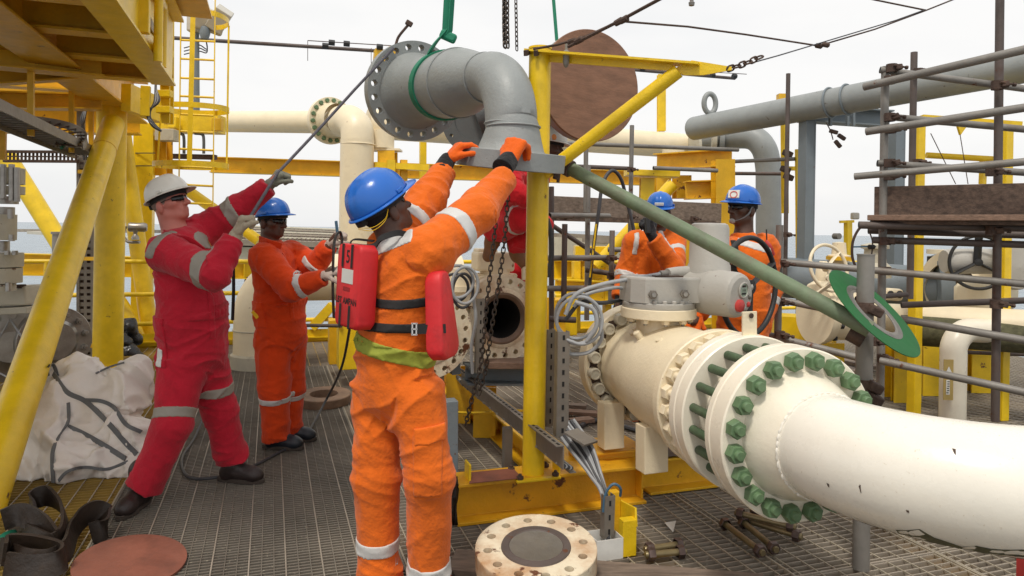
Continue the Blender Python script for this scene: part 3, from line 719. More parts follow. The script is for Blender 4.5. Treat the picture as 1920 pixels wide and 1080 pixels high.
# rust chips on the pipe: small raised flakes with a short run below
def chip(px, py, L, mt='rusty'):
    r = ray(px, py).normalized(); best = None
    for i in range(400):
        p = CAM+r*(1.6+i*.005)
        d = min((p-q).length for q in bpts)
        if d <= .2045: best = p; break
    if best is None: return
    q = min(bpts, key=lambda w: (best-w).length); n = (best-q).normalized(); dn = (-UP+n*n.dot(UP)).normalized()
    mb = MB(); x = n.cross(dn)*.9+dn*.25; dn = (dn+n.cross(dn)*.2)*1.15; best = best+n*.0015
    vs = [best+n*.0006+x*(-.005)-dn*.003, best+n*.0006+x*.006-dn*.004, best+n*.0006+x*.003+dn*.006, best+n*.0006+x*.001+dn*L, best+n*.0006-x*.002+dn*L*.9, best+n*.0006-x*.004+dn*.006]
    mb.add(vs, [(0, 1, 2, 3, 4, 5)]).build('rust_chip', M['rusty'], bigp, smooth=0)
for c_ in ((1612, 910, .022), (1789, 844, .014), (1553, 908, .009), (1702, 958, .004)): chip(*c_)

SB = .315                                     # front face of the valve's flange, metres behind the pipe flange's face
def ball_valve():
    t = thing('ball_valve', 'large cream ball valve with a grey gearbox on top beside the yellow post', 'valve', (axis(1).x, axis(1).y, 0))
    prof = [(.19, SB), (.235, SB), (.24, SB+.002), (.242, SB+.008), (RF-.006, SB+.008), (RF, SB+.014), (RF, SB+.075), (RF-.004, SB+.079), (RF-.004, SB+.086), (RF, SB+.09), (RF, SB+.135), (RF-.006, SB+.14), (.29, SB+.142), (.24, SB+.16), (.24, SB+.20)]
    MB().lathe(axis(0), PD, prof, 96).build('flange', M['cream_clean'], t, smooth=35)
    # long studs bridging the gap
    x, y, z = frame(PD); sm = mesh_of(MB().lathe((0, 0, 0), UP, [(.0195, 0), (.0195, SB-.125)], 14), 'stud_bolt', M['stud'])
    for i in range(20):
        a = PI/20+2*PI*i/20; x_, y_, _ = frame(PF); p = axis(.13)+x_*(.306*math.cos(a))+y_*(.306*math.sin(a)); inst(sm, 'stud_bolt', t, TM(p, rot_to(PD)))
    # body
    b = [(.285, SB+.20), (.345, SB+.21), (.35, SB+.216), (.35, SB+.25), (.345, SB+.256), (.29, SB+.26), (.29, SB+.28), (.315, SB+.36), (.325, SB+.45), (.325, SB+.75), (.315, SB+.84), (.29, SB+.92), (.27, SB+1.0), (.26, SB+1.08), (.255, 1.55), (.262, 1.60)]
    b = [(.235, SB+.15), (.235, SB+.30), (.29, SB+.32), (.298, SB+.33), (.298, SB+.40), (.300, SB+.50), (.300, SB+.74), (.295, SB+.84), (.285, SB+.93), (.275, SB+1.0), (.27, SB+1.08), (.262, 1.50), (.262, 1.56)]
    MB().lathe(axis(0), PD, b, 80).build('body', M['cream'], t, smooth=50)
    # closure nuts, hex, cream
    nut, st = hexnut_mesh(.066, .045, .020, .03)
    nm = mesh_of(nut, 'body_nut', M['cream']); sm = mesh_of(st, 'stud_end', M['cream'])
    MB().lathe(axis(0), PD, [(.230, SB+.276), (.336, SB+.278), (.341, SB+.284), (.341, SB+.33), (.333, SB+.338), (.295, SB+.342)], 80).build('closure_flange', M['cream'], t, smooth=35)
    ring_of(nm, sm, t, axis(SB+.277), PF, .298, 22, .1, names=('body_nut', 'stud_end'))
    # far flange with round capped studs
    F = 1.56
    MB().lathe(axis(0), PD, [(.25, F), (RF-.004, F), (RF+.002, F+.006), (RF+.002, F+.11), (RF-.006, F+.118), (.20, F+.118)], 96).build('far_flange', M['cream'], t, smooth=35)
    cap = MB().lathe((0, 0, 0), UP, [(.036, 0), (.036, .05), (.032, .055), (.026, .055), (.024, .05), (.022, .05), (.0, .052)], 20)
    cm = mesh_of(cap, 'bolt_cap', M['cream_grey'])
    ring_of(cm, None, t, axis(F), PF, .308, 20, PI/20, names=('bolt_cap', ''))
    # cracked black joint filler between the caps
    mb = MB(); x, y, z = frame(PF); n = 220; vs = []
    for i in range(n):
        a = 2*PI*i/n; w = .5+.5*math.sin(i*.31)*math.sin(i*.77+1)
        for r in (.318+.012*w+random.uniform(-.003,.003), .283-.014*w+random.uniform(-.006,.003)): vs.append(axis(F-.004)+x*(r*math.cos(a))+y*(r*math.sin(a)))
    fs = [(2*i, 2*i+1, (2*i+3) % (2*n), (2*i+2) % (2*n)) for i in range(n)]
    o = mb.add(vs, fs).build('joint_filler', M['rusty'], t, smooth=0); sol = o.modifiers.new('solid', 'SOLIDIFY'); sol.thickness = .003; sol.offset = 1
    # drain boss, lifting lugs
    def boss(px, py, Y, r=.022, l=.05, d=None):
        p = at(px, py, Y); MB().lathe(p, d or (-D1+UP*.6-D2*.5), [(r*1.6, -.03), (r*1.6, 0), (r, .002), (r, l), (r*.6, l+.006), (0, l+.006)], 16).build('boss', M['cream'], t)
    Lh = Vector((-math.cos(PA), -math.sin(PA), 0)); rd = lambda ph: UP*math.cos(ph)+Lh*math.sin(ph)
    MB().lathe(axis(1.12)+rd(.70)*.29, rd(.70), [(.034, -.02), (.034, .008), (.022, .010), (.022, .05), (.014, .056), (0, .056)], 16).build('boss', M['cream'], t)
    for (s_, ph) in ((1.27, .55), (.93, .62)):
        p = axis(s_)+rd(ph)*.293; MB().lathe(p, rd(ph), [(.045, -.03), (.045, .004), (.030, .006), (.020, .006), (.018, .016), (0, .016)], 18).build('lug', M['cream'], t)
    # feet
    for (px, y0, y1, Y, w) in ((1145, 752, 838, 4.25, .13), (1222, 795, 882, 3.75, .14)):
        a = at(px, y0, Y); b_ = at(px, y1, Y); MB().bar(b_, a, w, .10, D1).build('foot', M['cream'], t, smooth=0, bevel=.004)
    # stem and mounting plate
    sx = at(1234, 600, 4.0); sz = lambda py: at(1234, py, 4.0).z
    c0 = Vector((sx.x, sx.y, 0))
    MB().lathe(c0+UP*sz(632), UP, [(.14, 0), (.125, .012), (.122, .03), (.122, sz(594)-sz(632))], 48).build('stem', M['cream'], t)
    MB().lathe(c0+UP*sz(594), UP, [(.12, 0), (.205, 0), (.21, .004), (.21, .052), (.206, .056), (.1, .056)], 64).build('mounting_plate', M['cream'], t, smooth=35)
    nut, st = hexnut_mesh(.038, .022, .011, .010); nm = mesh_of(nut, 'small_nut', M['cream']); sm = mesh_of(st, 'stud_end', M['steel'])
    x, y, z = frame(-UP)
    for a in (.3, .95, 1.6, 2.25, 2.9):
        p = c0+UP*sz(594)+Vector((-math.cos(a)*.17, -math.sin(a)*.17, 0)); o = inst(nm, 'small_nut', t, TM(p, rot_to(-UP))); inst(sm, 'stud_end', o, TM(p, rot_to(-UP)))
    # gearbox
    z0 = sz(594)+.0565
    MB().lathe(c0+UP*z0, UP, [(.1, 0), (.198, 0), (.20, .004), (.20, .03), (.195, .034), (.19, .035)], 56).build('gearbox_base', M['actuator'], t, smooth=35)
    ang = math.radians(12); prof = []
    gx, gy = .197, .165
    for (a, b_) in ((-gx, -gy*.45), (-gx*.72, -gy*.9), (gx*.35, -gy), (gx*.98, -gy*.8), (gx, gy*.8), (gx*.5, gy), (-gx*.6, gy), (-gx, gy*.6)):
        prof.append((a*math.cos(ang)-b_*math.sin(ang), a*math.sin(ang)+b_*math.cos(ang)))
    mb = MB(); n = len(prof); vs = []; zs = [z0+.035, z0+.13, z0+.145, z0+.168, z0+.172]; sc = [1, 1, 1, 1, .97]
    for z_, s_ in zip(zs, sc):
        for (a, b_) in prof: vs.append((c0.x+a*s_, c0.y+b_*s_, z_))
    fs = [(i*n+k, i*n+(k+1) % n, (i+1)*n+(k+1) % n, (i+1)*n+k) for i in range(len(zs)-1) for k in range(n)]+[tuple(range(4*n, 5*n))]
    mb.add(vs, fs).build('gearbox', M['actuator'], t, smooth=25, bevel=.008)
    MB().box(c0+UP*(z0+.176)+Vector((.035, -.02, 0)), (.16, .11, .006), Matrix.Rotation(ang, 3, 'Z')).build('nameplate', M['rusty'], t, smooth=0)
    for (px, py) in ((1224, 552), (1283, 551)):
        p = at(px, py, 3.83); nt_, st_ = hexnut_mesh(.044, .022, .013, .022)
        o = inst(mesh_of(nt_, 'plug', M['strut']), 'plug', t, TM(p, rot_to(Vector((-.05, -1, 0))))); inst(mesh_of(st_, 'plug_pin', M['steel']), 'plug_pin', o, TM(p, rot_to(Vector((-.05, -1, 0)))))
    for a in range(9):
        th = -2.75+a*.29; p = c0+UP*(z0+.035)+Vector((math.cos(th)*.182, math.sin(th)*.182, 0))
        MB().lathe(p, UP, [(.014, 0), (.014, .012), (.010, .016), (0, .016)], 10).build('cap_screw', M['actuator'], t)
    # motor housing and control drum
    ac = at(1329, 520, 4.05); zt = at(1329, 419, 4.05).z
    MB().lathe((ac.x, ac.y, ac.z-.06), UP, [(0, 0), (.128, 0), (.125, .05), (.118, .13), (.112, .14), (.108, zt-ac.z+.035), (.10, zt-ac.z+.055), (.085, zt-ac.z+.062), (0, zt-ac.z+.064)], 48).build('motor_housing', M['actuator'], t, smooth=32)
    dd = Vector((.62, -.78, -.04)).normalized(); dc = at(1322, 545, 4.02)
    MB().lathe(dc, dd, [(0, -.14), (.11, -.14), (.125, -.12), (.13, .05), (.132, .06), (.128, .075), (.125, .20), (.118, .222), (.10, .235), (0, .238)], 48).build('control_drum', M['actuator'], t, smooth=32)
    MB().lathe(at(1288, 545, 4.02), Vector((1, -.1, 0)), [(.075, -.02), (.08, 0), (.08, .02), (.062, .03), (.062, .075), (.082, .08), (.082, .10), (.07, .105)], 32).build('neck', M['actuator'], t, smooth=32)
    fc = dc+dd*.238; x, y, z = frame(dd)
    def on(u, v, w=0): return fc+x*(-u)*-1+y*v+z*w
    MB().lathe(on(.012, .030, -.002), dd, [(.042, 0), (.046, .006), (.042, .010), (.037, .010), (.036, .004), (0, .004)], 28).build('display_bezel', M['actuator'], t)
    MB().lathe(on(.012, .030, .003), dd, [(.036, 0), (0, .001)], 28).build('display', M['screen'], t)
    MB().lathe(on(-.022, -.052, -.004), dd, [(.034, 0), (.034, .018), (.026, .024), (0, .024)], 28).build('selector_knob', M['red_pl'], t)
    for (u, v, c_) in ((.078, -.008, 'steel'), (.068, -.050, 'red_pl'), (.038, -.075, 'steel')):
        MB().lathe(on(u, v, -.012), dd, [(.015, 0), (.015, .014), (.010, .018), (0, .018)], 16).build('button', M[c_], t)
    # display digits and bar
    for k in range(3): MB().box(on(.002+.012*k, .030, .005), (.0035, .013, .001), rot_to(dd)).build('digit', M['black_ink'], t, smooth=0)
    MB().box(on(.012, .012, .005), (.038, .010, .001), rot_to(dd)).build('status_bar', M['black_ink'], t, smooth=0)
    MB().box(on(.012, .052, .005), (.030, .010, .001), rot_to(dd)).build('status_bar', M['ink'], t, smooth=0)
    # conduit glands feeding the housing
    MB().path(bez([at(1294, 508, 4.05), at(1270, 510, 4.03), at(1252, 513, 4.0)], 6), .030, 14).build('gland', M['actuator'], t)
    MB().path(bez([at(1262, 512, 4.02), at(1238, 514, 3.99)], 4), .020, 12).build('gland', M['galv'], t)
    # black handwheel behind
    hd = Vector((.64, -.77, 0)).normalized(); hc = at(1405, 538, 4.40); x, y, z = frame(hd); R = .305
    w = MB().path([hc+x*(R*math.cos(2*PI*i/48))+y*(R*math.sin(2*PI*i/48)) for i in range(48)], .017, 10, closed=True).build('handwheel', M['rubber'], t)
    for a in (.5, .5+2*PI/3, .5+4*PI/3):
        MB().path([hc+hd*.0, hc+x*(R*.5*math.cos(a))+y*(R*.5*math.sin(a)), hc+x*(R*math.cos(a))+y*(R*math.sin(a))], .02, 8, flat=(.026, .008)).build('spoke', M['rubber'], w)
    MB().lathe(hc-hd*.03, hd, [(0, 0), (.045, 0), (.045, .05), (0, .055)], 20).build('hub', M['rubber'], w)
    MB().tube(hc, dc-dd*.1, .03, 14).build('shaft', M['actuator'], t)
    # bracket standing on the flange
    p = axis(SB+.05)+UP*RF
    a = at(1405, 655, p.y); b_ = at(1405, 584, p.y)
    MB().bar(a, b_, .075, .012, D1).build('bracket', M['cream'], t, smooth=0, bevel=.002)
    MB().lathe(at(1409, 592, p.y-.012), -D1, [(.012, -.002), (.012, .001), (0, .001)], 14).build('bracket_hole', M['rusty'], t)
    return t
bv = ball_valve()
# wide grime marks on the valve flange rim
t0 = None
# ---------------------------------------------------------------- grey cables and the coil at the gearbox
def cables():
    t = thing('cable_coil', 'coil of grey cable hanging left of the gearbox on the slotted channel', 'cable coil', at(1085, 640, 3.95))
    c = at(1086, 597, 3.9); r = .118; pts = []
    for i in range(100):
        a = -1.9+2*PI*2.3*i/99; q = r+.012*math.sin(i*.19)
        pts.append(c+Vector((math.cos(a)*q, -.02+.0009*i, math.sin(a)*q*1.12)))
    tail = [at(1062, 650, 3.9), at(1056, 700, 3.92)]
    MB().path(bez([at(1056, 700, 3.92), at(1055, 640, 3.9)]+[pts[0]], 6)[:-1]+pts, .0095, 8).build('coil', M['cable_grey'], t)
    MB().path(bez([at(1060, 590, 3.9), at(1080, 552, 3.9), at(1130, 533, 3.92), at(1190, 522, 3.96), at(1245, 513, 4.0)], 10), .012, 10).build('cable', M['cable_grey'], t)
    MB().path(bez([at(1075, 575, 3.97), at(1100, 552, 3.97), at(1150, 540, 3.99), at(1172, 541, 4.02)], 10), .010, 10).build('cable', M['cable_grey'], t)
    MB().path(bez([at(1060, 600, 3.99), at(1090, 566, 3.99), at(1130, 568, 4.0), at(1180, 560, 4.1)], 10), .012, 8).build('cable', M['cable_dk'], t)
    MB().path(bez([at(1124, 600, 3.93), at(1128, 635, 3.93), at(1105, 660, 3.95), at(1070, 664, 3.95), at(1066, 655, 3.95)], 10), .011, 8).build('cable', M['cable_grey'], t)
    MB().path(bez([at(1078, 566, 3.86), at(1112, 580, 3.86), at(1118, 612, 3.86), at(1100, 640, 3.88)], 10), .012, 8).build('cable', M['cable_grey'], t)
cables()

# ---------------------------------------------------------------- centre post, beams, channels
def post():
    Y = 4.0; t = thing('crane_post', 'slim yellow tubular post with a braced arm standing on the front beam', 'post', at(1003, 893, Y))
    b = at(1003, 892, Y); a = at(1016, 94, Y)
    b2 = Vector(((a.x+b.x)/2-.01, Y, b.z)); a2 = Vector(((a.x+b.x)/2-.01, Y, a.z))
    MB().tube(b2, a2, .0625, 32).build('shaft', M['yellow'], t)
    MB().box(b2+UP*.008, (.26, .20, .014), Matrix.Rotation(A1, 3, 'Z')).build('base_plate', M['yellow'], t, smooth=0, bevel=.003)
    nut, st = hexnut_mesh(.034, .018, .01, .012); nm = mesh_of(nut, 'nut', M['rusty']); sm = mesh_of(st, 'stud_end', M['rusty'])
    for (i, j) in ((-1, -1), (1, -1), (-1, 1), (1, 1)):
        p = b2+UP*.015+D2*(i*.105)+D1*(j*.075); o = inst(nm, 'nut', t, Matrix.Translation(p)); inst(sm, 'stud_end', o, Matrix.Translation(p))
    MB().lathe(a2+UP*.002, UP, [(.066, 0), (.066, .012), (0, .012)], 24).build('cap', M['yellow'], t)
    tip = at(1372, 127, 3.55); st_ = a2+Vector((0, 0, -.01))
    prof = [(-.05, -.02), (.05, -.02), (.05, .02), (-.05, .02)]
    MB().bar(st_-Vector((.07, 0, 0)), tip+(st_-tip).normalized()*.16, .11, .012, UP).build('arm_flange', M['yellow'], t, smooth=0)
    MB().bar(st_-UP*.03, tip+(st_-tip).normalized()*.30-UP*.02, .012, .045, UP).build('arm_web', M['yellow'], t, smooth=0)
    mb = MB(); d = (tip-st_).normalized(); s_ = d.cross(UP).normalized()
    q = [tip-d*.30+UP*-.035, tip-d*.20+UP*.02, tip+UP*.004, tip+UP*-.012, tip-d*.14-UP*.05, tip-d*.24-UP*.06]
    vs = [p+s_*.006 for p in q]+[p-s_*.006 for p in q]; n = 6
    mb.add(vs, [tuple(range(6)), tuple(range(6, 12))[::-1]]+[(i, (i+1) % n, n+(i+1) % n, n+i) for i in range(n)]).build('tip_plate', M['yellow'], t, smooth=0)
    MB().tube(at(1022, 325, 3.98), at(1272, 133, 3.66), .037, 24).build('brace', M['yellow'], t)
    MB().lathe(at(1062, 80, 3.9), -UP, [(.008, 0), (.008, .04), (.018, .05), (.018, .11), (.012, .13), (.0, .14)], 12).build('plug', M['galv'], t)
    for x0 in (985, 1004): MB().bar(at(x0, 100, 3.9), at(x0+8, 96, 4.0), .02, .03, UP).build('shackle', M['rusty'], t, smooth=0)
post()
def front_frame():
    # z of the beam's underside is the deck
    p0 = onz(850, 975); p1 = along(p0, D2, 1197)
    t = thing('front_beam', 'rust-flecked yellow I beam lying on the grating in front of the yellow post', 'beam', p0)
    h = .225; MB().ibeam(p0+UP*(h/2+.001), p1+UP*(h/2+.001), .20, h, .014, .018, UP).build('beam', M['yellow_rust'], t, smooth=0, bevel=.003)
    MB().box(p1+UP*.125-D2*.02, (.012, .16, .19), Matrix.Rotation(A1, 3, 'Z')).build('end_plate', M['yellow_rust'], t, smooth=0)
    for px in (873, 1038): 
        q = along(p0, D2, px)+UP*(h+.05)-D1*.03; MB().bar(q-UP*.05, q+UP*.045, .012, .10, D1).build('tab', M['yellow'], t, smooth=0, bevel=.003)
    t = thing('cross_beam', 'long yellow beam running back from the front beam under the cable tray', 'beam', p1)
    c = along(p0, D2, 1085)+D1*.13
    MB().ibeam(c+UP*.10, c+D1*3.6+UP*.10, .22, .2).build('beam', M['yellow_dull'], t, smooth=0)
    q = at(905, 735, 6.2); MB().ibeam(Vector((q.x, q.y, 0)), Vector((q.x, q.y, .42)), .2, .2).build('stub', M['yellow_dull'], t, smooth=0)
    t = thing('support_block', 'yellow box-like stub with an overhanging top plate at the right end of the front beam', 'support', along(p0, D2, 1155))
    q = along(p0, D2, 1150)+D1*.19
    MB().bar(q-D2*.16+UP*.13, q+D2*.22+UP*.13, .24, .26, UP).build('block', M['yellow_rust'], t, smooth=0, bevel=.004)
    MB().bar(q-D2*.19+UP*.268, q+D2*.25+UP*.268, .30, .014, UP).build('top_plate', M['yellow_rust'], t, smooth=0, bevel=.003)
    a = at(1140, 870, 4.35); MB().bar(Vector((a.x, a.y, .27)), at(1140, 830, 4.35), .11, .09, D1).build('pedestal', M['yellow'], t, smooth=0)
    r0 = along(p0+D1*.10, D2, 1204); r1 = r0+D2*1.5
    t = thing('rear_beam', 'dull yellow beam carrying planks below the big cream flanges', 'beam', r0)
    MB().ibeam(r0+UP*.11, r1+UP*.11, .2, .21).build('beam', M['yellow_dull'], t, smooth=0, bevel=.003)
    t = thing('timber_packer', 'grey-brown timber packer on the yellow beam under the valve foot', 'timber', r0+UP*.23)
    MB().bar(r0+UP*.252+D2*.0, r0+UP*.252+D2*.62, .20, .05, UP).build('board', M['wood'], t, smooth=0, bevel=.004)
    MB().bar(r0+UP*.303+D2*.02+D1*.02, r0+UP*.303+D2*.5+D1*.02, .16, .045, UP).build('board', M['wood_red'], t, smooth=0, bevel=.004)
    # yellow angle bracket in front
    t = thing('angle_bracket', 'bright yellow angle bracket standing in front of the beam end', 'bracket', onz(1180, 1040))
    b = onz(1176, 1040); b = Vector((b.x, b.y, 0)); top = at(1176, 972, b.y)
    MB().bar(b, Vector((b.x, b.y, top.z)), .075, .05, D1).build('leg', M['yellow'], t, smooth=0, bevel=.004)
    MB().bar(at(1157, 950, b.y+.25), at(1193, 970, b.y), .012, .09, UP).build('gusset', M['yellow'], t, smooth=0, bevel=.003)
    MB().bar(Vector((b.x-.04, b.y+.2, 0)), Vector((b.x-.04, b.y+.2, .24)), .05, .05, D1).build('leg', M['yellow_dull'], t, smooth=0)
    # strut channels
    def strut(px, y0, y1, Y, w, name, lab):
        t = thing(name, lab, 'channel', at(px, y1, Y)); a = at(px, y0, Y); b = at(px-3, y1, Y)
        x, y, z = frame(a-b, D1)
        MB().bar(b, a, w, .006, D1).build('web', M['strut'], t, smooth=0)
        for s in (-1, 1): MB().bar(b+x*(s*w/2)+D1*.02, a+x*(s*w/2)+D1*.02, .005, .045, D1).build('flange', M['strut'], t, smooth=0)
        n = int((a-b).length/.062); me = None
        for i in range(n):
            p = b.lerp(a, (i+.5)/n)-D1*.0042
            if me is None: o = MB().box((0, 0, 0), (w*.20, .002, .026), Matrix.Rotation(A1, 3, 'Z')).build('slot', M['hole'], t, smooth=0, M=Matrix.Translation(p)); me = o.data
            else: inst(me, 'slot', t, Matrix.Translation(p))
        return t
    strut(1057, 622, 818, 3.88, .066, 'slotted_channel', 'upright galvanised slotted channel under the cable coil right of the yellow post')
    strut(1034, 618, 800, 4.15, .045, 'slotted_channel', 'narrow dark slotted channel close behind the yellow post')
    strut(902, 560, 700, 4.9, .05, 'slotted_channel', 'slotted upright channel between the two open cream flanges')
    # cable ladder lying along the deck
    z1 = .38
    z1 = .51; a = onz(866, 692, z1); b = onz(1108, 831, z1)
    t = thing('deck_cable_tray', 'galvanised cable tray running along the deck behind the yellow post', 'cable tray', (b.x, b.y, 0))
    b = a-D1*((a-b).length); x = D2
    a2 = onz(845, 703, .36); b2 = onz(1074, 886, .36); a2 = b2+D1*(a2-b2).length
    MB().bar(a-UP*.06, b-UP*.06, .006, .12, UP).build('side_rail', M['strut'], t, smooth=0)
    MB().bar(a-x*.02, b-x*.02, .045, .006, UP).build('rail_flange', M['strut'], t, smooth=0)
    MB().bar(a2, b2, .035, .006, UP).build('rail_flange', M['strut'], t, smooth=0); MB().bar(a2+UP*.016-x*.015, b2+UP*.016-x*.015, .005, .036, UP).build('side_rail', M['strut'], t, smooth=0)
    n = 34; me = None
    for i in range(n):
        p = a.lerp(b, (i+.5)/n)+x*-.02+UP*.0036
        if me is None: o = MB().box((0, 0, 0), (.012, .034, .002), Matrix.Rotation(A1, 3, 'Z')).build('slot', M['hole'], t, smooth=0, M=Matrix.Translation(p)); me = o.data
        else: inst(me, 'slot', t, Matrix.Translation(p))
    for i in range(14):
        p = a.lerp(b, (i+.5)/14)-UP*.11
        MB().bar(p, a2.lerp(b2, (i+.5)/14)+UP*.006, .03, .010, UP).build('rung', M['strut'], t, smooth=0)
    for i in range(6):
        k_ = (i+.7)/6.5; o0 = (a-UP*.10).lerp(a2+UP*.02, k_); o1 = (b-UP*.10).lerp(b2+UP*.02, k_)
        MB().tube(o0, o1, .010, 8).build('cable', M[('cable_dk', 'cable_grey', 'cable_dk')[i % 3]], t)
    for s in (.8, 2.6): 
        p = b+D1*s-x*.03; MB().bar(Vector((p.x, p.y, 0)), p-UP*.12, .05, .05, D1).build('leg', M['strut'], t, smooth=0)
    MB().bar(at(1070, 808, 3.8), at(1108, 832, 3.7), .11, .012, UP).build('drop_plate', M['strut'], t, smooth=0)
    # cable bundle dropping over the front beam
    t = thing('cable_bundle', 'bundle of grey and black cables bending down over the front beam', 'cables', at(1130, 950, 3.6))
    for i in range(8):
        o = 5*i; col = ('cable_grey', 'cable_dk', 'cable_grey', 'cable_dk', 'cable_grey')[i % 5]
        pts = bez([at(1040+o, 800-2*i, 3.95-.01*i), at(1060+o*.9, 830-3*i, 3.85), at(1082+o*.8, 858-3*i, 3.75), at(1108+o*.45, 892-2*i, 3.66), at(1130+o*.25, 930+i, 3.56), at(1134+o*.25, 1012, 3.50)], 8)
        MB().path(pts, .0085 if i % 3 else .011, 7).build('cable', M[col], t)
    MB().path(bez([at(1131, 960, 3.5), at(1136, 925, 3.5), at(1150, 908, 3.5), at(1163, 915, 3.5), at(1163, 930, 3.52)], 8), .007, 7).build('blue_loop', M['cable_blue'], t)
    strut(1144, 930, 1010, 3.5, .05, 'slotted_channel', 'short slotted channel holding cables above the small white box')
    t = thing('cable_box', 'small open white sheet-metal box at the foot of the cable bundle', 'box', onz(1135, 1042))
    c = onz(1133, 1040); hgt = .10
    for (dx, dy, sx, sy) in ((-.07, 0, .004, .12), (.07, 0, .004, .12), (0, -.06, .14, .004), (0, .06, .14, .004)):
        MB().box(c+D2*dx+D1*dy+UP*hgt/2, (sx, sy, hgt), Matrix.Rotation(A1, 3, 'Z')).build('side_panel', M['white_pl'], t, smooth=0)
    t = thing('sheet_offcut', 'dark red sheet offcut lying on the front beam left of the post', 'sheet', at(925, 895, 3.95))
    zt = .232; q = [(882, 887), (962, 879), (979, 897), (880, 907)]
    vs = [onz(x_, y_, zt) for (x_, y_) in q]; vs = vs+[v+UP*.004 for v in vs]
    MB().add(vs, [(0,1,2,3), (4,5,6,7), (0,1,5,4), (1,2,6,5), (2,3,7,6), (3,0,4,7)]).build('sheet', M['ply_red'], t, smooth=0)
    for (px, py, Y, l) in ((1318, 0, 3, 0),)[:0]: pass
front_frame()
# drape behind the centre worker's leg
t = thing('rag', 'dark brown rag hanging over the left end of the front beam', 'rag', at(850, 960, 3.85))
mb = MB(); vs = []
for i in range(8):
    for j in range(5):
        p = at(842+j*4+1.5*math.sin(i), 893+i*13, 3.80-.01*math.sin(j*2+i)); vs.append(p)
mb.add(vs, [(i*5+j, i*5+j+1, (i+1)*5+j+1, (i+1)*5+j) for i in range(7) for j in range(4)]); o = mb.build('cloth', M['hosebrown'], t); sol = o.modifiers.new('s', 'SOLIDIFY'); sol.thickness = .006

# ---------------------------------------------------------------- open flanged valve in the middle
def open_flange(name, label, px, py, Y, r, bore, d, body=True, nh=20, mt='cream_rust', th=.075, face=True):
    t = thing(name, label, 'valve', Vector((at(px, py, Y).x, Y, 0))); c = at(px, py, Y); d = Vector(d).normalized()
    mb = MB(); disc_holes(mb, c, d, r*.70, r, r*.86, r*.062, nh, -th, 0, a0=.1)
    mb.build('flange', M[mt], t, smooth=30)
    MB().lathe(c, d, [(r*.70, -.001), (r*.66, .006), (r*.60, .007)], 64).build('raised_rim', M[mt], t, smooth=30)
    MB().lathe(c, d, [(r*.60, .007), (bore*1.18, .007), (bore*1.06, -.004), (bore, -.012)], 64).build('sealing_face', M['brown_face'], t, smooth=30)
    MB().lathe(c, d, [(bore, -.012), (bore*.985, -.10), (bore*.95, -.12), (bore*.95, -.6), (0, -.62)], 48).build('bore', M['bore'], t, smooth=30)
    if body:
        MB().lathe(c, d, [(r*.7, -th), (r*.66, -.16), (r*.72, -.2), (r*.95, -.22), (r*.95, -.32), (r*.9, -.34), (r*.95, -.5), (r*.9, -.8), (r*.7, -.95), (0, -1)], 48).build('body', M['cream'], t, smooth=40)
    return t, c, d
t, c, d = open_flange('open_valve', 'open cream flanged valve with a dark empty bore left of the yellow post', 942, 597, 5.2, .318, .148, -D1*.96+D2*.06)
q = at(928, 495, 5.6)
MB().lathe((q.x, q.y, at(928, 520, 5.6).z), UP, [(.15, -.06), (.15, 0), (.17, .003), (.17, .03), (.12, .032), (.12, .07)], 32).build('bonnet', M['cream'], t, smooth=30)
MB().box(at(924, 490, 5.6), (.30, .22, .15), Matrix.Rotation(A1, 3, 'Z')).build('gearbox', M['cream'], t, smooth=0, bevel=.02)
MB().box(at(910, 474, 5.6), (.16, .16, .07), Matrix.Rotation(A1, 3, 'Z')).build('gearbox_cap', M['cream'], t, smooth=0, bevel=.015)
nut, st = hexnut_mesh(.03, .02, .008, .01); nm = mesh_of(nut, 'nut', M['cream'])
for k in range(7): inst(nm, 'nut', t, TM(at(893+k*12, 523-2*abs(k-3), 5.45), rot_to(-D1)))
MB().lathe(at(986, 507, 5.25), -D1, [(.028, -.02), (.028, .012), (.012, .012), (.012, -.02)], 20).build('lifting_lug', M['cream'], t)
MB().bar(at(986, 525, 5.26), at(986, 506, 5.26), .06, .03, D1).build('lug_plate', M['cream'], t, smooth=0, bevel=.006)
t2, c, d = open_flange('open_valve', 'open cream flange half hidden behind the red life vest', 808, 627, 4.75, .30, .15, -D1*.9+D2*.15)
q = at(858, 520, 5.1)
MB().lathe((q.x, q.y, at(858, 545, 5.1).z), UP, [(.13, -.1), (.13, 0), (.16, .003), (.16, .04), (.10, .042), (.10, .16), (.06, .17), (0, .18)], 32).build('bonnet', M['cream'], t2, smooth=30)
t = thing('cable_coil', 'loops of grey and black cable beside the open cream flange', 'cable coil', at(868, 545, 4.6))
for k, (cx_, cy_, rx, ry, mt_) in enumerate(((872, 535, .058, .09, 'cable_grey'), (858, 528, .07, .08, 'cable_grey'), (868, 545, .045, .085, 'cable_dk'), (852, 540, .062, .07, 'cable_dk'))):
    c = at(cx_, cy_, 4.55+.02*k); MB().path([c+D2*(rx*1.5*math.cos(2*PI*i/30))+UP*(ry*1.3*math.sin(2*PI*i/30)) for i in range(30)], .010, 8, closed=True).build('loop', M[mt_], t)
MB().path(bez([at(888, 560, 4.6), at(892, 600, 4.6), at(884, 650, 4.65), at(886, 700, 4.7)], 8), .011, 8).build('tail', M['cable_grey'], t)
MB().path(bez([at(840, 555, 4.6), at(836, 520, 4.6), at(848, 500, 4.6), at(866, 498, 4.62)], 8), .010, 8).build('tail', M['cable_dk'], t)
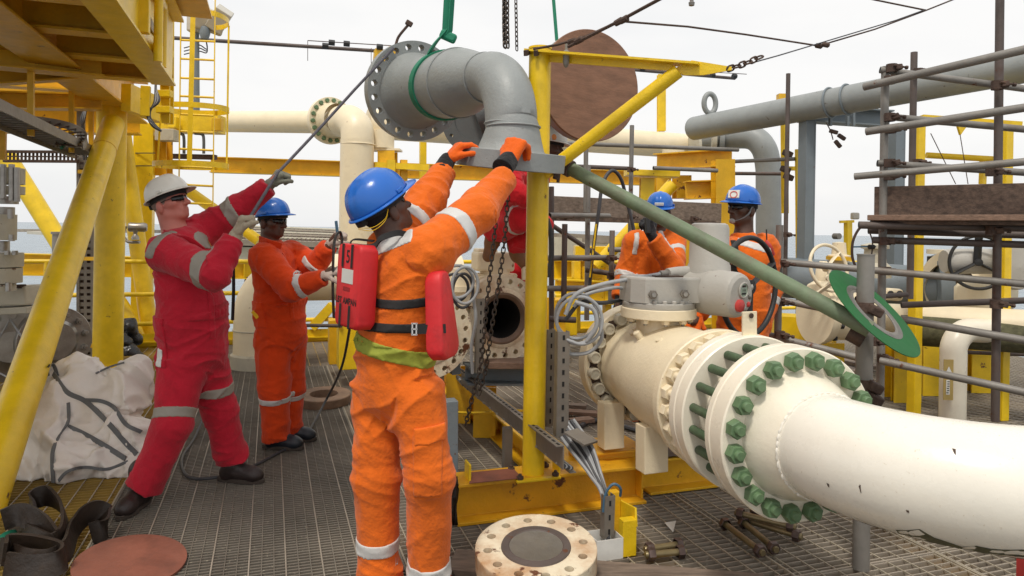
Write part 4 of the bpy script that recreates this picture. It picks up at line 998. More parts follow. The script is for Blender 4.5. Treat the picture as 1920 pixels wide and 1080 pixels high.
# grey support and plank below the open valve
t = thing('grey_support_beam', 'blue-grey support beam with a reddish plank on top under the open valve', 'beam', at(940, 715, 5.1))
MB().ibeam(at(872, 700, 5.15), at(1010, 702, 5.3), .22, .13).build('beam', M['grey_blue'], t, smooth=0)
MB().bar(at(908, 680, 5.1), at(1008, 681, 5.2), .24, .045, UP).build('plank', M['wood_red'], t, smooth=0, bevel=.004)
MB().bar(at(850, 640, 5.0), at(853, 700, 5.0), .06, .1, D1).build('gusset', M['grey_blue'], t, smooth=0)
t = thing('grey_bracket', 'blue-grey welded bracket standing on the grating beside the centre worker', 'bracket', onz(845, 890))
b = at(838, 890, 4.4); MB().bar(Vector((b.x, b.y, 0)), at(838, 750, 4.4), .12, .10, D1).build('upright', M['grey_blue'], t, smooth=0, bevel=.004)
MB().bar(Vector((b.x-.05, b.y-.1, .01)), Vector((b.x+.16, b.y-.1, .01)), .26, .02, UP).build('base_plate', M['grey_blue'], t, smooth=0)
MB().bar(Vector((b.x, b.y-.06, .16)), Vector((b.x+.1, b.y-.06, .05)), .1, .02, UP).build('gusset', M['grey_blue'], t, smooth=0)
t = thing('yellow_hose', 'thin bright yellow hose stretched low behind the centre worker', 'hose', at(900, 775, 5))
MB().path(bez([at(838, 772, 4.7), at(870, 774, 4.8), at(905, 774, 4.95), at(945, 770, 5.1), at(990, 770, 5.3)], 6), .009, 8).build('hose', mat('yellow_hose', (.75, .48, .02), .5), t)
MB().tube(at(836, 772, 4.69), at(853, 773, 4.74), .016, 10).build('coupling', M['rubber'], t)
for (px, y0, y1, Y, w, lab_) in ((862, 690, 765, 5.9, .2, 'short yellow stub column just right of the centre worker behind the cable tray'), (910, 722, 808, 5.5, .17, 'short yellow stub column under the grey support beam'), (1016, 560, 640, 7.5, .3, 'thick yellow stub column glimpsed right behind the yellow post')):
    a = at(px, y0, Y); t = thing('stub_column', lab_, 'column', (a.x, a.y, 0)); MB().ibeam(Vector((a.x, a.y, 0)), a, w, w).build('stub', M['yellow_dull'], t, smooth=0)

# ---------------------------------------------------------------- suspended grey spool
def spool():
    t = thing('pipe_spool', 'grey flanged pipe spool with a bend hanging from the green sling', 'pipe spool', at(957, 300, 3.75))
    V = at(956, 295, 3.77); Dc = at(775, 172, 5.1)
    lo = at(957, 297, 3.77)
    H = at(930, 126, 3.77).z                       # height of the horizontal run at the bend
    top = Vector((V.x, V.y, H)); dh = (Dc-top).normalized()
    # lower flange with slight tilt
    tilt = Vector((.075, -.10, 1)).normalized()
    mb = MB(); mb.lathe(lo, tilt, [(.13, -.056), (.288, -.056), (.291, -.053), (.291, .036), (.288, .039), (.185, .039), (.175, .05), (.158, .10), (.144, .15), (.1385, .165)], 72)
    mb.build('lower_flange', M['grey'], t, smooth=35)
    MB().lathe(lo, -tilt, [(.17, .056), (.17, .060), (.12, .060), (.118, -.05)], 48).build('sealing_face', M['grey_dark'], t)
    R = .30; rp_ = .139
    # bend: from vertical to dh
    hd = dh; v0 = lo+tilt*.165; bend0 = Vector((V.x+.004, V.y, H-R)); pts = [lo+tilt*.10, v0, v0.lerp(bend0, .5), bend0]
    ctr = bend0+Vector((hd.x, hd.y, 0)).normalized()*R; e1 = -Vector((hd.x, hd.y, 0)).normalized()
    for i in range(1, 17):
        a = (PI/2)*i/16; pts.append(ctr+e1*(R*math.cos(a))+UP*(R*math.sin(a)))
    MB().path(pts, rp_, 48, cap=False).build('elbow', M['grey'], t)
    e = pts[-1]; L = (Dc-e).length; dd = (Dc-e).normalized()
    MB().lathe(e, dd, [(rp_, 0), (rp_+.002, .04), (.150, .10), (.185, .24), (.205, .33), (.211, .40), (.212, L-.30), (.218, L-.22), (.24, L-.12), (.262, L-.07), (.27, L-.055)], 64).build('reducer', M['grey'], t, smooth=50)
    for (p_, dr, rr) in ((bend0, UP, rp_+.002), (v0, UP, rp_+.004), (e+dd*.012, dd, rp_+.003), (e+dd*.40, dd, .2135)):
        x, y, z = frame(dr); MB().path([p_+x*((rr+random.uniform(-.001, .001))*math.cos(2*PI*i/60))+y*(rr*math.sin(2*PI*i/60)) for i in range(60)], .005, 6, closed=True).build('weld_bead', M['grey'], t)
    mb = MB(); disc_holes(mb, Dc, dd, .26, .352, .307, .0235, 20, -.055, .03, a0=.08); mb.build('flange', M['grey'], t, smooth=30)
    MB().lathe(Dc, dd, [(.262, .03), (.20, .034), (.198, -.2)], 64).build('flange_face', M['grey_dark'], t)
    # chalk scratches
    for (x0, y0, x1, y1) in ((913, 88, 926, 92), (936, 98, 955, 90), (967, 125, 970, 138)):
        r0 = ray(x0, y0)
    # rusty lifting hook
    MB().path(bez([at(742, 84, 5.0), at(748, 68, 5.0), at(766, 46, 5.0)], 5), .010, 8).build('hook', M['rusty'], t)
    MB().box(at(767, 44, 5.0), (.05, .03, .035), Euler((0, .5, .2)).to_matrix()).build('hook_head', M['rusty'], t, bevel=.006)
    MB().tube(at(730, 92, 5.0), at(748, 86, 5.0), .018, 10).build('bolt', M['yellow_rust'], t)
    return t, e, dd, Dc
sp, se, sdd, sDc = spool()
def spool2():
    t = thing('pipe_spool', 'second grey pipe spool closed by a large round brown plywood cover', 'pipe spool', at(1105, 270, 4.7))
    c = at(1107, 161, 4.62); d = (-D1*.96+D2*.10).normalized(); r = .365
    MB().lathe(c, d, [(0, .012), (r-.004, .012), (r, .008), (r, -.006), (0, -.006)], 72).build('plywood_cover', M['ply'], t, smooth=30)
    MB().lathe(c, d, [(.1, -.008), (r-.012, -.008), (r-.008, -.012), (r-.008, -.09), (.25, -.095), (.22, -.16), (.19, -.22)], 72).build('flange', M['grey'], t, smooth=30)
    a = c-d*.2; e = at(893, 222, 6.1); m1 = c-d*.9; m2 = at(985, 196, 6.0)
    pts = bez([a, c-d*.5, m1, m2, at(930, 208, 6.1), e], 10)
    MB().path(pts, .165, 32).build('pipe', M['grey_dark'], t)
    d3 = Vector((-.45, -.75, -.05)).normalized()
    d3 = Vector((-.3, -.9, 0)).normalized()
    mb = MB(); disc_holes(mb, e, d3, .19, .31, .262, .018, 16, -.03, .03, a0=.2); mb.lathe(e, d3, [(.19, -.03), (.19, .02), (0, .02)], 40); mb.build('small_flange', M['grey_dark'], t, smooth=30)
    return t
spool2()
# ---------------------------------------------------------------- slings and chains
def flat_path(pts, w, th, widthdir):
    mb = MB(); vs = []
    pts = [Vector(p) for p in pts]
    for i, p in enumerate(pts):
        tg = (pts[min(i+1, len(pts)-1)]-pts[max(i-1, 0)]).normalized()
        wd = widthdir(i, p, tg) if callable(widthdir) else widthdir
        wd = (wd-tg*wd.dot(tg)).normalized(); nn = tg.cross(wd)
        for (a, b) in ((-1, -1), (1, -1), (1, 1), (-1, 1)): vs.append(p+wd*(a*w/2)+nn*(b*th/2))
    n = len(pts); fs = [(i*4+k, i*4+(k+1) % 4, (i+1)*4+(k+1) % 4, (i+1)*4+k) for i in range(n-1) for k in range(4)]+[(0,1,2,3), tuple(range(4*n-4, 4*n))]
    return mb.add(vs, fs)
t = thing('lifting_sling', 'green webbing sling choked round the grey spool and rising out of frame', 'sling', at(838, 70, 4.4))
c = se+sdd*.62; x, y, z = frame(sdd); ring = []
for i in range(41):
    a = 2*PI*i/40; ring.append(c+x*(.218*math.cos(a))+y*(.218*math.sin(a))+sdd*(.05*math.cos(a+.6)))
flat_path(ring, .070, .012, lambda i, p, tg: sdd).build('loop', M['sling'], t)
kn = at(836, 64, (c+UP*.22).y)
tp = max(ring, key=lambda p: p.z)
left = [p for p in ring if proj(p)[0] < proj(c)[0]]
lp = min(ring, key=lambda p: abs(proj(p)[1]-105)+(0 if proj(p)[0] < proj(c)[0] else 999))
flat_path(bez([lp, lp.lerp(kn, .5)+Vector((-.01, -.02, .0)), kn+UP*.02], 6), .055, .007, lambda i, p, tg: sdd*.6+Vector((.5, -.2, .3))).build('strand', M['sling'], t)
flat_path([kn-UP*.03, kn+UP*.02, at(862, -420, kn.y)], .05, .008, Vector((1, .3, 0))).build('strand', M['sling'], t)
flat_path([kn-UP*.02+Vector((.01, -.01, 0)), kn+Vector((.03, -.02, .02)), at(876, -420, kn.y-.02)], .035, .006, Vector((.7, .7, 0))).build('strand', M['sling'], t)
MB().box(kn+Vector((.015, 0, -.015)), (.11, .05, .06), Euler((0, .4, 0)).to_matrix()).build('knot', M['sling'], t, bevel=.015)
t = thing('lifting_sling', 'thin dark green sling strand rising above the brown plywood cover', 'sling', at(1044, 75, 4.7))
flat_path([at(1044, 76, 4.72), at(1004, -420, 4.75)], .022, .01, Vector((1, 0, 0))).build('strand', M['sling'], t)
def link_mesh(L, wd, r, mt):
    pts = []; h = L/2-wd/2
    for i in range(7): a = PI*i/6; pts.append(Vector((wd/2*math.cos(a), 0, h+wd/2*math.sin(a))))
    for i in range(7): a = PI+PI*i/6; pts.append(Vector((wd/2*math.cos(a), 0, -h+wd/2*math.sin(a))))
    return mesh_of(MB().path(pts, r, 5, closed=True), 'link', mt)
def chain(name, label, pts, L, wd, r, mt='chain', group=None):
    t = thing(name, label, 'chain', pts[0], group); me = link_mesh(L, wd, r, M[mt]); P = bez(pts, 12)
    pitch = L-2*r-.001; acc = 0; k = 0; d_prev = 0; cur = 0; seglen = [(P[i+1]-P[i]).length for i in range(len(P)-1)]; tot = sum(seglen); s = 0
    while s < tot:
        rem = s; i = 0
        while i < len(seglen)-1 and rem > seglen[i]: rem -= seglen[i]; i += 1
        p = P[i].lerp(P[i+1], min(1, rem/seglen[i])); tg = (P[i+1]-P[i]).normalized()
        R = rot_to(tg, Vector((.3, -1, .1))) @ Matrix.Rotation(k % 2*PI/2+.5, 3, 'Z')
        inst(me, 'link', t, TM(p, R)); s += pitch; k += 1
    return t
chain('hoist_chain', 'left dark chain strand hanging past the sleeve in front of the open valve', [at(933, 385, 3.95), at(926, 450, 3.95), at(916, 540, 3.95), at(908, 620, 3.97), at(902, 680, 4.0), at(884, 752, 4.0), at(872, 800, 4.05)], .038, .020, .0038)
chain('hoist_chain', 'right dark chain strand crossing the dark bore of the open valve', [at(952, 372, 4.0), at(946, 450, 4.0), at(934, 540, 4.0), at(921, 620, 4.0), at(911, 690, 4.03), at(896, 745, 4.03)], .038, .020, .0038)
chain('hoist_chain', 'thin chain strand rising at the top between sling and brown cover', [at(969, 90, 4.3), at(968, 40, 4.3), at(967, -30, 4.3), at(966, -300, 4.3)], .036, .018, .0034)
chain('hoist_chain', 'doubled green-black chain just left of the thin one at the top', [at(947, 84, 4.25), at(946, 40, 4.25), at(946, -30, 4.25), at(945, -300, 4.25)], .040, .026, .0065)
chain('hoist_chain', 'dark second strand twisted beside the green-black chain at the top', [at(952, 84, 4.2), at(951, 40, 4.2), at(951, -30, 4.2), at(950, -300, 4.2)], .040, .022, .005)
# rope from the red worker to the spool
t = thing('tag_line', 'taut blue-grey rope from the red worker up to the spool flange', 'rope', at(520, 325, 4.45))
MB().path([at(466, 412, 4.12), at(520, 325, 4.4), at(600, 240, 4.62), at(665, 168, 4.78), at(738, 90, 4.93)], .0095, 8).build('rope', M['rope'], t)

# ---------------------------------------------------------------- faded green tube, gasket and its post
t = thing('green_scaffold_tube', 'long faded green scaffold tube slanting down from the spool to the gasket', 'tube', at(1620, 610, 3.3))
ga = at(1058, 310, 4.05); gb = at(1632, 618, 3.22)
MB().tube(ga, gb, .0385, 28).build('tube', M['green_tube'], t)
MB().lathe(ga, ga-gb, [(.032, .0), (.038, .001)], 24).build('mouth', M['rusty'], t)
def coupler(t, p, r=.04, name='coupler', mt='rusty'):
    p = Vector(p); s = r/.03
    MB().lathe(p-D1*.0, UP, [(r*.9, -.03*s), (r*1.35, -.03*s), (r*1.35, .03*s), (r*.9, .03*s)], 10, closed=True).build(name, M[mt], t, smooth=25)
    MB().box(p+Vector((random.uniform(-.3, .3)*r, -r*1.4, 0)), (r*1.4, r*.9, r*1.3), Euler((.2, random.uniform(-.4, .4), .3)).to_matrix()).build(name, M[mt], t, bevel=.004)
    MB().tube(p+Vector((-r*1.5, -r*1.2, -.01)), p+Vector((r*1.9, -r*1.3, .012)), r*.22, 8).build('bolt', M[mt], t)
MB().lathe(at(1068, 316, 4.02), gb-ga, [(.036, -.05), (.05, -.05), (.05, .01), (.036, .01)], 12, closed=True).build('clamp', M['rusty'], t, smooth=25)
MB().box(at(1046, 320, 3.95), (.03, .04, .10), Euler((0, .3, 0)).to_matrix()).build('clamp', M['rusty'], t, bevel=.006)
MB().tube(at(1052, 296, 3.98), at(1046, 342, 3.98), .009, 8).build('bolt', M['rusty'], t)
t = thing('support_post', 'stout weathered grey post standing behind the foreground pipe with clamps', 'post', onz(1625, 1110))
pb = at(1620, 700, 3.4); pt = at(1617, 477, 3.4)
MB().tube((pb.x, pb.y, 0), (pb.x, pb.y, pt.z), .0385, 28).build('tube', M['galv'], t)
MB().lathe((pb.x, pb.y, pt.z), UP, [(.0385, -.004), (.041, -.004), (.041, .002), (.034, .002), (.033, -.05)], 28).build('lip', M['galv'], t)
for (px, py) in ((1609, 625),):
    p = at(px, py, 3.33); MB().lathe(p, gb-ga, [(.038, -.035), (.056, -.035), (.056, .035), (.038, .035)], 12, closed=True).build('clamp', M['rusty'], t, smooth=25)
    MB().box(at(1604, 606, 3.30), (.08, .06, .05), Euler((.2, .5, .2)).to_matrix()).build('clamp', M['rusty'], t, bevel=.008)
    MB().tube(at(1590, 600, 3.28), at(1645, 616, 3.3), .011, 8).build('bolt', M['rusty'], t)
for py in (576, 720, 742): 
    MB().lathe(at(1619, py, 3.4), UP, [(.034, -.025), (.046, -.025), (.046, .025), (.034, .025)], 12, closed=True).build('clamp', M['rusty'], t, smooth=25)
    MB().box(at(1640, py+6, 3.36), (.07, .05, .045), Euler((.3, .4, .2)).to_matrix()).build('clamp', M['rusty'], t, bevel=.008)
t = thing('spiral_gasket', 'green spiral-wound ring gasket hung tilted on the grey support post', 'gasket', at(1638, 650, 3.35))
gn = Vector((.43, -.62, .66)).normalized()
gn = Vector((.50, -.50, .70)).normalized()
gc = at(1639, 585, 3.34)
MB().lathe(gc, gn, [(.160, -.002), (.262, -.002), (.262, .002), (.160, .002)], 80, closed=True).build('outer_ring', M['gasket'], t, smooth=30)
MB().lathe(gc, gn, [(.138, -.003), (.162, -.0035), (.162, .0035), (.138, .003)], 72, closed=True).build('winding', M['steel'], t, smooth=30)
MB().lathe(gc, gn, [(.122, -.002), (.139, -.002), (.139, .002), (.122, .002)], 72, closed=True).build('inner_ring', M['galv'], t, smooth=30)

# ================================================================ people: smooth volumes meshed with surface nets
_rs = np.random.RandomState(3); _T = _rs.rand(32, 32, 32).astype(np.float32)
def vnoise(P):                                  # smooth value noise, 0..1
    F = np.floor(P).astype(np.int64); f = (P-F).astype(np.float32); f = f*f*(3-2*f); i = F & 31; j = (F+1) & 31
    a, b, c = i[:, 0], i[:, 1], i[:, 2]; A, B, C = j[:, 0], j[:, 1], j[:, 2]; x, y, z = f[:, 0], f[:, 1], f[:, 2]
    def L(u, v, t): return u+(v-u)*t
    return L(L(L(_T[a, b, c], _T[A, b, c], x), L(_T[a, B, c], _T[A, B, c], x), y), L(L(_T[a, b, C], _T[A, b, C], x), L(_T[a, B, C], _T[A, B, C], x), y), z)
def surface_nets(D, lo, h):
    S_ = D < 0; nx, ny, nz = D.shape
    c = np.zeros((nx-1, ny-1, nz-1), np.int8)
    for i in (0, 1):
        for j in (0, 1):
            for k in (0, 1): c += S_[i:nx-1+i, j:ny-1+j, k:nz-1+k]
    act = (c > 0) & (c < 8); idx = np.argwhere(act); n = len(idx)
    if n == 0: return np.zeros((0, 3)), []
    vid = -np.ones(act.shape, np.int64); vid[act] = np.arange(n)
    acc = np.zeros((n, 3), np.float64); cnt = np.zeros(n)
    corners = [(i, j, k) for i in (0, 1) for j in (0, 1) for k in (0, 1)]
    for a in corners:
        for ax in range(3):
            if a[ax]: continue
            b = list(a); b[ax] = 1
            va = D[idx[:, 0]+a[0], idx[:, 1]+a[1], idx[:, 2]+a[2]]; vb = D[idx[:, 0]+b[0], idx[:, 1]+b[1], idx[:, 2]+b[2]]
            m = (va < 0) != (vb < 0); t = va[m]/(va[m]-vb[m]); p = np.tile(np.array(a, float), (m.sum(), 1)); p[:, ax] += t
            acc[m] += p; cnt[m] += 1
    V = (idx+acc/cnt[:, None])*h+np.array(lo); Fs = []
    for ax in range(3):
        sl0 = [slice(None)]*3; sl1 = [slice(None)]*3; sl0[ax] = slice(0, -1); sl1[ax] = slice(1, None)
        e = S_[tuple(sl0)] != S_[tuple(sl1)]; u, v = [(1, 2), (2, 0), (0, 1)][ax]
        q = np.argwhere(e); ok = (q[:, u] > 0) & (q[:, v] > 0) & (q[:, u] < D.shape[u]-1) & (q[:, v] < D.shape[v]-1); q = q[ok]
        ins = S_[q[:, 0], q[:, 1], q[:, 2]]
        def g(du, dv):
            r = q.copy(); r[:, u] -= du; r[:, v] -= dv; return vid[r[:, 0], r[:, 1], r[:, 2]]
        f = np.stack([g(1, 1), g(0, 1), g(0, 0), g(1, 0)], 1); f[~ins] = f[~ins][:, ::-1]; Fs.append(f)
    return V, np.concatenate(Fs)
def A_(v): return np.array([v[0], v[1], v[2]], np.float32)
class Vol:
    def __init__(s, h, k=.03): s.h = h; s.k = k; s.pr = []; s.D = None
    def cap(s, a, b, ra, rb=None, sq=None, cut=False, seg=True, k=None):
        s.pr.append(('c', A_(a), A_(b), ra, ra if rb is None else rb, sq, cut, seg, k)); return s
    def ell(s, c, R, rad, k=None, sub=False):   # R: 3 axis vectors
        s.pr.append(('e', A_(c), np.stack([A_(x) for x in R]), np.array(rad, np.float32), sub, k)); return s
    def bounds(s, pad=.05):
        lo = np.full(3, 9e9); hi = -lo
        for p in s.pr:
            if p[0] == 'c':
                r = max(p[3], p[4])
                for q in (p[1], p[2]): lo = np.minimum(lo, q-r); hi = np.maximum(hi, q+r)
            else:
                r = p[3].max(); lo = np.minimum(lo, p[1]-r); hi = np.maximum(hi, p[1]+r)
        return lo-pad, hi+pad
    def solve(s):
        lo, hi = s.bounds(.04+s.k*1.2); h = s.h; n = np.ceil((hi-lo)/h).astype(int)+1
        s.lo = lo; s.ax = [(lo[i]+h*np.arange(n[i])).astype(np.float32) for i in range(3)]
        D = np.full(n, .5, np.float32); ID = np.zeros(n, np.int16); best = np.full(n, 9., np.float32)
        for pi, p in enumerate(s.pr):
            k = (p[8] if p[0] == 'c' else p[5]) or s.k
            if p[0] == 'c':
                r = max(p[3], p[4]); a = np.minimum(p[1], p[2])-r-3*k; b = np.maximum(p[1], p[2])+r+3*k
            else:
                r = p[3].max(); a = p[1]-r-3*k; b = p[1]+r+3*k
            i0 = np.clip(np.floor((a-lo)/h).astype(int), 0, n-1); i1 = np.clip(np.ceil((b-lo)/h).astype(int)+1, 1, n)
            sl = tuple(slice(i0[i], i1[i]) for i in range(3))
            X = s.ax[0][sl[0]][:, None, None]; Y = s.ax[1][sl[1]][None, :, None]; Z = s.ax[2][sl[2]][None, None, :]
            if p[0] == 'c':
                _, A, B, ra, rb, sq, cut, seg, _k = p; ab = B-A; dx, dy, dz = X-A[0], Y-A[1], Z-A[2]
                if sq is not None:
                    f, q = A_(sq[0]), sq[1]; pf = (dx*f[0]+dy*f[1]+dz*f[2])*(1/q-1); dx = dx+f[0]*pf; dy = dy+f[1]*pf; dz = dz+f[2]*pf
                    g = float(ab@f)*(1/q-1); ab2 = ab+f*g
                else: ab2 = ab
                L2 = float(ab2@ab2)+1e-9; t = np.clip((dx*ab2[0]+dy*ab2[1]+dz*ab2[2])/L2, 0, 1)
                d = np.sqrt((dx-t*ab2[0])**2+(dy-t*ab2[1])**2+(dz-t*ab2[2])**2)-(ra+(rb-ra)*t)
                if sq is not None: d = d*.85
                if cut:
                    u = ab/np.sqrt(ab@ab); d = np.maximum(d, (X-B[0])*u[0]+(Y-B[1])*u[1]+(Z-B[2])*u[2])
            else:
                _, C, R, rad, sub, _k = p; dx, dy, dz = X-C[0], Y-C[1], Z-C[2]; g = 0; g2 = 0
                for i in range(3):
                    c = dx*R[i][0]+dy*R[i][1]+dz*R[i][2]; g = g+(c/rad[i])**2; g2 = g2+(c/rad[i]**2)**2
                g = np.sqrt(g); d = g*(g-1)/np.maximum(np.sqrt(g2), 1e-6)
            Ds = D[sl]
            if p[0] == 'e' and p[4]:
                hh = np.clip(.5-.5*(Ds+d)/k, 0, 1); D[sl] = Ds*(1-hh)+(-d)*hh+k*hh*(1-hh)
            else:
                hh = np.clip(.5+.5*(Ds-d)/k, 0, 1); D[sl] = Ds*(1-hh)+d*hh-k*hh*(1-hh)
                bs = best[sl]; m = d < bs; bs[m] = d[m]; ids = ID[sl]; ids[m] = pi
        s.D = D; s.ID = ID; return s
    def pts(s, m):
        i = np.argwhere(m); return np.stack([s.ax[0][i[:, 0]], s.ax[1][i[:, 1]], s.ax[2][i[:, 2]]], 1)
    def folds(s, joints, base=.0035, seed=0, fr=1.0):
        m = np.abs(s.D) < .045; P = s.pts(m); ids = s.ID[m]; amp = np.full(len(P), base, np.float32)
        for (c, r, a) in joints: amp += a*np.exp(-((P-A_(c))**2).sum(1)/(r*r))
        W_ = np.stack([vnoise(P*4.5+7.3+seed), vnoise(P*4.5+3.1+seed), vnoise(P*4.5+11.7+seed)], 1)-.5
        Q = P+W_*.16; out = np.zeros(len(P), np.float32)
        for pi, p in enumerate(s.pr):
            k = ids == pi
            if not k.any() or p[0] != 'c': continue
            ax = p[2]-p[1]; gs = pi*1.7
            if isinstance(p[7], tuple): ax = A_(p[7][1]); gs = p[7][0]
            ax = ax/max(1e-6, np.linalg.norm(ax)); q = Q[k]
            side = np.cross(ax, np.array([.31, .9, .2])); side /= np.linalg.norm(side)
            for (w, tilt, f1, f2, ex) in ((.95, .35, 12, 3.2, 3.2), (.55, -.6, 18, 4.5, 3.0), (.6, 1.2, 13, 2.6, 3.2), (.12, .1, 38, 12.0, 2.0)):
                dr = ax*math.cos(tilt)+side*math.sin(tilt); al = q@dr; pe = q-np.outer(al, dr)
                nn = vnoise(np.outer(al, dr)*f1*fr+pe*f2*fr+seed+gs); out[k] += w*((1-np.abs(2*nn-1))**ex-.24)
        s.D[m] -= amp*out*.92
        return s
    def mesh(s, name, mt, parent, D=None, lo=None):
        D = s.D if D is None else D; lo = s.lo if lo is None else lo
        V, F = surface_nets(D, lo, s.h)
        me = bpy.data.meshes.new(name); me.from_pydata(V.tolist(), [], F.tolist() if len(F) else []); me.update(); me.materials.append(mt); me.shade_smooth()
        o = bpy.data.objects.new(name, me); COL.objects.link(o); hang(o, parent, Matrix()); return o
    def patch(s, name, mt, parent, c, r, fn, off=.0035):
        """raised cover on the cloth: the volume grown by off, kept where fn(points) < 0, near c"""
        c = A_(c); i0 = [max(0, int((c[i]-r-s.lo[i])/s.h)) for i in range(3)]; i1 = [min(s.D.shape[i], int((c[i]+r-s.lo[i])/s.h)+2) for i in range(3)]
        sl = tuple(slice(i0[i], i1[i]) for i in range(3)); d = s.D[sl].copy()
        if 0 in d.shape: return None
        X, Y, Z = np.meshgrid(s.ax[0][sl[0]], s.ax[1][sl[1]], s.ax[2][sl[2]], indexing='ij')
        P = np.stack([X, Y, Z], -1); lim = np.sqrt(((P-c)**2).sum(-1))-(r-.012)
        d = np.maximum(np.maximum(d-off, fn(P)), lim)
        d = np.maximum(d, -(s.D[sl]+.012))
        V, F = surface_nets(d, [s.ax[i][i0[i]] for i in range(3)], s.h)
        if len(V) == 0: return None
        me = bpy.data.meshes.new(name); me.from_pydata(V.tolist(), [], F.tolist()); me.update(); me.materials.append(mt); me.shade_smooth()
        o = bpy.data.objects.new(name, me); COL.objects.link(o); hang(o, parent, Matrix()); return o
    def band(s, name, mt, parent, a, b, t, w, r=.17, off=.0035, tilt=(0, 0, 0)):
        a = Vector(a); b = Vector(b); c = a.lerp(b, t); u = A_(((b-a).normalized()+Vector(tilt)).normalized()); cc = A_(c)
        return s.patch(name, mt, parent, c, r, lambda P: np.abs((P-cc)@u)-w/2, off)
def surf(v, px, py, y0=2.4, y1=7.0):               # first cloth point met along a line of sight, with its outward normal
    r = ray(px, py)
    for i in range(int((y1-y0)/.003)):
        p = CAM+r*(y0+i*.003); q = [(p[k]-v.lo[k])/v.h for k in range(3)]
        if all(1 <= q[k] < v.D.shape[k]-2 for k in range(3)):
            a, b, c = [int(round(x)) for x in q]
            if v.D[a, b, c] < 0:
                g = Vector((float(v.D[a+1, b, c]-v.D[a-1, b, c]), float(v.D[a, b+1, c]-v.D[a, b-1, c]), float(v.D[a, b, c+1]-v.D[a, b, c-1]))).normalized(); return p, g
    return at(px, py, y1), Vector((0, -1, 0))
def boxfn(c, X, Y, Z, hx, hy, hz):
    c, X, Y, Z = A_(c), A_(Vector(X).normalized()), A_(Vector(Y).normalized()), A_(Vector(Z).normalized())
    return lambda P: np.maximum(np.maximum(np.abs((P-c)@X)-hx, np.abs((P-c)@Y)-hy), np.abs((P-c)@Z)-hz)
def onb(f, u):
    f = Vector(f).normalized(); u = Vector(u); u = (u-f*u.dot(f)).normalized(); return f, u, f.cross(u).normalized()   # forward, up, right

def add_head(v, c, f, u, neck, nr=.058, sc=1.0):
    f, u, r = onb(f, u); c = Vector(c); g = lambda a, b, d: c+f*(a*sc)+r*(b*sc)+u*(d*sc); R = (f, r, u); k = .018
    v.ell(g(-.005, 0, .03), R, (.097*sc, .077*sc, .092*sc), k=.03)
    v.ell(g(.03, 0, -.035), R, (.062*sc, .058*sc, .075*sc), k=.03)
    v.ell(g(.068, 0, -.083), R, (.024*sc, .026*sc, .022*sc), k=.02)
    v.cap(g(.0, .052, -.06), g(.062, .02, -.085), .020*sc, .017*sc, seg=False, k=.02); v.cap(g(.0, -.052, -.06), g(.062, -.02, -.085), .020*sc, .017*sc, seg=False, k=.02)
    v.cap(g(.090, 0, .012), g(.119, 0, -.024), .010*sc, .015*sc, seg=False, k=.010)
    for s_ in (-1, 1):
        v.cap(g(.100, .012*s_, -.027), g(.103, .008*s_, -.026), .009*sc, .009*sc, seg=False, k=.008)
        v.ell(g(.050, .052*s_, -.012), R, (.03*sc, .018*sc, .022*sc), k=.02)
        v.ell(g(.086, .033*s_, .012), R, (.014*sc, .018*sc, .012*sc), k=.012, sub=True)
        v.ell(g(-.012, .083*s_, -.014), (f, r, u), (.022*sc, .013*sc, .036*sc), k=.005)
    v.cap(g(.088, -.034, .030), g(.088, .034, .030), .010*sc, .010*sc, seg=False, k=.014)
    v.cap(g(.086, -.020, -.050), g(.086, .020, -.050), .010*sc, .010*sc, seg=False, k=.008)
    v.cap(g(.083, -.017, -.064), g(.083, .017, -.064), .011*sc, .011*sc, seg=False, k=.008)
    v.ell(g(.099, 0, -.057), R, (.010*sc, .022*sc, .0025*sc), k=.003, sub=True)
    v.cap(g(-.025, 0, -.05), neck, nr, nr*1.12, seg=False, k=.03)

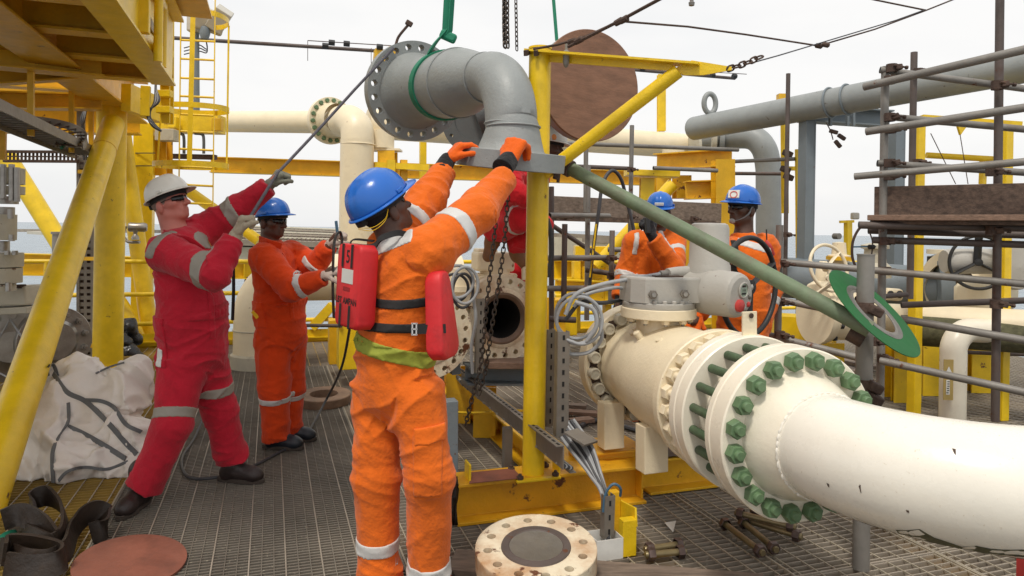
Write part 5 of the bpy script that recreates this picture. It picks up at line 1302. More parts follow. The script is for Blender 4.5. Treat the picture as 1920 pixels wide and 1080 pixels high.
def helmet(parent, c, f, u, mt, sc=1.0, ridge=.006, strap=None, mtb=None):
    f, u, r = onb(f, u); c = Vector(c)
    a, b, h = .131*sc, .111*sc, .121*sc; n, m = 64, 18; vs = []
    def P(x, y, z): return c+f*x+r*y+u*z
    rows = []
    for i in range(m+1):
        ph = (PI/2)*i/m; cc = math.cos(ph)**.82; ss = math.sin(ph)
        for j in range(n):
            th = 2*PI*j/n; x, y = a*cc*math.cos(th), b*cc*math.sin(th)
            z = h*ss
            rd = ridge*math.exp(-(y/.012)**2)*min(1, ss*2.2)+ridge*.7*(math.exp(-((abs(y)-.042)/.010)**2))*min(1, ss*1.5)*(1-ss**6)
            k = 1+rd/max(.05, math.sqrt(x*x+y*y+z*z)); vs.append(P(x*k-.004, y*k, z*k))
    fs = [(i*n+j, i*n+(j+1) % n, (i+1)*n+(j+1) % n, (i+1)*n+j) for i in range(m) for j in range(n)]
    o = MB().add(vs, fs).build('hard_hat', mt, parent, smooth=60); so_ = o.modifiers.new('t', 'SOLIDIFY'); so_.thickness = .003; so_.offset = -1
    vs = []; q = 6
    for i in range(q+1):
        for j in range(n):
            th = 2*PI*j/n; fr = max(0, math.cos(th))**2.2; w = (.010+.038*fr)*sc*i/q; dr = -.004*(i/q)-.010*fr*(i/q)**1.5+.001
            vs.append(P((a+w)*math.cos(th)-.004, (b+w*.85)*math.sin(th), dr))
    fs = [(i*n+j, i*n+(j+1) % n, (i+1)*n+(j+1) % n, (i+1)*n+j) for i in range(q) for j in range(n)]
    br = MB().add(vs, fs).build('brim', mt, o, smooth=60); so_ = br.modifiers.new('t', 'SOLIDIFY'); so_.thickness = .004; so_.offset = 0
    # rolled edge and suspension band
    MB().path([P((a+.010*sc+.038*sc*max(0, math.cos(t))**2.2)*math.cos(t)-.004, (b+(.010*sc+.038*sc*max(0, math.cos(t))**2.2)*.85)*math.sin(t), -.004-.010*max(0, math.cos(t))**2.2) for t in [2*PI*i/64 for i in range(64)]], .0032, 6, closed=True).build('rim', mt, o)
    pts = [P((a-.022)*math.cos(t)-.004, (b-.02)*math.sin(t), -.012) for t in [2*PI*i/40 for i in range(41)]]
    flat_path(pts, .028, .003, u).build('headband', M['webbing'], o)
    MB().box(P(-a+.012, 0, -.024), (.03, .05, .03), Matrix((f, r, u)).transposed()).build('ratchet', M['webbing'], o, bevel=.006)
    for s_ in (-1, 1): MB().box(P(.03, s_*(b+.001), .014), (.034, .008, .018), Matrix((f, r, u)).transposed()).build('slot_boss', mt, o, bevel=.003)
    return o, P
def glasses(parent, c, f, u, mt='glass_dk'):
    f, u, r = onb(f, u); c = Vector(c)
    def P(x, y, z): return c+f*x+r*y+u*z
    for s_ in (-1, 1):
        vs = []; n = 8
        for i in range(n+1):
            t = math.radians(6+56*i/n); x, y = .030+.076*math.cos(t), s_*.076*math.sin(t)
            hh = .019*(1-.35*(i/n)**2)
            for z in (-hh*1.0+.012, .012-hh*.2, .012+hh*.8): vs.append(P(x, y, z))
        fs = [(i*3+j, i*3+j+1, (i+1)*3+j+1, (i+1)*3+j) for i in range(n) for j in range(2)]
        o = MB().add(vs, fs).build('lens', M[mt], parent); so_ = o.modifiers.new('t', 'SOLIDIFY'); so_.thickness = .003
        MB().path([P(.066, s_*.070, .016), P(.03, s_*.082, .014), P(-.02, s_*.083, .004)], .0026, 6).build('temple', M['rubber'], parent)

def hand(parent, w, d, n, s, curls, mt, spread=.0, thumb=(.9, .6, .5), name='glove', cuff=None, cuff_len=.06, sc=1.0, cuff_r=.036, back=None):
    """w wrist, d toward the fingers, n palm normal, s thumb side; curls = per finger (three joint angles)"""
    d = Vector(d).normalized(); n = Vector(n); n = (n-d*n.dot(d)).normalized(); s = Vector(s); s = (s-d*s.dot(d)-n*s.dot(n)).normalized(); w = Vector(w)
    v = Vol(.0042, .010)
    offs = (.031, .0105, -.0105, -.030); ln = ((.044, .026, .022), (.048, .030, .023), (.045, .028, .022), (.036, .022, .020))
    for i, o in enumerate(offs):
        o *= sc; kn = w+d*(.090-.004*abs(i-1))*sc+s*o-n*.004; v.cap(w+d*.012+s*o*.55, kn, .0165*sc, .0145*sc, k=.014)
        p = kn; ang = 0
        for j in range(3):
            ang += curls[i][j]; dr = (d*math.cos(ang)+n*math.sin(ang)+s*(spread*(1.5-i))).normalized(); q = p+dr*ln[i][j]*sc
            v.cap(p, q, (.0118-.0008*j)*sc, (.0112-.0010*j)*sc, k=.005); p = q
    tb = w+d*.028*sc+s*.026*sc+n*.008; a, b, c_ = thumb
    d1 = (d*math.cos(a)+s*math.sin(a)*.9+n*.35).normalized(); p1 = tb+d1*.042*sc
    d2 = (d1*math.cos(b)+(n*.8-s*.3)*math.sin(b)+d*.25).normalized(); p2 = p1+d2*.032*sc
    d3 = (d2*math.cos(c_)+(n*.6-s*.7)*math.sin(c_)).normalized(); p3 = p2+d3*.026*sc
    v.cap(w+d*.015, tb, .018*sc, .017*sc, k=.014); v.cap(tb, p1, .0165*sc, .0135*sc, k=.010); v.cap(p1, p2, .013*sc, .0118*sc, k=.005); v.cap(p2, p3, .0118*sc, .010*sc, k=.005)
    v.cap(w-d*.03, w+d*.02, .027*sc, .030*sc, sq=(n, .75), k=.012)
    v.solve(); v.folds([], base=.0022, seed=4, fr=2.2)
    g = v.mesh(name, mt, parent)
    if cuff:
        c = Vol(.0045, .008); bk = Vector(back).normalized() if back is not None else -d
        c.cap(w+d*.004+bk*.0, w+bk*cuff_len, cuff_r*.86*sc, cuff_r*sc, cut=True); c.solve(); c.folds([], base=.002, seed=2, fr=2.6); c.mesh('glove_cuff', cuff, g)
    return g
CURL_GRIP = ((1.15, 1.35, .75),)*4
CURL_SOFT = ((.45, .6, .35), (.5, .65, .4), (.55, .7, .4), (.6, .75, .45))
CURL_HOOK = ((.75, .9, .5), (.75, .95, .5), (.8, .95, .55), (.85, 1.0, .6))
def boot(parent, ank, toe_dir, mt, sz=1.0, gz=.0, tall=.17, lean=(0, 0, 0)):
    ank = Vector(ank); t = Vector(toe_dir); t.z = 0; t.normalize(); gz = gz+.012
    v = Vol(.006, .022); a = Vector((ank.x, ank.y, gz+.085*sz)); f = t
    v.cap(a+Vector(lean)*tall+UP*(tall-.06), a, .062*sz, .056*sz, cut=False)
    v.cap(a, Vector((a.x, a.y, gz+.035))-f*.028, .054*sz, .044*sz)
    v.cap(Vector((a.x, a.y, gz+.040))-f*.03, Vector((a.x, a.y, gz+.036))+f*.135*sz, .044*sz, .046*sz, sq=(UP, .95))
    v.cap(a+UP*-.01, Vector((a.x, a.y, gz+.046))+f*.12*sz, .050*sz, .040*sz)
    v.ell(Vector((a.x, a.y, gz+.034))+f*.145*sz, (f, UP.cross(f), UP), (.060*sz, .049*sz, .042*sz))
    v.solve(); v.folds([(a, .09, .004)], base=.0015, seed=9, fr=1.6)
    iz = int((gz-v.lo[2])/v.h); v.D[:, :, :max(0, iz)] = .05
    o = v.mesh('boot', mt, parent)
    prof = []
    for i in range(28):
        th = 2*PI*i/28; x = .155*math.cos(th)*sz; y = (.050 if x > 0 else .043)*math.sin(th)*sz*(1-.12*math.exp(-((x+.02)/.04)**2)); prof.append((x+.057*sz, y))
    r = f.cross(UP); vs = [Vector((a.x, a.y, z))+f*x+r*y for z in (gz-.012, gz+.014) for (x, y) in prof]; n = 28
    MB().add(vs, [tuple(range(n))[::-1], tuple(range(n, 2*n))]+[(i, (i+1) % n, n+(i+1) % n, n+i) for i in range(n)]).build('sole', M['sole'], o, bevel=.003)
    return o

def person(label, J, f, suit, skin, h=.007, seed=0, R=None, boots='boot', toes=None, hat=None, headf=None, headu=None, neckr=.06, ground=0.0, gl=None, hair='hair_dk', bands=True, tape='tape', hatsc=1.0, hem_cut=True, group=None):
    r_ = dict(chest=.165, waist=.165, pelvis=.175, shoulder=.10, elbow=.078, cuff=.058, hip=.115, knee=.092, hem=.082, sq=.78); r_.update(R or {})
    J = {k: Vector(v) for k, v in J.items()}; f = Vector(f).normalized(); side = f.cross(UP).normalized()
    base = Vector((J['pelvis'].x, J['pelvis'].y, ground)); t = thing('person', label, 'person', base, group)
    sq = (f, r_['sq'])
    v = Vol(h, .045)
    v.cap(J['waist'], J['chest'], r_['waist'], r_['chest'], sq=sq); v.cap(J['pelvis'], J['waist'], r_['pelvis'], r_['waist'], sq=sq)
    v.cap(J['shR'], J['shL'], r_['shoulder']*.86, r_['shoulder']*.86); v.cap(J['chest'], J['neck']-UP*.03, r_['chest']*.8, .085, sq=sq)
    for s_ in 'RL':
        v.cap(J['sh'+s_], J['el'+s_], r_['shoulder'], r_['elbow'], k=.035); v.cap(J['el'+s_], J['wr'+s_], r_['elbow'], r_['cuff'], cut=True, k=.03)
        lg = ({'R': 5.1, 'L': 9.3}[s_], J['an'+s_]-J['hip'+s_]); v.cap(J['hip'+s_], J['kn'+s_], r_['hip'], r_['knee'], k=.04, seg=lg); v.cap(J['kn'+s_], J['an'+s_], r_['knee'], r_['hem'], cut=True, k=.03, seg=lg)
    # collar
    nd = (J['head']-J['neck']).normalized(); v.cap(J['neck']-nd*.05, J['neck']+nd*.022, neckr+.032, neckr+.014, cut=True, k=.02)
    v.solve()
    js = []
    for s_ in 'RL': js += [(J['el'+s_], .13, .017), (J['sh'+s_], .14, .012), (J['kn'+s_], .15, .006), (J['an'+s_], .14, .017), (J['wr'+s_], .08, .008), (J['hip'+s_], .16, .012)]
    js += [(J['waist'], .22, .015), (J['pelvis']-UP*.08, .18, .014)]
    v.folds(js, base=.0055, seed=seed)
    cov = v.mesh('coverall', suit, t)
    # skin body: one surface from feet to head
    b = Vol(max(h*.86, .0055), .03); q = .62
    b.cap(J['pelvis'], J['waist'], r_['waist']*.7, r_['waist']*.62, sq=sq); b.cap(J['waist'], J['chest'], r_['waist']*.62, r_['chest']*.7, sq=sq)
    b.cap(J['shR'], J['shL'], .05); b.cap(J['chest'], J['neck'], .10, neckr*1.1)
    for s_ in 'RL':
        b.cap(J['sh'+s_], J['el'+s_], .055, .042); b.cap(J['el'+s_], J['wr'+s_], .042, .031)
        b.cap(J['wr'+s_], J['ha'+s_], .029, .024, k=.012)
        b.cap(J['hip'+s_], J['kn'+s_], .075, .05); b.cap(J['kn'+s_], J['an'+s_], .05, .036)
    add_head(b, J['head'], headf, headu, J['neck']-nd*.02, nr=neckr)
    b.solve(); bo = b.mesh('body', skin, t)
    hf, hu, hr = onb(headf, headu)
    if hair:
        hv = Vol(.007, .01); c = J['head']
        hv.ell(c+hf*-.010+hu*.028, (hf, hr, hu), (.100, .0805, .094)); hv.solve()
        X, Y, Z = np.meshgrid(*hv.ax, indexing='ij'); P = np.stack([X, Y, Z], -1)-A_(c)
        hv.D = np.maximum(hv.D, np.maximum((P@A_(hf))-.020-(P@A_(hu))*.9, -(P@A_(hu))-.055))
        hv.mesh('hair', M[hair], t)
    if hat:
        helm = helmet(t, J['head']+hu*.052+hf*.004, hat.get('f', headf), hat.get('u', headu), M[hat['mt']], sc=hatsc)
    if toes:
        for s_ in 'RL': boot(t, J['an'+s_]-UP*.0+Vector(toes.get('off'+s_, (0, 0, 0))), toes[s_], M[boots], gz=ground)
    return t, v, J
def tapes(v, t, J, mt='tape', arms=.55, shins=.5, w=.052, which='RL', legs='RL'):
    for s_ in which: v.band('reflective_stripe', M[mt], t, J['sh'+s_], J['el'+s_], arms, w, r=.16)
    for s_ in legs: v.band('reflective_stripe', M[mt], t, J['kn'+s_], J['an'+s_], shins, w, r=.15)

# ---------------------------------------------------------------- 1: red coverall, white helmet, hauling the rope
def man1():
    J = dict(pelvis=at(362, 655, 4.2), waist=at(362, 590, 4.2), chest=at(346, 492, 4.2), neck=at(332, 444, 4.2), head=at(319, 383, 4.2),
        shR=at(312, 474, 4.02), elR=at(402, 512, 3.88), wrR=at(438, 448, 3.98), haR=at(452, 425, 4.0),
        shL=at(372, 438, 4.38), elL=at(444, 396, 4.42), wrL=at(502, 350, 4.42), haL=at(520, 332, 4.42),
        hipR=at(344, 690, 4.12), knR=at(322, 800, 4.02), anR=at(270, 912, 4.0), hipL=at(382, 685, 4.28), knL=at(412, 768, 4.36), anL=at(436, 860, 4.42))
    t, v, J = person('man in red coverall and white hard hat hauling on the rope', J, (.95, -.3, 0), M['red'], M['skin_red'], h=.0075, seed=1,
        R=dict(chest=.172, waist=.192, pelvis=.185, shoulder=.105, elbow=.085, cuff=.062, hip=.125, knee=.100, hem=.092, sq=.95),
        hat=dict(mt='helmet_white', f=(.90, -.20, .40), u=(-.40, 0, 1)), headf=(.90, -.20, .30), headu=(-.32, 0, 1), neckr=.066, hair='hair_gr', ground=0,
        toes=dict(R=(-.05, -1, 0), L=(1, -.12, 0), offR=(-.02, 0, 0)), gl=None)
    glasses(t, J['head'], (.90, -.20, .30), (-.32, 0, 1))
    v.band('reflective_stripe', M['tape_dull'], t, J['shR'], J['elR'], .86, .075, r=.15, tilt=(.0, 0, .25)); v.band('reflective_stripe', M['tape_dull'], t, J['shL'], J['elL'], .90, .075, r=.14)
    v.band('reflective_stripe', M['tape_dull'], t, J['hipR'], J['knR'], .78, .058, r=.18, tilt=(.1, 0, .1)); v.band('reflective_stripe', M['tape_dull'], t, J['hipL'], J['knL'], .46, .058, r=.17, tilt=(-.35, 0, -.1))
    # shoulder yoke tapes
    c = J['shR']+Vector((-.02, -.02, .06)); v.patch('shoulder_tape', M['tape_dull'], t, c, .13, boxfn(c, (1, 0, -.4), (0, 1, 0), (.4, 0, 1), .028, .3, .2))
    c = at(392, 455, 4.2); v.patch('shoulder_tape', M['tape_dull'], t, c, .11, boxfn(c, (.5, 0, .8), (0, 1, 0), (.8, 0, -.5), .03, .3, .2))
    # badge on the chest: small yellow scallop
    c = at(391, 457, 4.0); fx = Vector((.55, -.83, .1))
    def disc(r, off):
        ca = A_(c); d_ = A_(fx.normalized())
        def fn(P):
            q = P-ca; al = q@d_; rad = np.sqrt(np.maximum(0, (q**2).sum(-1)-al**2)); return np.maximum(rad-r, np.abs(al)-.2)
        return fn
    p, g = surf(v, 392, 458); p = p+g*.006; x, y, z = frame(g); vs = [p]; n = 28
    for i in range(n):
        a = 2*PI*i/n; rr = .027*(1+.07*math.cos(7*a)) if math.sin(a) > -.75 else .021; vs.append(p+x*(rr*math.cos(a))+y*(rr*math.sin(a)))
    MB().add(vs, [(0, i+1, (i+1) % n+1) for i in range(n)]).build('shell_badge', M['badge'], t, smooth=0)
    # white label on the pocket, zip and pocket edge
    p, g = surf(v, 301, 668); v.patch('pocket_label', M['white_pl'], t, p, .12, boxfn(p, (1, .3, 0), g, (0, 0, 1), .018, .06, .048), off=.016)
    c = at(298, 640, 4.05); v.patch('pocket', M['red'], t, c, .2, boxfn(c, (1, 0, .1), (0, 1, 0), (0, 0, 1), .06, .3, .14), off=.010)
    a, b = at(398, 470, 4.0), at(404, 640, 4.02); m_ = a.lerp(b, .5); v.patch('zip_flap', M['red'], t, m_, .34, boxfn(m_, (a-b).cross(Vector((.5, -.8, 0))), (.5, -.8, 0), a-b, .018, .12, .26), off=.006)
    # collar wings
    flat_path(bez([at(308, 438, 4.12), at(330, 447, 4.02), at(356, 452, 4.02), at(380, 470, 4.03)], 6), .05, .006, Vector((.2, -.4, .8))).build('collar', M['red'], t)
    # gloves
    hand(t, at(443, 440, 3.98), (.35, .0, .9), (.7, .35, -.4), (.5, -.8, 0), CURL_GRIP, M['glove_tan'], cuff=M['glove_tan'], back=J['elR']-J['wrR'], cuff_len=.05, sc=1.12, thumb=(.5, .9, .7))
    hand(t, at(506, 346, 4.42), (.55, .1, .62), (.5, .6, -.4), (.2, -.9, .3), CURL_GRIP, M['glove_grey'], cuff=M['glove_grey'], back=J['elL']-J['wrL'], cuff_len=.06, sc=1.08, thumb=(.5, .9, .7))
    return t
man1()
# ---------------------------------------------------------------- 2: orange-red coverall, blue helmet
def man2():
    J = dict(pelvis=at(527, 618, 5.1), waist=at(526, 570, 5.1), chest=at(515, 500, 5.1), neck=at(506, 461, 5.1), head=at(511, 417, 5.1),
        shR=at(494, 482, 4.93), elR=at(549, 540, 4.82), wrR=at(606, 520, 4.78), haR=at(622, 505, 4.78),
        shL=at(545, 478, 5.26), elL=at(590, 500, 5.16), wrL=at(616, 462, 5.1), haL=at(630, 442, 5.08),
        hipR=at(512, 645, 5.05), knR=at(514, 730, 5.03), anR=at(519, 820, 5.08), hipL=at(545, 640, 5.2), knL=at(543, 725, 5.22), anL=at(540, 805, 5.26))
    hf, hu = (.90, -.42, -.02), (.04, 0, 1)
    t, v, J = person('man in orange-red coverall and blue hard hat holding a black strap loop', J, (.85, -.5, 0), M['orange_red'], M['skin_dk'], h=.0085, seed=2,
        R=dict(chest=.165, waist=.175, pelvis=.175, shoulder=.10, elbow=.082, cuff=.058, hip=.12, knee=.105, hem=.092, sq=.85),
        hat=dict(mt='helmet_blue', f=(.90, -.42, .10), u=(-.08, 0, 1)), headf=hf, headu=hu, toes=dict(R=(1, -.1, 0), L=(1, .1, 0), offR=(-.01, 0, 0)), boots='boot_blue')
    glasses(t, J['head'], hf, hu)
    v.band('reflective_stripe', M['tape'], t, J['elR'], J['wrR'], .30, .045, r=.13); v.band('reflective_stripe', M['tape'], t, J['elL'], J['wrL'], .1, .045, r=.12)
    v.band('reflective_stripe', M['tape'], t, J['knR'], J['anR'], .18, .045, r=.16); v.band('reflective_stripe', M['tape'], t, J['knL'], J['anL'], .18, .045, r=.16)
    a, b = at(538, 470, 4.95), at(560, 600, 4.95); m_ = a.lerp(b, .5); v.patch('zip_flap', M['orange_red'], t, m_, .3, boxfn(m_, (a-b).cross(Vector((.8, -.6, 0))), (.8, -.6, 0), a-b, .018, .12, .24), off=.006)
    c = at(483, 590, 4.95); v.patch('pocket', M['orange_red'], t, c, .16, boxfn(c, (1, 0, .2), (0, 1, 0), (0, 0, 1), .06, .3, .09), off=.010)
    MB().bar(at(474, 583, 4.93), at(484, 596, 4.93), .03, .012, D1).build('folding_rule', M['badge'], t, smooth=0, bevel=.003)
    flat_path(bez([at(486, 448, 5.0), at(505, 455, 4.92), at(528, 462, 4.93)], 6), .045, .006, Vector((.2, -.3, .9))).build('collar', M['orange_red'], t)
    hand(t, at(610, 517, 4.78), (.9, -.1, .35), (0, .4, -.9), (0, -.8, .5), CURL_GRIP, M['white_glove'], cuff=M['white_glove'], back=J['elR']-J['wrR'], cuff_len=.045, sc=1.1)
    hand(t, at(619, 458, 5.1), (.6, -.1, .75), (.6, .5, -.5), (0, -.8, .4), CURL_GRIP, M['white_glove'], cuff=M['white_glove'], back=J['elL']-J['wrL'], cuff_len=.045, sc=1.1)
    return t
M['white_glove'] = fabric('dusty_white_glove', (.46, .38, .33), (.22, .15, .12), .3)
man2()
t = thing('strap_loop', 'black strap loop held by the man in the orange-red coverall', 'strap', at(628, 520, 4.78))
flat_path(bez([at(626, 596, 4.76), at(624, 540, 4.74), at(625, 480, 4.76), at(628, 448, 4.84), at(636, 435, 4.9), at(641, 450, 4.92), at(639, 500, 4.86), at(634, 560, 4.8), at(632, 600, 4.76)], 8), .03, .010, Vector((.5, -.8, .1))).build('strap', M['rubber'], t)
MB().bar(at(633, 440, 5.02), at(630, 414, 5.02), .02, .02, D1).build('clip', M['cable_blue'], t, bevel=.004)
# ---------------------------------------------------------------- 3: the worker in the centre
def man3():
    J = dict(pelvis=at(742, 712, 3.02), waist=at(742, 640, 3.02), chest=at(762, 515, 3.0), neck=at(742, 457, 3.03), head=at(722, 398, 3.03),
        shR=at(802, 474, 2.94), elR=at(893, 398, 3.14), wrR=at(944, 335, 3.33), haR=at(960, 290, 3.40),
        shL=at(738, 462, 3.18), elL=at(800, 378, 3.40), wrL=at(829, 325, 3.54), haL=at(852, 286, 3.62),
        hipR=at(782, 745, 2.96), knR=at(805, 895, 2.93), anR=at(802, 1100, 3.0), hipL=at(711, 745, 3.06), knL=at(706, 895, 3.03), anL=at(712, 1095, 3.08))
    hf, hu = Vector((.62, .60, .48)), Vector((-.52, -.22, .82))
    t, v, J = person('man seen from behind in orange coverall and red vest reaching up to the flange', J, (.42, .9, 0), M['orange'], M['skin_dk'], h=.0062, seed=3,
        R=dict(chest=.165, waist=.158, pelvis=.172, shoulder=.103, elbow=.083, cuff=.060, hip=.108, knee=.094, hem=.086, sq=.80),
        hat=dict(mt='helmet_blue', f=(.52, .64, .56), u=(-.52, -.36, .77)), headf=hf, headu=hu, toes=dict(R=(.4, 1, 0), L=(.2, 1, 0)), boots='boot', hatsc=1.12)
    glasses(t, J['head'], hf, hu)
    for s_, tt in (('R', .55), ('L', .50)): v.band('reflective_stripe', M['tape'], t, J['sh'+s_], J['el'+s_], tt, .062, r=.15)
    v.band('reflective_stripe', M['tape'], t, J['knR'], J['anR'], .80, .060, r=.16, tilt=(0, 0, 0)); v.band('reflective_stripe', M['tape'], t, J['knL'], J['anL'], .60, .060, r=.15)
    c = at(728, 458, 2.92); v.patch('shoulder_tape', M['tape'], t, c, .13, boxfn(c, (1, 0, .4), (0, 1, 0), (-.4, 0, 1), .2, .3, .027))
    # lime belt, slanting down to the right
    a = at(668, 648, 2.9); b = at(822, 683, 2.9); mid = a.lerp(b, .5)+Vector((0, .12, 0)); n = (b-a).cross(Vector((0, 1, 0))).normalized()
    cc, nn = A_(mid), A_(n); v.patch('belt', M['lime'], t, mid, .34, lambda P: np.abs((P-cc)@nn)-.032, off=.006)
    # black strap across the back and waist strap
    a = at(700, 566, 2.85); b = at(812, 552, 2.85)
    ca = A_(at(752, 572, 2.85))
    def curve(P):
        px = (P[..., 0]-ca[0]); return np.abs(P[..., 2]-(ca[2]+.0+.55*px*px+.06*px))-.019
    c = at(755, 565, 2.9); v.patch('back_strap', M['webbing'], t, c, .26, lambda P: np.maximum(np.maximum(curve(P), P[..., 1]-3.05), np.abs(P[..., 0]-ca[0])-.16), off=.007)
    c = at(755, 617, 2.9); cz = A_(at(755, 617, 2.86)); v.patch('waist_strap', M['webbing'], t, c, .30, lambda P: np.maximum(np.abs(P[..., 2]-cz[2]-.01*(P[..., 0]-cz[0]))-.0185, P[..., 1]-3.1), off=.009)
    # cargo pocket on the right thigh, seams
    c = at(802, 870, 2.85); v.patch('cargo_pocket', M['orange'], t, c, .19, boxfn(c, (1, 0, .03), (0, 1, 0), (-.03, 0, 1), .058, .06, .125), off=.0075)
    c = at(806, 816, 2.85); v.patch('pocket_flap', M['orange'], t, c, .12, boxfn(c, (1, 0, .10), (0, 1, 0), (-.10, 0, 1), .062, .06, .032), off=.0125)
    c = at(706, 762, 2.92); 
    # vest: two foam slabs
    V = thing('life_vest', 'red foam life vest strapped on the man in the centre', 'life vest', at(740, 560, 2.9))
    def slab(c, nrm, w, hgt, th, rr, taper=0, up=UP):
        nrm = Vector(nrm).normalized(); up = (Vector(up)-nrm*Vector(up).dot(nrm)).normalized(); x = up.cross(nrm); out = []; N = 7
        for (sx, sy) in ((1, 1), (-1, 1), (-1, -1), (1, -1)):
            for i in range(N):
                a0 = {(1, 1): 0, (-1, 1): PI/2, (-1, -1): PI, (1, -1): 3*PI/2}[(sx, sy)]; a = a0+PI/2*i/(N-1)
                rr_ = rr
                px_ = sx*(w/2-rr_)+rr_*math.cos(a); py_ = sy*(hgt/2-rr_)+rr_*math.sin(a)
                px_ *= 1+taper*(py_/hgt); out.append((px_, py_))
        vs = []; e = .014
        for (z, k) in ((-th/2, e), (-th/2+e, 0), (th/2-e, 0), (th/2-e*.3, e*.35), (th/2, e*1.1)):
            for (px_, py_) in out:
                l = math.hypot(px_, py_); vs.append(Vector(c)+x*(px_*(1-k/l))+up*(py_*(1-k/l))+nrm*z)
        n = len(out); fs = [(i*n+j, i*n+(j+1) % n, (i+1)*n+(j+1) % n, (i+1)*n+j) for i in range(4) for j in range(n)]+[tuple(range(n))[::-1], tuple(range(4*n, 5*n))]
        return MB().add(vs, fs), x, up, nrm
    cL = at(668, 536, 2.93); nL = Vector((-.80, -.62, .03))
    mb, x, up, n = slab(cL, nL, .215, .345, .085, .03, up=(.04, 0, 1)); pL = mb.build('foam_panel', M['foam'], V, smooth=50)
    P = lambda a, b, w=.0435: cL+x*a+up*b+n*w
    for (a, b, l) in ((-.045, .118, .095), (.040, .118, .095), (-.045, -.118, .095), (.040, -.118, .095)):
        MB().box(P(a, b, .0405), (.026, l, .008), Matrix((x, up, n)).transposed()).build('strap_slot', M['foam_dk'], pL, smooth=0, bevel=.003)
        MB().box(P(a, b+(.006 if b > 0 else -.006), .0445), (.017, l, .006), Matrix((x, up, n)).transposed()).build('strap', M['webbing'], pL, smooth=0, bevel=.002)
    MB().box(P(0, -.012, .0415), (.065, .018, .006), Matrix((x, up, n)).transposed()).build('strap_slot', M['foam_dk'], pL, smooth=0, bevel=.002)
    MB().box(P(0.003, .040, .0432), (.105, .058, .002), Matrix((x, up, n)).transposed()).build('reflective_patch', M['label'], pL, smooth=0)
    def text(s, p, size, par, X_, U_, mt='ink', nm='lettering'):
        c = bpy.data.curves.new(nm, 'FONT'); c.body = s; c.size = size; c.align_x = 'CENTER'; c.align_y = 'CENTER'; c.extrude = .0004; c.offset = .0008
        tmp = bpy.data.objects.new(nm+'_curve', c); COL.objects.link(tmp); bpy.context.view_layer.update(); me = bpy.data.meshes.new_from_object(tmp.evaluated_get(bpy.context.evaluated_depsgraph_get())); bpy.data.objects.remove(tmp)
        o = bpy.data.objects.new(nm, me); COL.objects.link(o); me.materials.clear(); me.materials.append(M[mt]); Z = X_.cross(U_)
        Mx = Matrix((X_, U_, Z)).transposed().to_4x4(); Mx.translation = p; hang(o, par, Mx); return o
    text('5', P(0, .118, .0435), .075, pL, x, up); text('LBT AMPAN', P(.0, -.062, .0435), .037, pL, x, up)
    # right panel
    cR = at(826, 590, 2.87); mb, x2, up2, n2 = slab(cR, (.95, -.28, .10), .15, .355, .072, .05, taper=-.7, up=(-.10, .02, 1)); pR = mb.build('foam_panel', M['foam'], V, smooth=50)
    P2 = lambda a, b, w=.0435: cR+x2*a+up2*b+n2*w
    # strap ends, buckle
    a = at(770, 618, 2.825); b = at(836, 616, 2.79)
    flat_path([a, a.lerp(b, .5)+Vector((0, -.004, 0)), b], .036, .004, UP).build('strap_tail', M['webbing'], V)
    bc = at(777, 617, 2.815)
    for dx in (-.008, .008): MB().bar(bc+Vector((dx, 0, -.024)), bc+Vector((dx, 0, .024)), .006, .006, Vector((0, 1, 0))).build('buckle', M['steel_br'], V, smooth=0, bevel=.001)
    for dz in (-.022, .0, .022): MB().bar(bc+Vector((-.012, 0, dz)), bc+Vector((.012, 0, dz)), .006, .005, UP).build('buckle', M['steel_br'], V, smooth=0)
    # straps over the shoulders
    flat_path(bez([P(-.04, .165, .02), at(664, 449, 2.96), at(700, 452, 2.93)], 5), .02, .005, Vector((0, 1, .2))).build('strap', M['webbing'], V)
    flat_path(bez([P(.045, .16, .03), at(700, 462, 2.885), at(716, 446, 2.88), at(745, 437, 2.90), at(764, 440, 2.95)], 8), .024, .006, Vector((.2, .3, .9))).build('strap', M['webbing'], V)
    # hi-vis cord behind the helmet, ear protection cord
    for k in range(2): MB().path(bez([at(672, 428+2*k, 2.935), at(700, 426+6*k, 2.90), at(722, 410+4*k, 2.91), at(728, 392, 2.925)], 8), .0014, 6).build('retaining_cord', M['badge'], t)
    # gloves on the flange
    hand(t, at(953, 303, 3.38), (.35, .42, .9), (.35, .82, -.45), (-.9, .35, .1), ((1.25, .7, .35), (1.25, .75, .4), (1.25, .75, .4), (1.3, .8, .4)), M['glove_orange'], cuff=M['knit_black'], back=J['elR']-J['wrR'], cuff_len=.065, sc=1.32, cuff_r=.040, thumb=(.7, .4, .3), spread=.05)
    hand(t, at(838, 302, 3.57), (.62, .15, .75), (.6, .35, -.75), (.2, -.9, .1), ((.7, .6, .3), (.75, .65, .3), (.85, .7, .4), (.9, .7, .4)), M['glove_orange'], cuff=M['knit_black'], back=J['elL']-J['wrL'], cuff_len=.085, sc=1.15, cuff_r=.040, thumb=(.7, .5, .3), spread=.05)
    return t
M['foam_dk'] = mat('deep_red_foam', (.30, .008, .010), .6, var=.05, bump=0)
M['steel_br'] = mat('bright_steel', (.75, .72, .70), .3, metal=.6, bump=0)
man3()
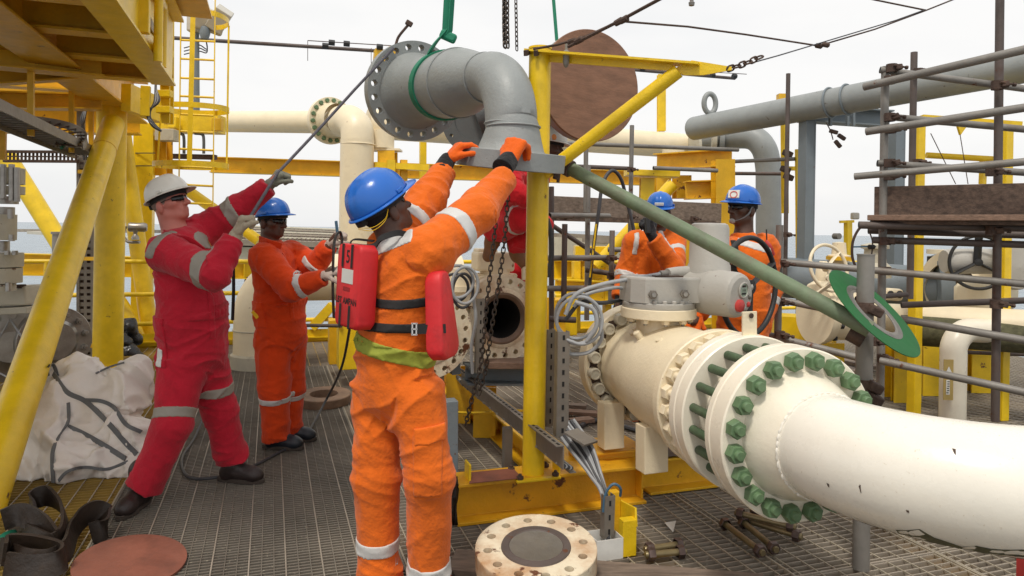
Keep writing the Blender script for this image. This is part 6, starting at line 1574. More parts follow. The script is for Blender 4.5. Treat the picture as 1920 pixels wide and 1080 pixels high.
# ---------------------------------------------------------------- 4: red coverall, crouching on the valve behind the post
def man4():
    J = dict(pelvis=at(948, 385, 5.35), waist=at(955, 362, 5.25), chest=at(968, 336, 5.15), neck=at(1006, 300, 5.2), head=at(1028, 279, 5.2),
        shR=at(955, 326, 5.0), elR=at(965, 362, 4.85), wrR=at(998, 378, 4.85), haR=at(1010, 376, 4.85), shL=at(1008, 330, 5.4), elL=at(1002, 372, 5.4), wrL=at(985, 395, 5.3), haL=at(980, 400, 5.3),
        hipR=at(940, 395, 5.25), knR=at(976, 412, 5.0), anR=at(926, 438, 5.3), hipL=at(965, 398, 5.4), knL=at(1012, 420, 5.15), anL=at(966, 462, 5.35))
    hf, hu = (.9, -.1, -.1), (.1, 0, 1)
    t, v, J = person('man in scarlet coverall crouching behind the yellow post with brown boots', J, (.9, -.3, 0), M['red2'], M['skin_dk'], h=.009, seed=4,
        R=dict(chest=.155, waist=.15, pelvis=.15, shoulder=.085, elbow=.075, cuff=.055, hip=.095, knee=.085, hem=.075, sq=.9),
        hat=dict(mt='helmet_white'), headf=hf, headu=hu, hair=None)
    v.band('reflective_stripe', M['tape'], t, J['hipR'], J['knR'], .92, .045, r=.13)
    c = at(966, 335, 4.95)
    v.patch('chest_pocket', M['red2'], t, c, .12, boxfn(c, (1, 0, -.3), (0, 1, 0), (.3, 0, 1), .05, .2, .05), off=.006)
    for s_, a, d in (('R', J['anR'], Vector((-.2, .1, -1))), ('L', J['anL'], Vector((.3, 0, -1)))):
        b = Vol(.008, .02); b.cap(a+UP*.02, a+d.normalized()*.06, .058, .054); q = a+d.normalized()*.07; tp = q+(Vector((.55, -.2, -.6)) if s_ == 'L' else Vector((-.15, -.1, -.6)))*.17
        b.cap(q, tp, .05, .042); b.cap(a, q, .058, .052); b.solve(); b.folds([], base=.003, fr=1.5); b.mesh('boot', M['boot_tan'], t)
    hp = J['head']; MB().lathe(at(1039, 257, 5.02), Vector((.6, -.8, .1)), [(0, .0), (.022, .0), (.022, .003), (0, .004)], 10).build('helmet_sticker', M['orange_pl'], t)
man4()
t = thing('cloth_bundle', 'scarlet cloth bundle behind the valve with the dark bore', 'cloth', at(962, 520, 5.9))
b = Vol(.01, .04); b.cap(at(955, 512, 5.85), at(978, 500, 5.85), .075, .07); b.cap(at(966, 495, 5.9), at(968, 540, 5.9), .07, .09); b.solve(); b.folds([], base=.012, seed=5); b.mesh('cloth', M['red2'], t)
# ---------------------------------------------------------------- 5: orange coverall, radio hand at the mouth
def man5():
    J = dict(pelvis=at(1222, 640, 6.0), waist=at(1221, 560, 6.0), chest=at(1226, 474, 6.0), neck=at(1236, 438, 5.98), head=at(1237, 398, 5.95),
        shR=at(1192, 455, 6.0), elR=at(1176, 510, 6.0), wrR=at(1162, 558, 5.9), haR=at(1158, 575, 5.88), shL=at(1262, 452, 5.98), elL=at(1262, 500, 5.72), wrL=at(1226, 448, 5.66), haL=at(1215, 425, 5.66),
        hipR=at(1204, 660, 6.0), knR=at(1203, 730, 6.0), anR=at(1203, 795, 6.05), hipL=at(1242, 660, 6.0), knL=at(1243, 730, 6.0), anL=at(1243, 795, 6.05))
    hf, hu = (-.15, -.95, -.12), (0, -.1, 1)
    t, v, J = person('man in orange coverall behind the gearbox holding a black-gloved hand to his mouth', J, (-.12, -1, 0), M['orange'], M['skin_dk'], h=.009, seed=5,
        R=dict(chest=.175, waist=.18, pelvis=.185, shoulder=.105, elbow=.085, cuff=.065, sq=.75), hat=dict(mt='helmet_blue'), headf=hf, headu=hu, toes=dict(R=(0, -1, 0), L=(.1, -1, 0)))
    glasses(t, J['head'], hf, hu)
    v.band('reflective_stripe', M['tape'], t, J['shL'], J['elL'], .55, .055, r=.15, tilt=(.45, 0, 0)); v.band('reflective_stripe', M['tape'], t, J['elR'], J['wrR'], .2, .05, r=.14)
    for px, tl in ((1197, .12), (1250, -.35)):
        c = at(px, 455, 5.8); v.patch('shoulder_tape', M['tape'], t, c, .17, boxfn(c, (1, 0, -tl), (0, 1, 0), (tl, 0, 1), .022, .3, .105))
    a, b = at(1224, 455, 5.8), at(1216, 560, 5.8); m_ = a.lerp(b, .5); v.patch('zip_flap', M['orange'], t, m_, .3, boxfn(m_, (1, 0, 0), (0, 1, 0), (0, 0, 1), .018, .14, .24), off=.006)
    c = at(1246, 480, 5.8)
    hand(t, at(1222, 442, 5.66), (-.35, -.1, .85), (-.3, .8, .2), (.6, .1, .4), CURL_GRIP, M['glove_black'], cuff=M['glove_black'], back=J['elL']-J['wrL'], cuff_len=.05, sc=1.25)
    hand(t, at(1161, 560, 5.9), (-.1, -.1, -1), (.5, .5, 0), (.3, -.9, 0), CURL_SOFT, M['glove_black'], cuff=M['glove_black'], back=UP, cuff_len=.05, sc=1.1)
    MB().bar(at(1215, 438, 5.58), at(1213, 408, 5.6), .035, .03, D1).build('radio', M['rubber'], t, bevel=.004)
    MB().box(at(1236, 383, 5.80), (.075, .01, .026), Euler((.2, 0, .0)).to_matrix()).build('helmet_sticker', M['label'], t, bevel=.004)
man5()
# ---------------------------------------------------------------- 6: orange coverall in profile behind the handwheel
def man6():
    Y = 5.0
    J = dict(pelvis=at(1392, 640, Y), waist=at(1394, 575, Y), chest=at(1400, 492, Y), neck=at(1394, 445, Y), head=at(1392, 393, Y),
        shR=at(1348, 470, 4.9), elR=at(1326, 550, 4.8), wrR=at(1310, 590, 4.65), haR=at(1300, 604, 4.6), shL=at(1432, 466, 5.12), elL=at(1440, 545, 5.12), wrL=at(1425, 620, 5.0), haL=at(1418, 640, 5.0),
        hipR=at(1370, 665, Y), knR=at(1368, 760, Y), anR=at(1368, 845, Y), hipL=at(1415, 665, Y+.05), knL=at(1416, 760, Y+.05), anL=at(1416, 845, Y+.05))
    hf, hu = (-.88, -.46, .06), (.04, 0, 1)
    t, v, J = person('man in orange coverall and blue hard hat with chin strap looking left behind the handwheel', J, (-.75, -.65, 0), M['orange'], M['skin_dk'], h=.0085, seed=6,
        R=dict(chest=.18, waist=.18, pelvis=.185, shoulder=.108, elbow=.085, cuff=.063, sq=.8), hat=dict(mt='helmet_blue', f=(-.86, -.48, .05), u=(.16, 0, 1)), headf=hf, headu=hu, toes=dict(R=(-1, -.6, 0), L=(-1, -.5, 0)))
    glasses(t, J['head'], hf, hu)
    f, u, r = onb(hf, hu); c = J['head']; P = lambda a, b, d: c+f*a+r*b+u*d
    sg = 1 if P(0, 1, 0).y < P(0, -1, 0).y else -1
    flat_path(bez([P(-.01, sg*.088, .03), P(.02, sg*.082, -.03), P(.06, sg*.045, -.075), P(.088, sg*.012, -.085)], 6), .014, .003, f).build('chin_strap', M['strap_gr'], t)
    b = Vol(.006, .01); b.ell(P(.088, 0, -.088), (f, r, u), (.020, .026, .020)); b.solve(); b.mesh('beard', M['beard'], t)
    c2 = J['head']; q = at(1376, 364, 4.84)
    MB().box(q, (.075, .012, .060), Matrix.Rotation(math.radians(-28), 3, 'Z') @ Matrix.Rotation(-.4, 3, 'X')).build('helmet_sticker', M['label'], t, bevel=.003)
    MB().lathe(q+Vector((-.004, -.009, -.003)), Vector((-.45, -.8, .35)), [(.026, 0), (.026, .0015), (.020, .0015), (.020, 0)], 24, closed=True).build('sticker_ring', M['red_pl'], t)
    v.patch('shoulder_tape', M['tape'], t, at(1420, 458, 4.9), .15, boxfn(at(1415, 462, 4.9), (.3, 0, 1), (0, 1, 0), (1, 0, -.3), .026, .3, .2))
    c = at(1384, 500, 4.8)
    v.band('reflective_stripe', M['tape'], t, J['elL'], J['wrL'], .25, .055, r=.14); v.band('reflective_stripe', M['tape'], t, J['shR'], J['elR'], .5, .055, r=.14)
    a, b_ = at(1362, 445, 4.8), at(1358, 560, 4.8); m_ = a.lerp(b_, .5); v.patch('zip_flap', M['orange'], t, m_, .3, boxfn(m_, (1, 0, 0), (0, 1, 0), (0, 0, 1), .018, .14, .25), off=.006)
    cs = at(1380, 500, 4.82); v.patch('radio_strap', M['webbing'], t, cs, .25, boxfn(cs, (1, 0, .05), (0, 1, 0), (0, 0, 1), .028, .2, .18), off=.008)
    hand(t, at(1308, 593, 4.64), (-.4, -.3, -.8), (.2, .5, -.3), (.6, -.6, 0), CURL_HOOK, M['glove_orange'], cuff=M['glove_orange'], back=J['elR']-J['wrR'], cuff_len=.06, sc=1.1)
    hand(t, at(1423, 624, 5.0), (-.1, -.2, -1), (-.5, .5, 0), (-.3, -.9, 0), CURL_SOFT, M['glove_orange'], cuff=M['glove_orange'], back=UP, cuff_len=.05, sc=1.1)
    MB().path(bez([at(1436, 452, 4.95), at(1444, 462, 4.93), at(1450, 478, 4.95)], 5), .014, 8).build('lanyard', M['red_pl'], t)
    MB().tube(at(1437, 430, 4.98), at(1438, 456, 4.98), .005, 6).build('radio_aerial', M['rubber'], t)
M['strap_gr'] = mat('grey_strap', (.22, .24, .25), .7, bump=0); M['beard'] = mat('grey_beard', (.34, .31, .29), .9, bump=.004, bscale=300)
man6()

# ================================================================ cream pipework behind the workers
def bg_flange(t, c, d, r, nb, nut_r, L=.08, mt='cream', name='flange', nutmt='green_bolt', rb=.86, studs=True):
    MB().lathe(c, d, [(r*.5, -L), (r-.004, -L), (r, -L+.004), (r, -.004), (r-.004, 0), (r*.4, 0)], 48).build(name, M[mt], t, smooth=30)
    nut, st = hexnut_mesh(nut_r*1.7, nut_r*1.0, nut_r*.5, nut_r*.4); nm = mesh_of(nut, 'nut', M[nutmt])
    ring_of(nm, None, t, c, d, r*rb, nb, .1, names=('nut', ''))
t = thing('cream_pipeline', 'long cream pipeline with green-bolted flange bending down behind the blue helmet', 'pipe', at(670, 500, 10.7))
MB().tube(at(412, 228, 12.6), at(622, 229, 11.5), .185, 40).build('pipe', M['cream'], t)
fd = (at(412, 228, 12.6)-at(628, 229, 11.6)).normalized(); fd = Vector((.62, -.78, 0)).normalized()
bg_flange(t, at(622, 226, 11.3), fd, .375, 18, .036, L=.09)
MB().lathe(at(622, 226, 11.3), fd, [(.29, 0), (.25, .10), (.24, .25)], 40).build('hub', M['cream'], t)
Yp = 10.7; rr = .25
pts = [at(640, 226, 11.0), at(655, 224, 10.85)]+[at(671, 500, Yp)+UP*z for z in ()]
v0 = at(670, 262, Yp); v1 = at(668, 560, Yp)
MB().path(bez([at(640, 228, 11.05), at(655, 227, 10.9), at(668, 240, 10.75), v0, at(670, 300, Yp), Vector((v1.x, v1.y, v1.z))], 10), .245, 44).build('elbow', M['cream'], t)
MB().tube(v0, Vector((v0.x, v0.y, .0)), .25, 44).build('riser', M['cream'], t)
for py in (203, 273):
    pass
x, y, z = frame(UP); c = at(671, 271, Yp); MB().path([c+x*(.252*math.cos(2*PI*i/50))+y*(.252*math.sin(2*PI*i/50)) for i in range(50)], .009, 6, closed=True).build('weld_bead', M['cream'], t)
t = thing('cream_branch_pipe', 'cream horizontal pipe passing behind the suspended grey spool to the right', 'pipe', at(900, 262, 11.8))
MB().tube(at(690, 232, 11.2), at(1340, 278, 14.0), .235, 40).build('pipe', M['cream'], t)
MB().tube(at(716, 245, 11.0), at(716, 279, 11.0), .19, 32).build('branch', M['cream'], t)
MB().bar(at(690, 281, 11.0), at(752, 282, 11.0), .3, .03, UP).build('saddle_plate', M['cream'], t, smooth=0)
MB().tube(at(1262, 276, 12.8), at(1262, 302, 12.8), .20, 32).build('support_leg', M['cream'], t)
for k in range(3): MB().lathe(at(1300+14*k, 277-2*k, 13.2-.1*k), Vector((1, .1, 0)), [(.0, -.01), (.34-.02*k, -.01), (.34-.02*k, .04), (0, .04)], 28).build('flange', M['cream_grey'], t, smooth=30)
t = thing('ochre_stand', 'ochre steel stand under the cream pipe beside the blue helmet of the centre worker', 'pipe support', at(730, 330, 11))
MB().ibeam(at(727, 284, 11.0), at(727, 345, 11.0), .26, .3).build('leg', M['yellow_dull'], t, smooth=0)
MB().bar(at(705, 310, 10.8), at(805, 315, 10.8), .18, .09, UP).build('shelf', M['yellow'], t, smooth=0)
MB().bar(at(733, 300, 10.7), at(733, 342, 10.7), .12, .06, D1).build('tab', M['yellow'], t, smooth=0)
MB().bar(at(757, 340, 10.9), at(757, 300, 10.9), .1, .1, D1).build('leg', M['yellow_dull'], t, smooth=0)
# white elbow standing on the deck behind man two
t = thing('deck_pipe_elbow', 'cream pipe elbow rising from the deck behind the man in the orange-red coverall', 'pipe', at(490, 690, 8.2))
b0 = at(484, 690, 8.0); r = .27; zc = at(484, 590, 8.0).z
R = .42; cc = Vector((b0.x, b0.y, zc))+D2*R; pts = [Vector((b0.x, b0.y, 0)), Vector((b0.x, b0.y, zc*.5))]+[cc-D2*(R*math.cos(a))+UP*(R*math.sin(a)) for a in [PI/2*i/14 for i in range(15)]]
pts += [pts[-1]+D2*1.9]
MB().path(pts, r, 48).build('pipe', M['cream'], t)
for zz in (.08, .42):
    x, y, z = frame(UP); MB().path([Vector((b0.x, b0.y, zz))+x*((r+.004)*math.cos(2*PI*i/50))+y*((r+.004)*math.sin(2*PI*i/50)) for i in range(50)], .008, 6, closed=True).build('weld_bead', M['cream_grey'], t)
MB().lathe((b0.x, b0.y, .001), UP, [(r, 0), (r+.03, 0), (r+.03, .14), (r, .16)], 48).build('skirt', M['cream_grey'], t)
# thin boom with sensors against the sky
t = thing('pipe_boom', 'long thin rusty pipe boom with little fittings crossing the sky at upper left', 'boom', at(540, 85, 17))
MB().tube(at(322, 71, 16), at(748, 98, 17.5), .045, 8).build('pipe', M['galv_dark'], t)
for (px, py) in ((622, 80), (650, 82), (712, 88), (610, 86)): MB().lathe(at(px, py, 16.8), D2, [(0, -.07), (.07, -.07), (.07, .07), (0, .07)], 8).build('fitting', M['rubber'], t)
MB().tube(at(577, 76, 17), at(740, 86, 17.2), .012, 6).build('wire', M['galv_dark'], t)
for (x0, y0, y1) in ((577, 76, 114), (696, 90, 120)): MB().tube(at(x0, y0, 17), at(x0, y1, 17), .008, 5).build('drop_wire', M['galv_dark'], t)
MB().bar(at(722, 96, 17), at(720, 116, 17), .5, .3, D1).build('end_bracket', M['yellow_dull'], t, smooth=0)
t = thing('pipe_boom', 'short thin rusty pipe boom seen right of the brown plywood cover', 'boom', at(1290, 140, 17))
MB().tube(at(1190, 131, 17), at(1378, 147, 18), .04, 8).build('pipe', M['galv_dark'], t)
MB().tube(at(1195, 127, 17), at(1400, 139, 18), .010, 5).build('wire', M['galv_dark'], t)
for (px, py) in ((1205, 128), (1336, 141), (1377, 143)): MB().lathe(at(px, py, 17), D2, [(0, -.05), (.06, -.05), (.06, .05), (0, .05)], 8).build('fitting', M['rubber'], t)
t = thing('hanging_post', 'yellow perforated post standing behind the braced arm', 'post', at(1240, 240, 13.5))
MB().ibeam(at(1240, 246, 13.5), at(1240, 140, 13.5), .15, .12).build('shaft', M['yellow'], t, smooth=0)

# wires across the sky
def wire(label, pts, r=.006, cat='cable', mt='rusty', fit=()):
    t = thing('stay_wire', label, cat, pts[0]); MB().path(pts, r, 6).build('wire', M[mt], t)
    for p in fit: MB().lathe(p, Vector(pts[-1])-Vector(pts[0]), [(0, -.03), (.016, -.02), (.018, .02), (0, .03)], 8).build('fitting', M['rusty'], t)
    return t
wire('thick rusty stay rod rising from the post head to the top edge', [at(1065, 88, 3.7), at(1160, 40, 3.5), at(1245, -6, 3.3), at(1520, -160, 2.9)], .0085, fit=[at(1085, 76, 3.66), at(1160, 41, 3.5), at(1170, 37, 3.48)])
wire('short shackled wire lying along the post head', [at(1000, 92, 3.85), at(1045, 84, 3.8), at(1100, 68, 3.7), at(1150, 45, 3.55)], .007, fit=[at(1072, 78, 3.75)])
wire('rusty rod running from the stay junction to the right across the sky', [at(1165, 40, 3.5), at(1290, 50, 3.8), at(1400, 65, 4.1), at(1535, 86, 4.4)], .0055, fit=[at(1535, 86, 4.4), at(1548, 84, 4.4)])
wire('long rod climbing to the upper right corner over the grey pipe', [at(1535, 86, 4.4), at(1640, 55, 4.5), at(1735, 20, 4.6), at(1800, -6, 4.6), at(2200, -170, 4.6)], .0055)
wire('thin cable just above the long rod at upper right', [at(1395, 122, 3.6), at(1460, 104, 3.9), at(1540, 80, 4.4), at(1680, 38, 4.5), at(1735, 18, 4.6)], .004, mt='cable_dk')
wire('thin rod entering from the top edge at upper right', [at(1300, -70, 4.6), at(1612, -6, 4.6), at(1735, 19, 4.6)], .0055)
chain('shackle_chain', 'small rusty chain and shackles at the tip of the yellow arm', [at(1370, 128, 3.56), at(1400, 118, 3.58), at(1432, 104, 3.6)], .045, .028, .005, mt='rusty')
t = thing('hanging_plug', 'small grey plug hanging from above at the top edge', 'plug', at(1297, 8, 3.6)); MB().lathe(at(1297, -8, 3.6), -UP, [(.010, 0), (.010, .03), (.016, .035), (.014, .05), (0, .055)], 12).build('plug', M['galv'], t)

# ================================================================ yellow frames, boards and scaffold in the middle distance
t = thing('steel_stand', 'heavy yellow support frame of I beams behind the two men at right of centre', 'frame', at(1300, 600, 9.5))
for (x0, y0, x1, y1, Y0, Y1, w, h, m_) in ((1232, 304, 1372, 296, 9.8, 9.0, .2, .22, 'yellow_dull'), (1278, 330, 1278, 372, 9.8, 9.8, .2, .3, 'yellow_dull'), (1355, 300, 1357, 640, 9.0, 9.0, .24, .24, 'yellow_dull'),
    (1285, 357, 1345, 355, 9.2, 9.2, .2, .24, 'yellow_dull'), (1242, 330, 1242, 372, 9.8, 9.8, .2, .2, 'yellow_dull'), (1295, 400, 1297, 560, 9.4, 9.4, .22, .22, 'yellow_dull')):
    MB().ibeam(at(x0, y0, Y0), at(x1, y1, Y1), w, h).build('beam', M[m_], t, smooth=0)
MB().bar(at(1368, 300, 8.85), at(1370, 620, 8.85), .09, .02, D1).build('rust_plate', M['rusty_yel'], t, smooth=0) if 'rusty_yel' in M else None
t = thing('yellow_tee', 'yellow T-shaped support with a flat head left of the heavy frame', 'support', at(1214, 420, 8.5))
MB().bar(at(1173, 324, 8.5), at(1270, 328, 8.5), .3, .07, UP).build('head', M['yellow'], t, smooth=0, bevel=.004)
MB().ibeam(at(1213, 334, 8.5), at(1211, 425, 8.5), .16, .12).build('stem', M['yellow'], t, smooth=0)
t = thing('diagonal_brace', 'yellow tubular brace running down to the left behind the radio man', 'brace', at(1130, 495, 9))
MB().tube(at(1262, 345, 9.2), at(1118, 500, 9.2), .085, 20).build('tube', M['yellow'], t)
t = thing('plank', 'long brown scaffold plank running behind the two orange coveralled men', 'plank', at(1200, 395, 7.5))
MB().bar(at(1030, 388, 7.2), at(1350, 400, 8.2), .05, .225, UP).build('board', M['wood'], t, smooth=0, bevel=.004)
t = thing('plank', 'lower wooden toe board below the long brown plank', 'plank', at(1100, 412, 7.5))
MB().bar(at(1034, 409, 7.3), at(1330, 418, 8.2), .22, .05, UP).build('board', M['wood_dk'], t, smooth=0)
M['rust_paint'] = M['yellow_rust']
# low yellow structures by the far rail, behind the scaffold
t = thing('low_yellow_skid', 'low yellow skid of beams and posts beyond the middle scaffold', 'skid', at(1110, 600, 9.4))
MB().ibeam(at(1038, 505, 9.6), at(1240, 510, 10.2), .2, .26).build('beam', M['yellow'], t, smooth=0)
MB().ibeam(at(1040, 545, 9.0), at(1180, 550, 9.4), .2, .3).build('beam', M['yellow'], t, smooth=0)
MB().bar(at(1040, 588, 8.8), at(1080, 588, 8.8), .3, .5, UP).build('box', M['yellow'], t, smooth=0, bevel=.01)
MB().box(at(1112, 470, 9.5), (.5, .3, .12)).build('box', M['yellow'], t, smooth=0)
for (px, y0, y1) in ((1080, 490, 620), (1138, 480, 640), (1065, 520, 640), (1100, 500, 560)): MB().bar(at(px, y0, 9.3), at(px, y1, 9.3), .09, .09, D1).build('post', M['yellow'], t, smooth=0)
MB().ibeam(at(1000, 600, 8.3), at(1060, 600, 8.3), .3, .5).build('beam', M['yellow_dull'], t, smooth=0)
t = thing('low_walkway', 'pale grey walkway with a littered top beyond the middle scaffold', 'walkway', at(1120, 460, 14))
MB().bar(at(1030, 462, 13), at(1200, 470, 15), .9, .35, UP).build('deck', M['cream_grey'], t, smooth=0)
MB().bar(at(1034, 444, 13), at(1185, 452, 14.5), .8, .14, UP).build('litter', M['walk'], t, smooth=0)
MB().bar(at(1060, 500, 12.5), at(1190, 505, 13.5), .7, .25, UP).build('side_beam', M['cream_grey'], t, smooth=0)

class Scaf:
    def __init__(s): s.n = 0
    def tube(s, label, a, b, r=.024, mt='galv', open_=False):
        t = thing('scaffold_tube', label, 'scaffold tube', a)
        a = Vector(a); b = Vector(b)
        if proj(b)[0] > 1940: b = b+(b-a).normalized()*.9
        MB().tube(a, b, r, 18).build('tube', M[mt], t)
        for p, q in ((a, b), (b, a)): MB().lathe(p+(p-q).normalized()*.0012, p-q, [(r*.84, 0), (0, -.0005)], 16).build('open_end', M['hole'], t, smooth=0)
        return t
def couple(p, label, r=.024, axis_=None):
    t = thing('tube_coupler', label, 'coupler', p); s = r/.024; p = Vector(p)
    e = Euler((random.uniform(-.3, .3), random.uniform(-.3, .3), random.uniform(0, 1.2)))
    MB().lathe(p, UP, [(r, -.026*s), (r*1.4, -.026*s), (r*1.4, .026*s), (r, .026*s)], 12, closed=True).build('band', M['rusty'], t, smooth=25)
    MB().box(p+Vector((r*1.1, -r*1.2, .0)), (.042*s, .042*s, .036*s), e.to_matrix()).build('saddle', M['rusty'], t, bevel=.006)
    MB().tube(p+Vector((-r*.4, -r*1.7, .012)), p+Vector((r*2.9, -r*1.9, -.004)), .007*s, 8).build('bolt', M['rusty'], t)
    n_, _ = hexnut_mesh(.022*s, .016*s); o = inst(mesh_of(n_, 'nut', M['rusty']), 'nut', t, TM(p+Vector((r*2.6, -r*1.9, -.004)), rot_to(Vector((1, -.1, -.1)))))
    return t
sc = Scaf()
# middle scaffold
mid = [((1034, 350), (1034, 625), 6.4, 6.4, 'upright scaffold tube just right of the yellow post', 'galv_dark'),
 ((1099, 238), (1098, 400), 7.2, 7.2, 'upright tube crossing the lower left rim of the brown cover', 'galv'),
 ((1103, 310), (1100, 600), 6.6, 6.6, 'taller upright tube under the brown cover, behind the green tube', 'galv'),
 ((1185, 235), (1180, 510), 7.6, 7.6, 'upright tube behind the hose loop left of the radio man', 'galv'),
 ((1059, 420), (1057, 566), 6.0, 6.0, 'short rusty upright tube standing between the two left uprights', 'galv_dark'),
 ((1148, 432), (1145, 570), 6.2, 6.2, 'short brown upright tube at the left arm of the radio man', 'galv'),
 ((1030, 404), (1142, 405), 5.9, 6.6, 'level tube ending open under the long brown plank', 'galv'),
 ((1022, 484), (1152, 483), 6.0, 6.2, 'level tube between the short rusty and the short brown uprights', 'galv'),
 ((1020, 541), (1165, 540), 6.0, 6.1, 'lower level tube above the cable coil', 'galv'),
 ((1030, 598), (1080, 600), 5.6, 5.6, 'short level tube just above the slotted channels', 'galv_dark'),
 ((1036, 423), (1168, 510), 6.9, 7.6, 'dark tube sloping down to the right under the plank', 'galv_dark'),
 ((1098, 506), (1172, 517), 6.4, 6.4, 'short dark tube left of the radio man at elbow height', 'galv_dark'),
 ((1044, 268), (1384, 281), 7.8, 8.6, 'long level tube under the cream pipe right of the brown cover', 'galv'),
 ((1030, 310), (1180, 316), 7.6, 8.2, 'long level tube behind the yellow brace foot', 'galv_dark'),
 ((1225, 315), (1345, 320), 8.2, 8.4, 'grey level tube in front of the heavy yellow frame', 'galv'),
 ((1372, 303), (1490, 298), 9.0, 8.6, 'slim tube between yellow frame and grey elbow pipe', 'galv'),
 ((1345, 325), (1480, 326), 9.5, 9.5, 'dark slim level tube behind the grey elbow pipe', 'galv_dark'),
 ((1140, 468), (1180, 468), 6.8, 6.8, 'short light tube stub at the shoulder of the radio man', 'galv')]
for (p, q, Y0, Y1, lab, mt_) in mid: sc.tube(lab, at(*p, Y0), at(*q, Y1), .024, mt_)
for i, (px, py, Y, lab) in enumerate(((1100, 404, 6.5, 'rusty coupler on the level tube under the plank'), (1056, 407, 6.3, 'rusty coupler under the left end of the plank'), (1145, 484, 6.1, 'rusty coupler on the short brown upright'), (1100, 484, 6.3, 'rusty coupler at the middle crossing left of the radio man'), (1100, 541, 6.3, 'rusty coupler at the lower crossing left of the radio man'), (1182, 318, 7.5, 'rusty coupler behind the hose loop'), (1182, 406, 7.5, 'rusty coupler on the tube behind the green tube'), (1145, 517, 6.2, 'rusty coupler on the short dark tube'), (1300, 410, 7.9, 'rusty coupler under the right end of the plank'))): couple(at(px, py, Y), lab)
t = thing('hose_loop', 'black hose hanging in a tall loop left of the radio man', 'hose', at(1110, 420, 6.3))
MB().path(bez([at(1105, 540, 6.2), at(1112, 470, 6.2), at(1122, 400, 6.2), at(1130, 345, 6.25), at(1147, 320, 6.3), at(1164, 335, 6.35), at(1175, 375, 6.4), at(1188, 430, 6.4), at(1190, 460, 6.4)], 8), .016, 10).build('hose', M['cable_dk'], t)
MB().path(bez([at(1118, 420, 6.17), at(1113, 465, 6.17), at(1106, 520, 6.17)], 6), .008, 8).build('yellow_line', M['yellow'], t)
t = thing('hose_loop', 'black hose curving down tightly behind the yellow post', 'hose', at(1028, 460, 5.0))
MB().path(bez([at(1026, 410, 5.0), at(1033, 440, 5.0), at(1034, 480, 5.0), at(1028, 520, 5.0)], 8), .018, 10).build('hose', M['rubber'], t)

# ================================================================ right: grey pipes and columns
t = thing('grey_pipeline', 'big grey pipeline climbing to the upper right corner over grey steel', 'pipe', at(1290, 245, 9.5))
ga_, gb_ = at(1302, 241, 9.4), at(1985, 112, 6.25); gd = (gb_-ga_).normalized(); gb_ = gb_+gd*2
MB().tube(ga_, gb_, .155, 48).build('pipe', M['grey'], t)
MB().lathe(ga_, -gd, [(.155*math.cos(a), .10*math.sin(a)) for a in [PI/2*i/8 for i in range(9)]], 48).build('end_cap', M['grey'], t)
for px in (1557, 1589):
    c = along(ga_, gd, px); x, y, z = frame(gd); MB().path([c+x*(.166*math.cos(2*PI*i/50))+y*(.166*math.sin(2*PI*i/50)) for i in range(50)], .012, 8, closed=True).build('u_bolt', M['grey_blue'], t)
t = thing('lifting_eye', 'grey round lifting eye standing on the end of the grey pipeline', 'lifting eye', at(1331, 218, 9.2))
c = at(1331, 194, 9.2); MB().path([c+D2*(.088*math.cos(2*PI*i/40))+UP*(.125*math.sin(2*PI*i/40)) for i in range(40)], .034, 12, closed=True, flat=(.034, .034)).build('eye', M['grey'], t)
t = thing('grey_elbow_pipe', 'grey pipe with a flange turning down behind the right-hand man', 'pipe', at(1440, 430, 10))
pts = bez([at(1322, 262, 10.6), at(1370, 257, 10.4), at(1410, 258, 10.2), at(1432, 278, 10.1), at(1440, 312, 10.1), at(1441, 350, 10.1)], 8)
MB().path(pts+[at(1441, 440, 10.1), at(1441, 640, 10.1)], .175, 40).build('pipe', M['grey'], t)
for k, px in enumerate((1334, 1348)): MB().lathe(at(px, 262-k, 10.5), Vector((1, -.15, 0)), [(0, -.02), (.27, -.02), (.27, .05), (0, .05)], 36).build('flange', M['grey' if k else 'cream_grey'], t, smooth=30)
for (px, label) in ((1514, 'tall grey steel column under the grey pipeline right of the right-hand man'), (1682, 'grey steel column partly hidden by the boarded scaffold at right')):
    pass
def gcol(label, px, y0, y1, Y, w):
    t = thing('steel_column', label, 'column', at(px, y1, Y)); a = at(px, y0, Y)
    MB().ibeam(Vector((a.x, a.y, .0)), a, w, w, .014, .018, up=D2).build('shaft', M['grey_blue'], t, smooth=0, bevel=.003)
    MB().bar(Vector((a.x, a.y-.0, .0))-D1*(w/2-.01), a-D1*(w/2-.01), w*.98, .012, D1).build('cover_plate', M['grey_blue'], t, smooth=0)
    return t
gcol('tall grey steel column under the grey pipeline right of the right-hand man', 1514, 222, 500, 8.2, .135)
gcol('grey steel column partly hidden behind the boarded scaffold at right', 1680, 236, 560, 8.6, .15)
t = thing('pipe_rest_beam', 'grey steel beam under the grey pipeline between the two grey columns', 'beam', at(1580, 222, 8.1))
MB().ibeam(at(1502, 213, 8.3), at(1668, 224, 8.3), .2, .19).build('beam', M['grey_blue'], t, smooth=0)
for px in (1557, 1589, 1600): MB().bar(at(px, 203, 8.1), at(px, 236, 8.1), .03, .03, D1).build('bolt', M['grey_blue'], t, smooth=0)
t = thing('loose_shackles', 'small dark shackles dangling on a thin wire below the grey beam', 'shackle', at(1565, 255, 8.0))
MB().path(bez([at(1549, 230, 8.0), at(1557, 245, 8.0), at(1562, 262, 8.0)], 6), .006, 6).build('wire', M['rusty'], t)
for (px, py, a) in ((1578, 257, .5), (1571, 270, .8), (1563, 247, .2)): MB().box(at(px, py, 8.0), (.10, .04, .045), Euler((.2, a, .2)).to_matrix()).build('shackle', M['rusty'], t, bevel=.01)
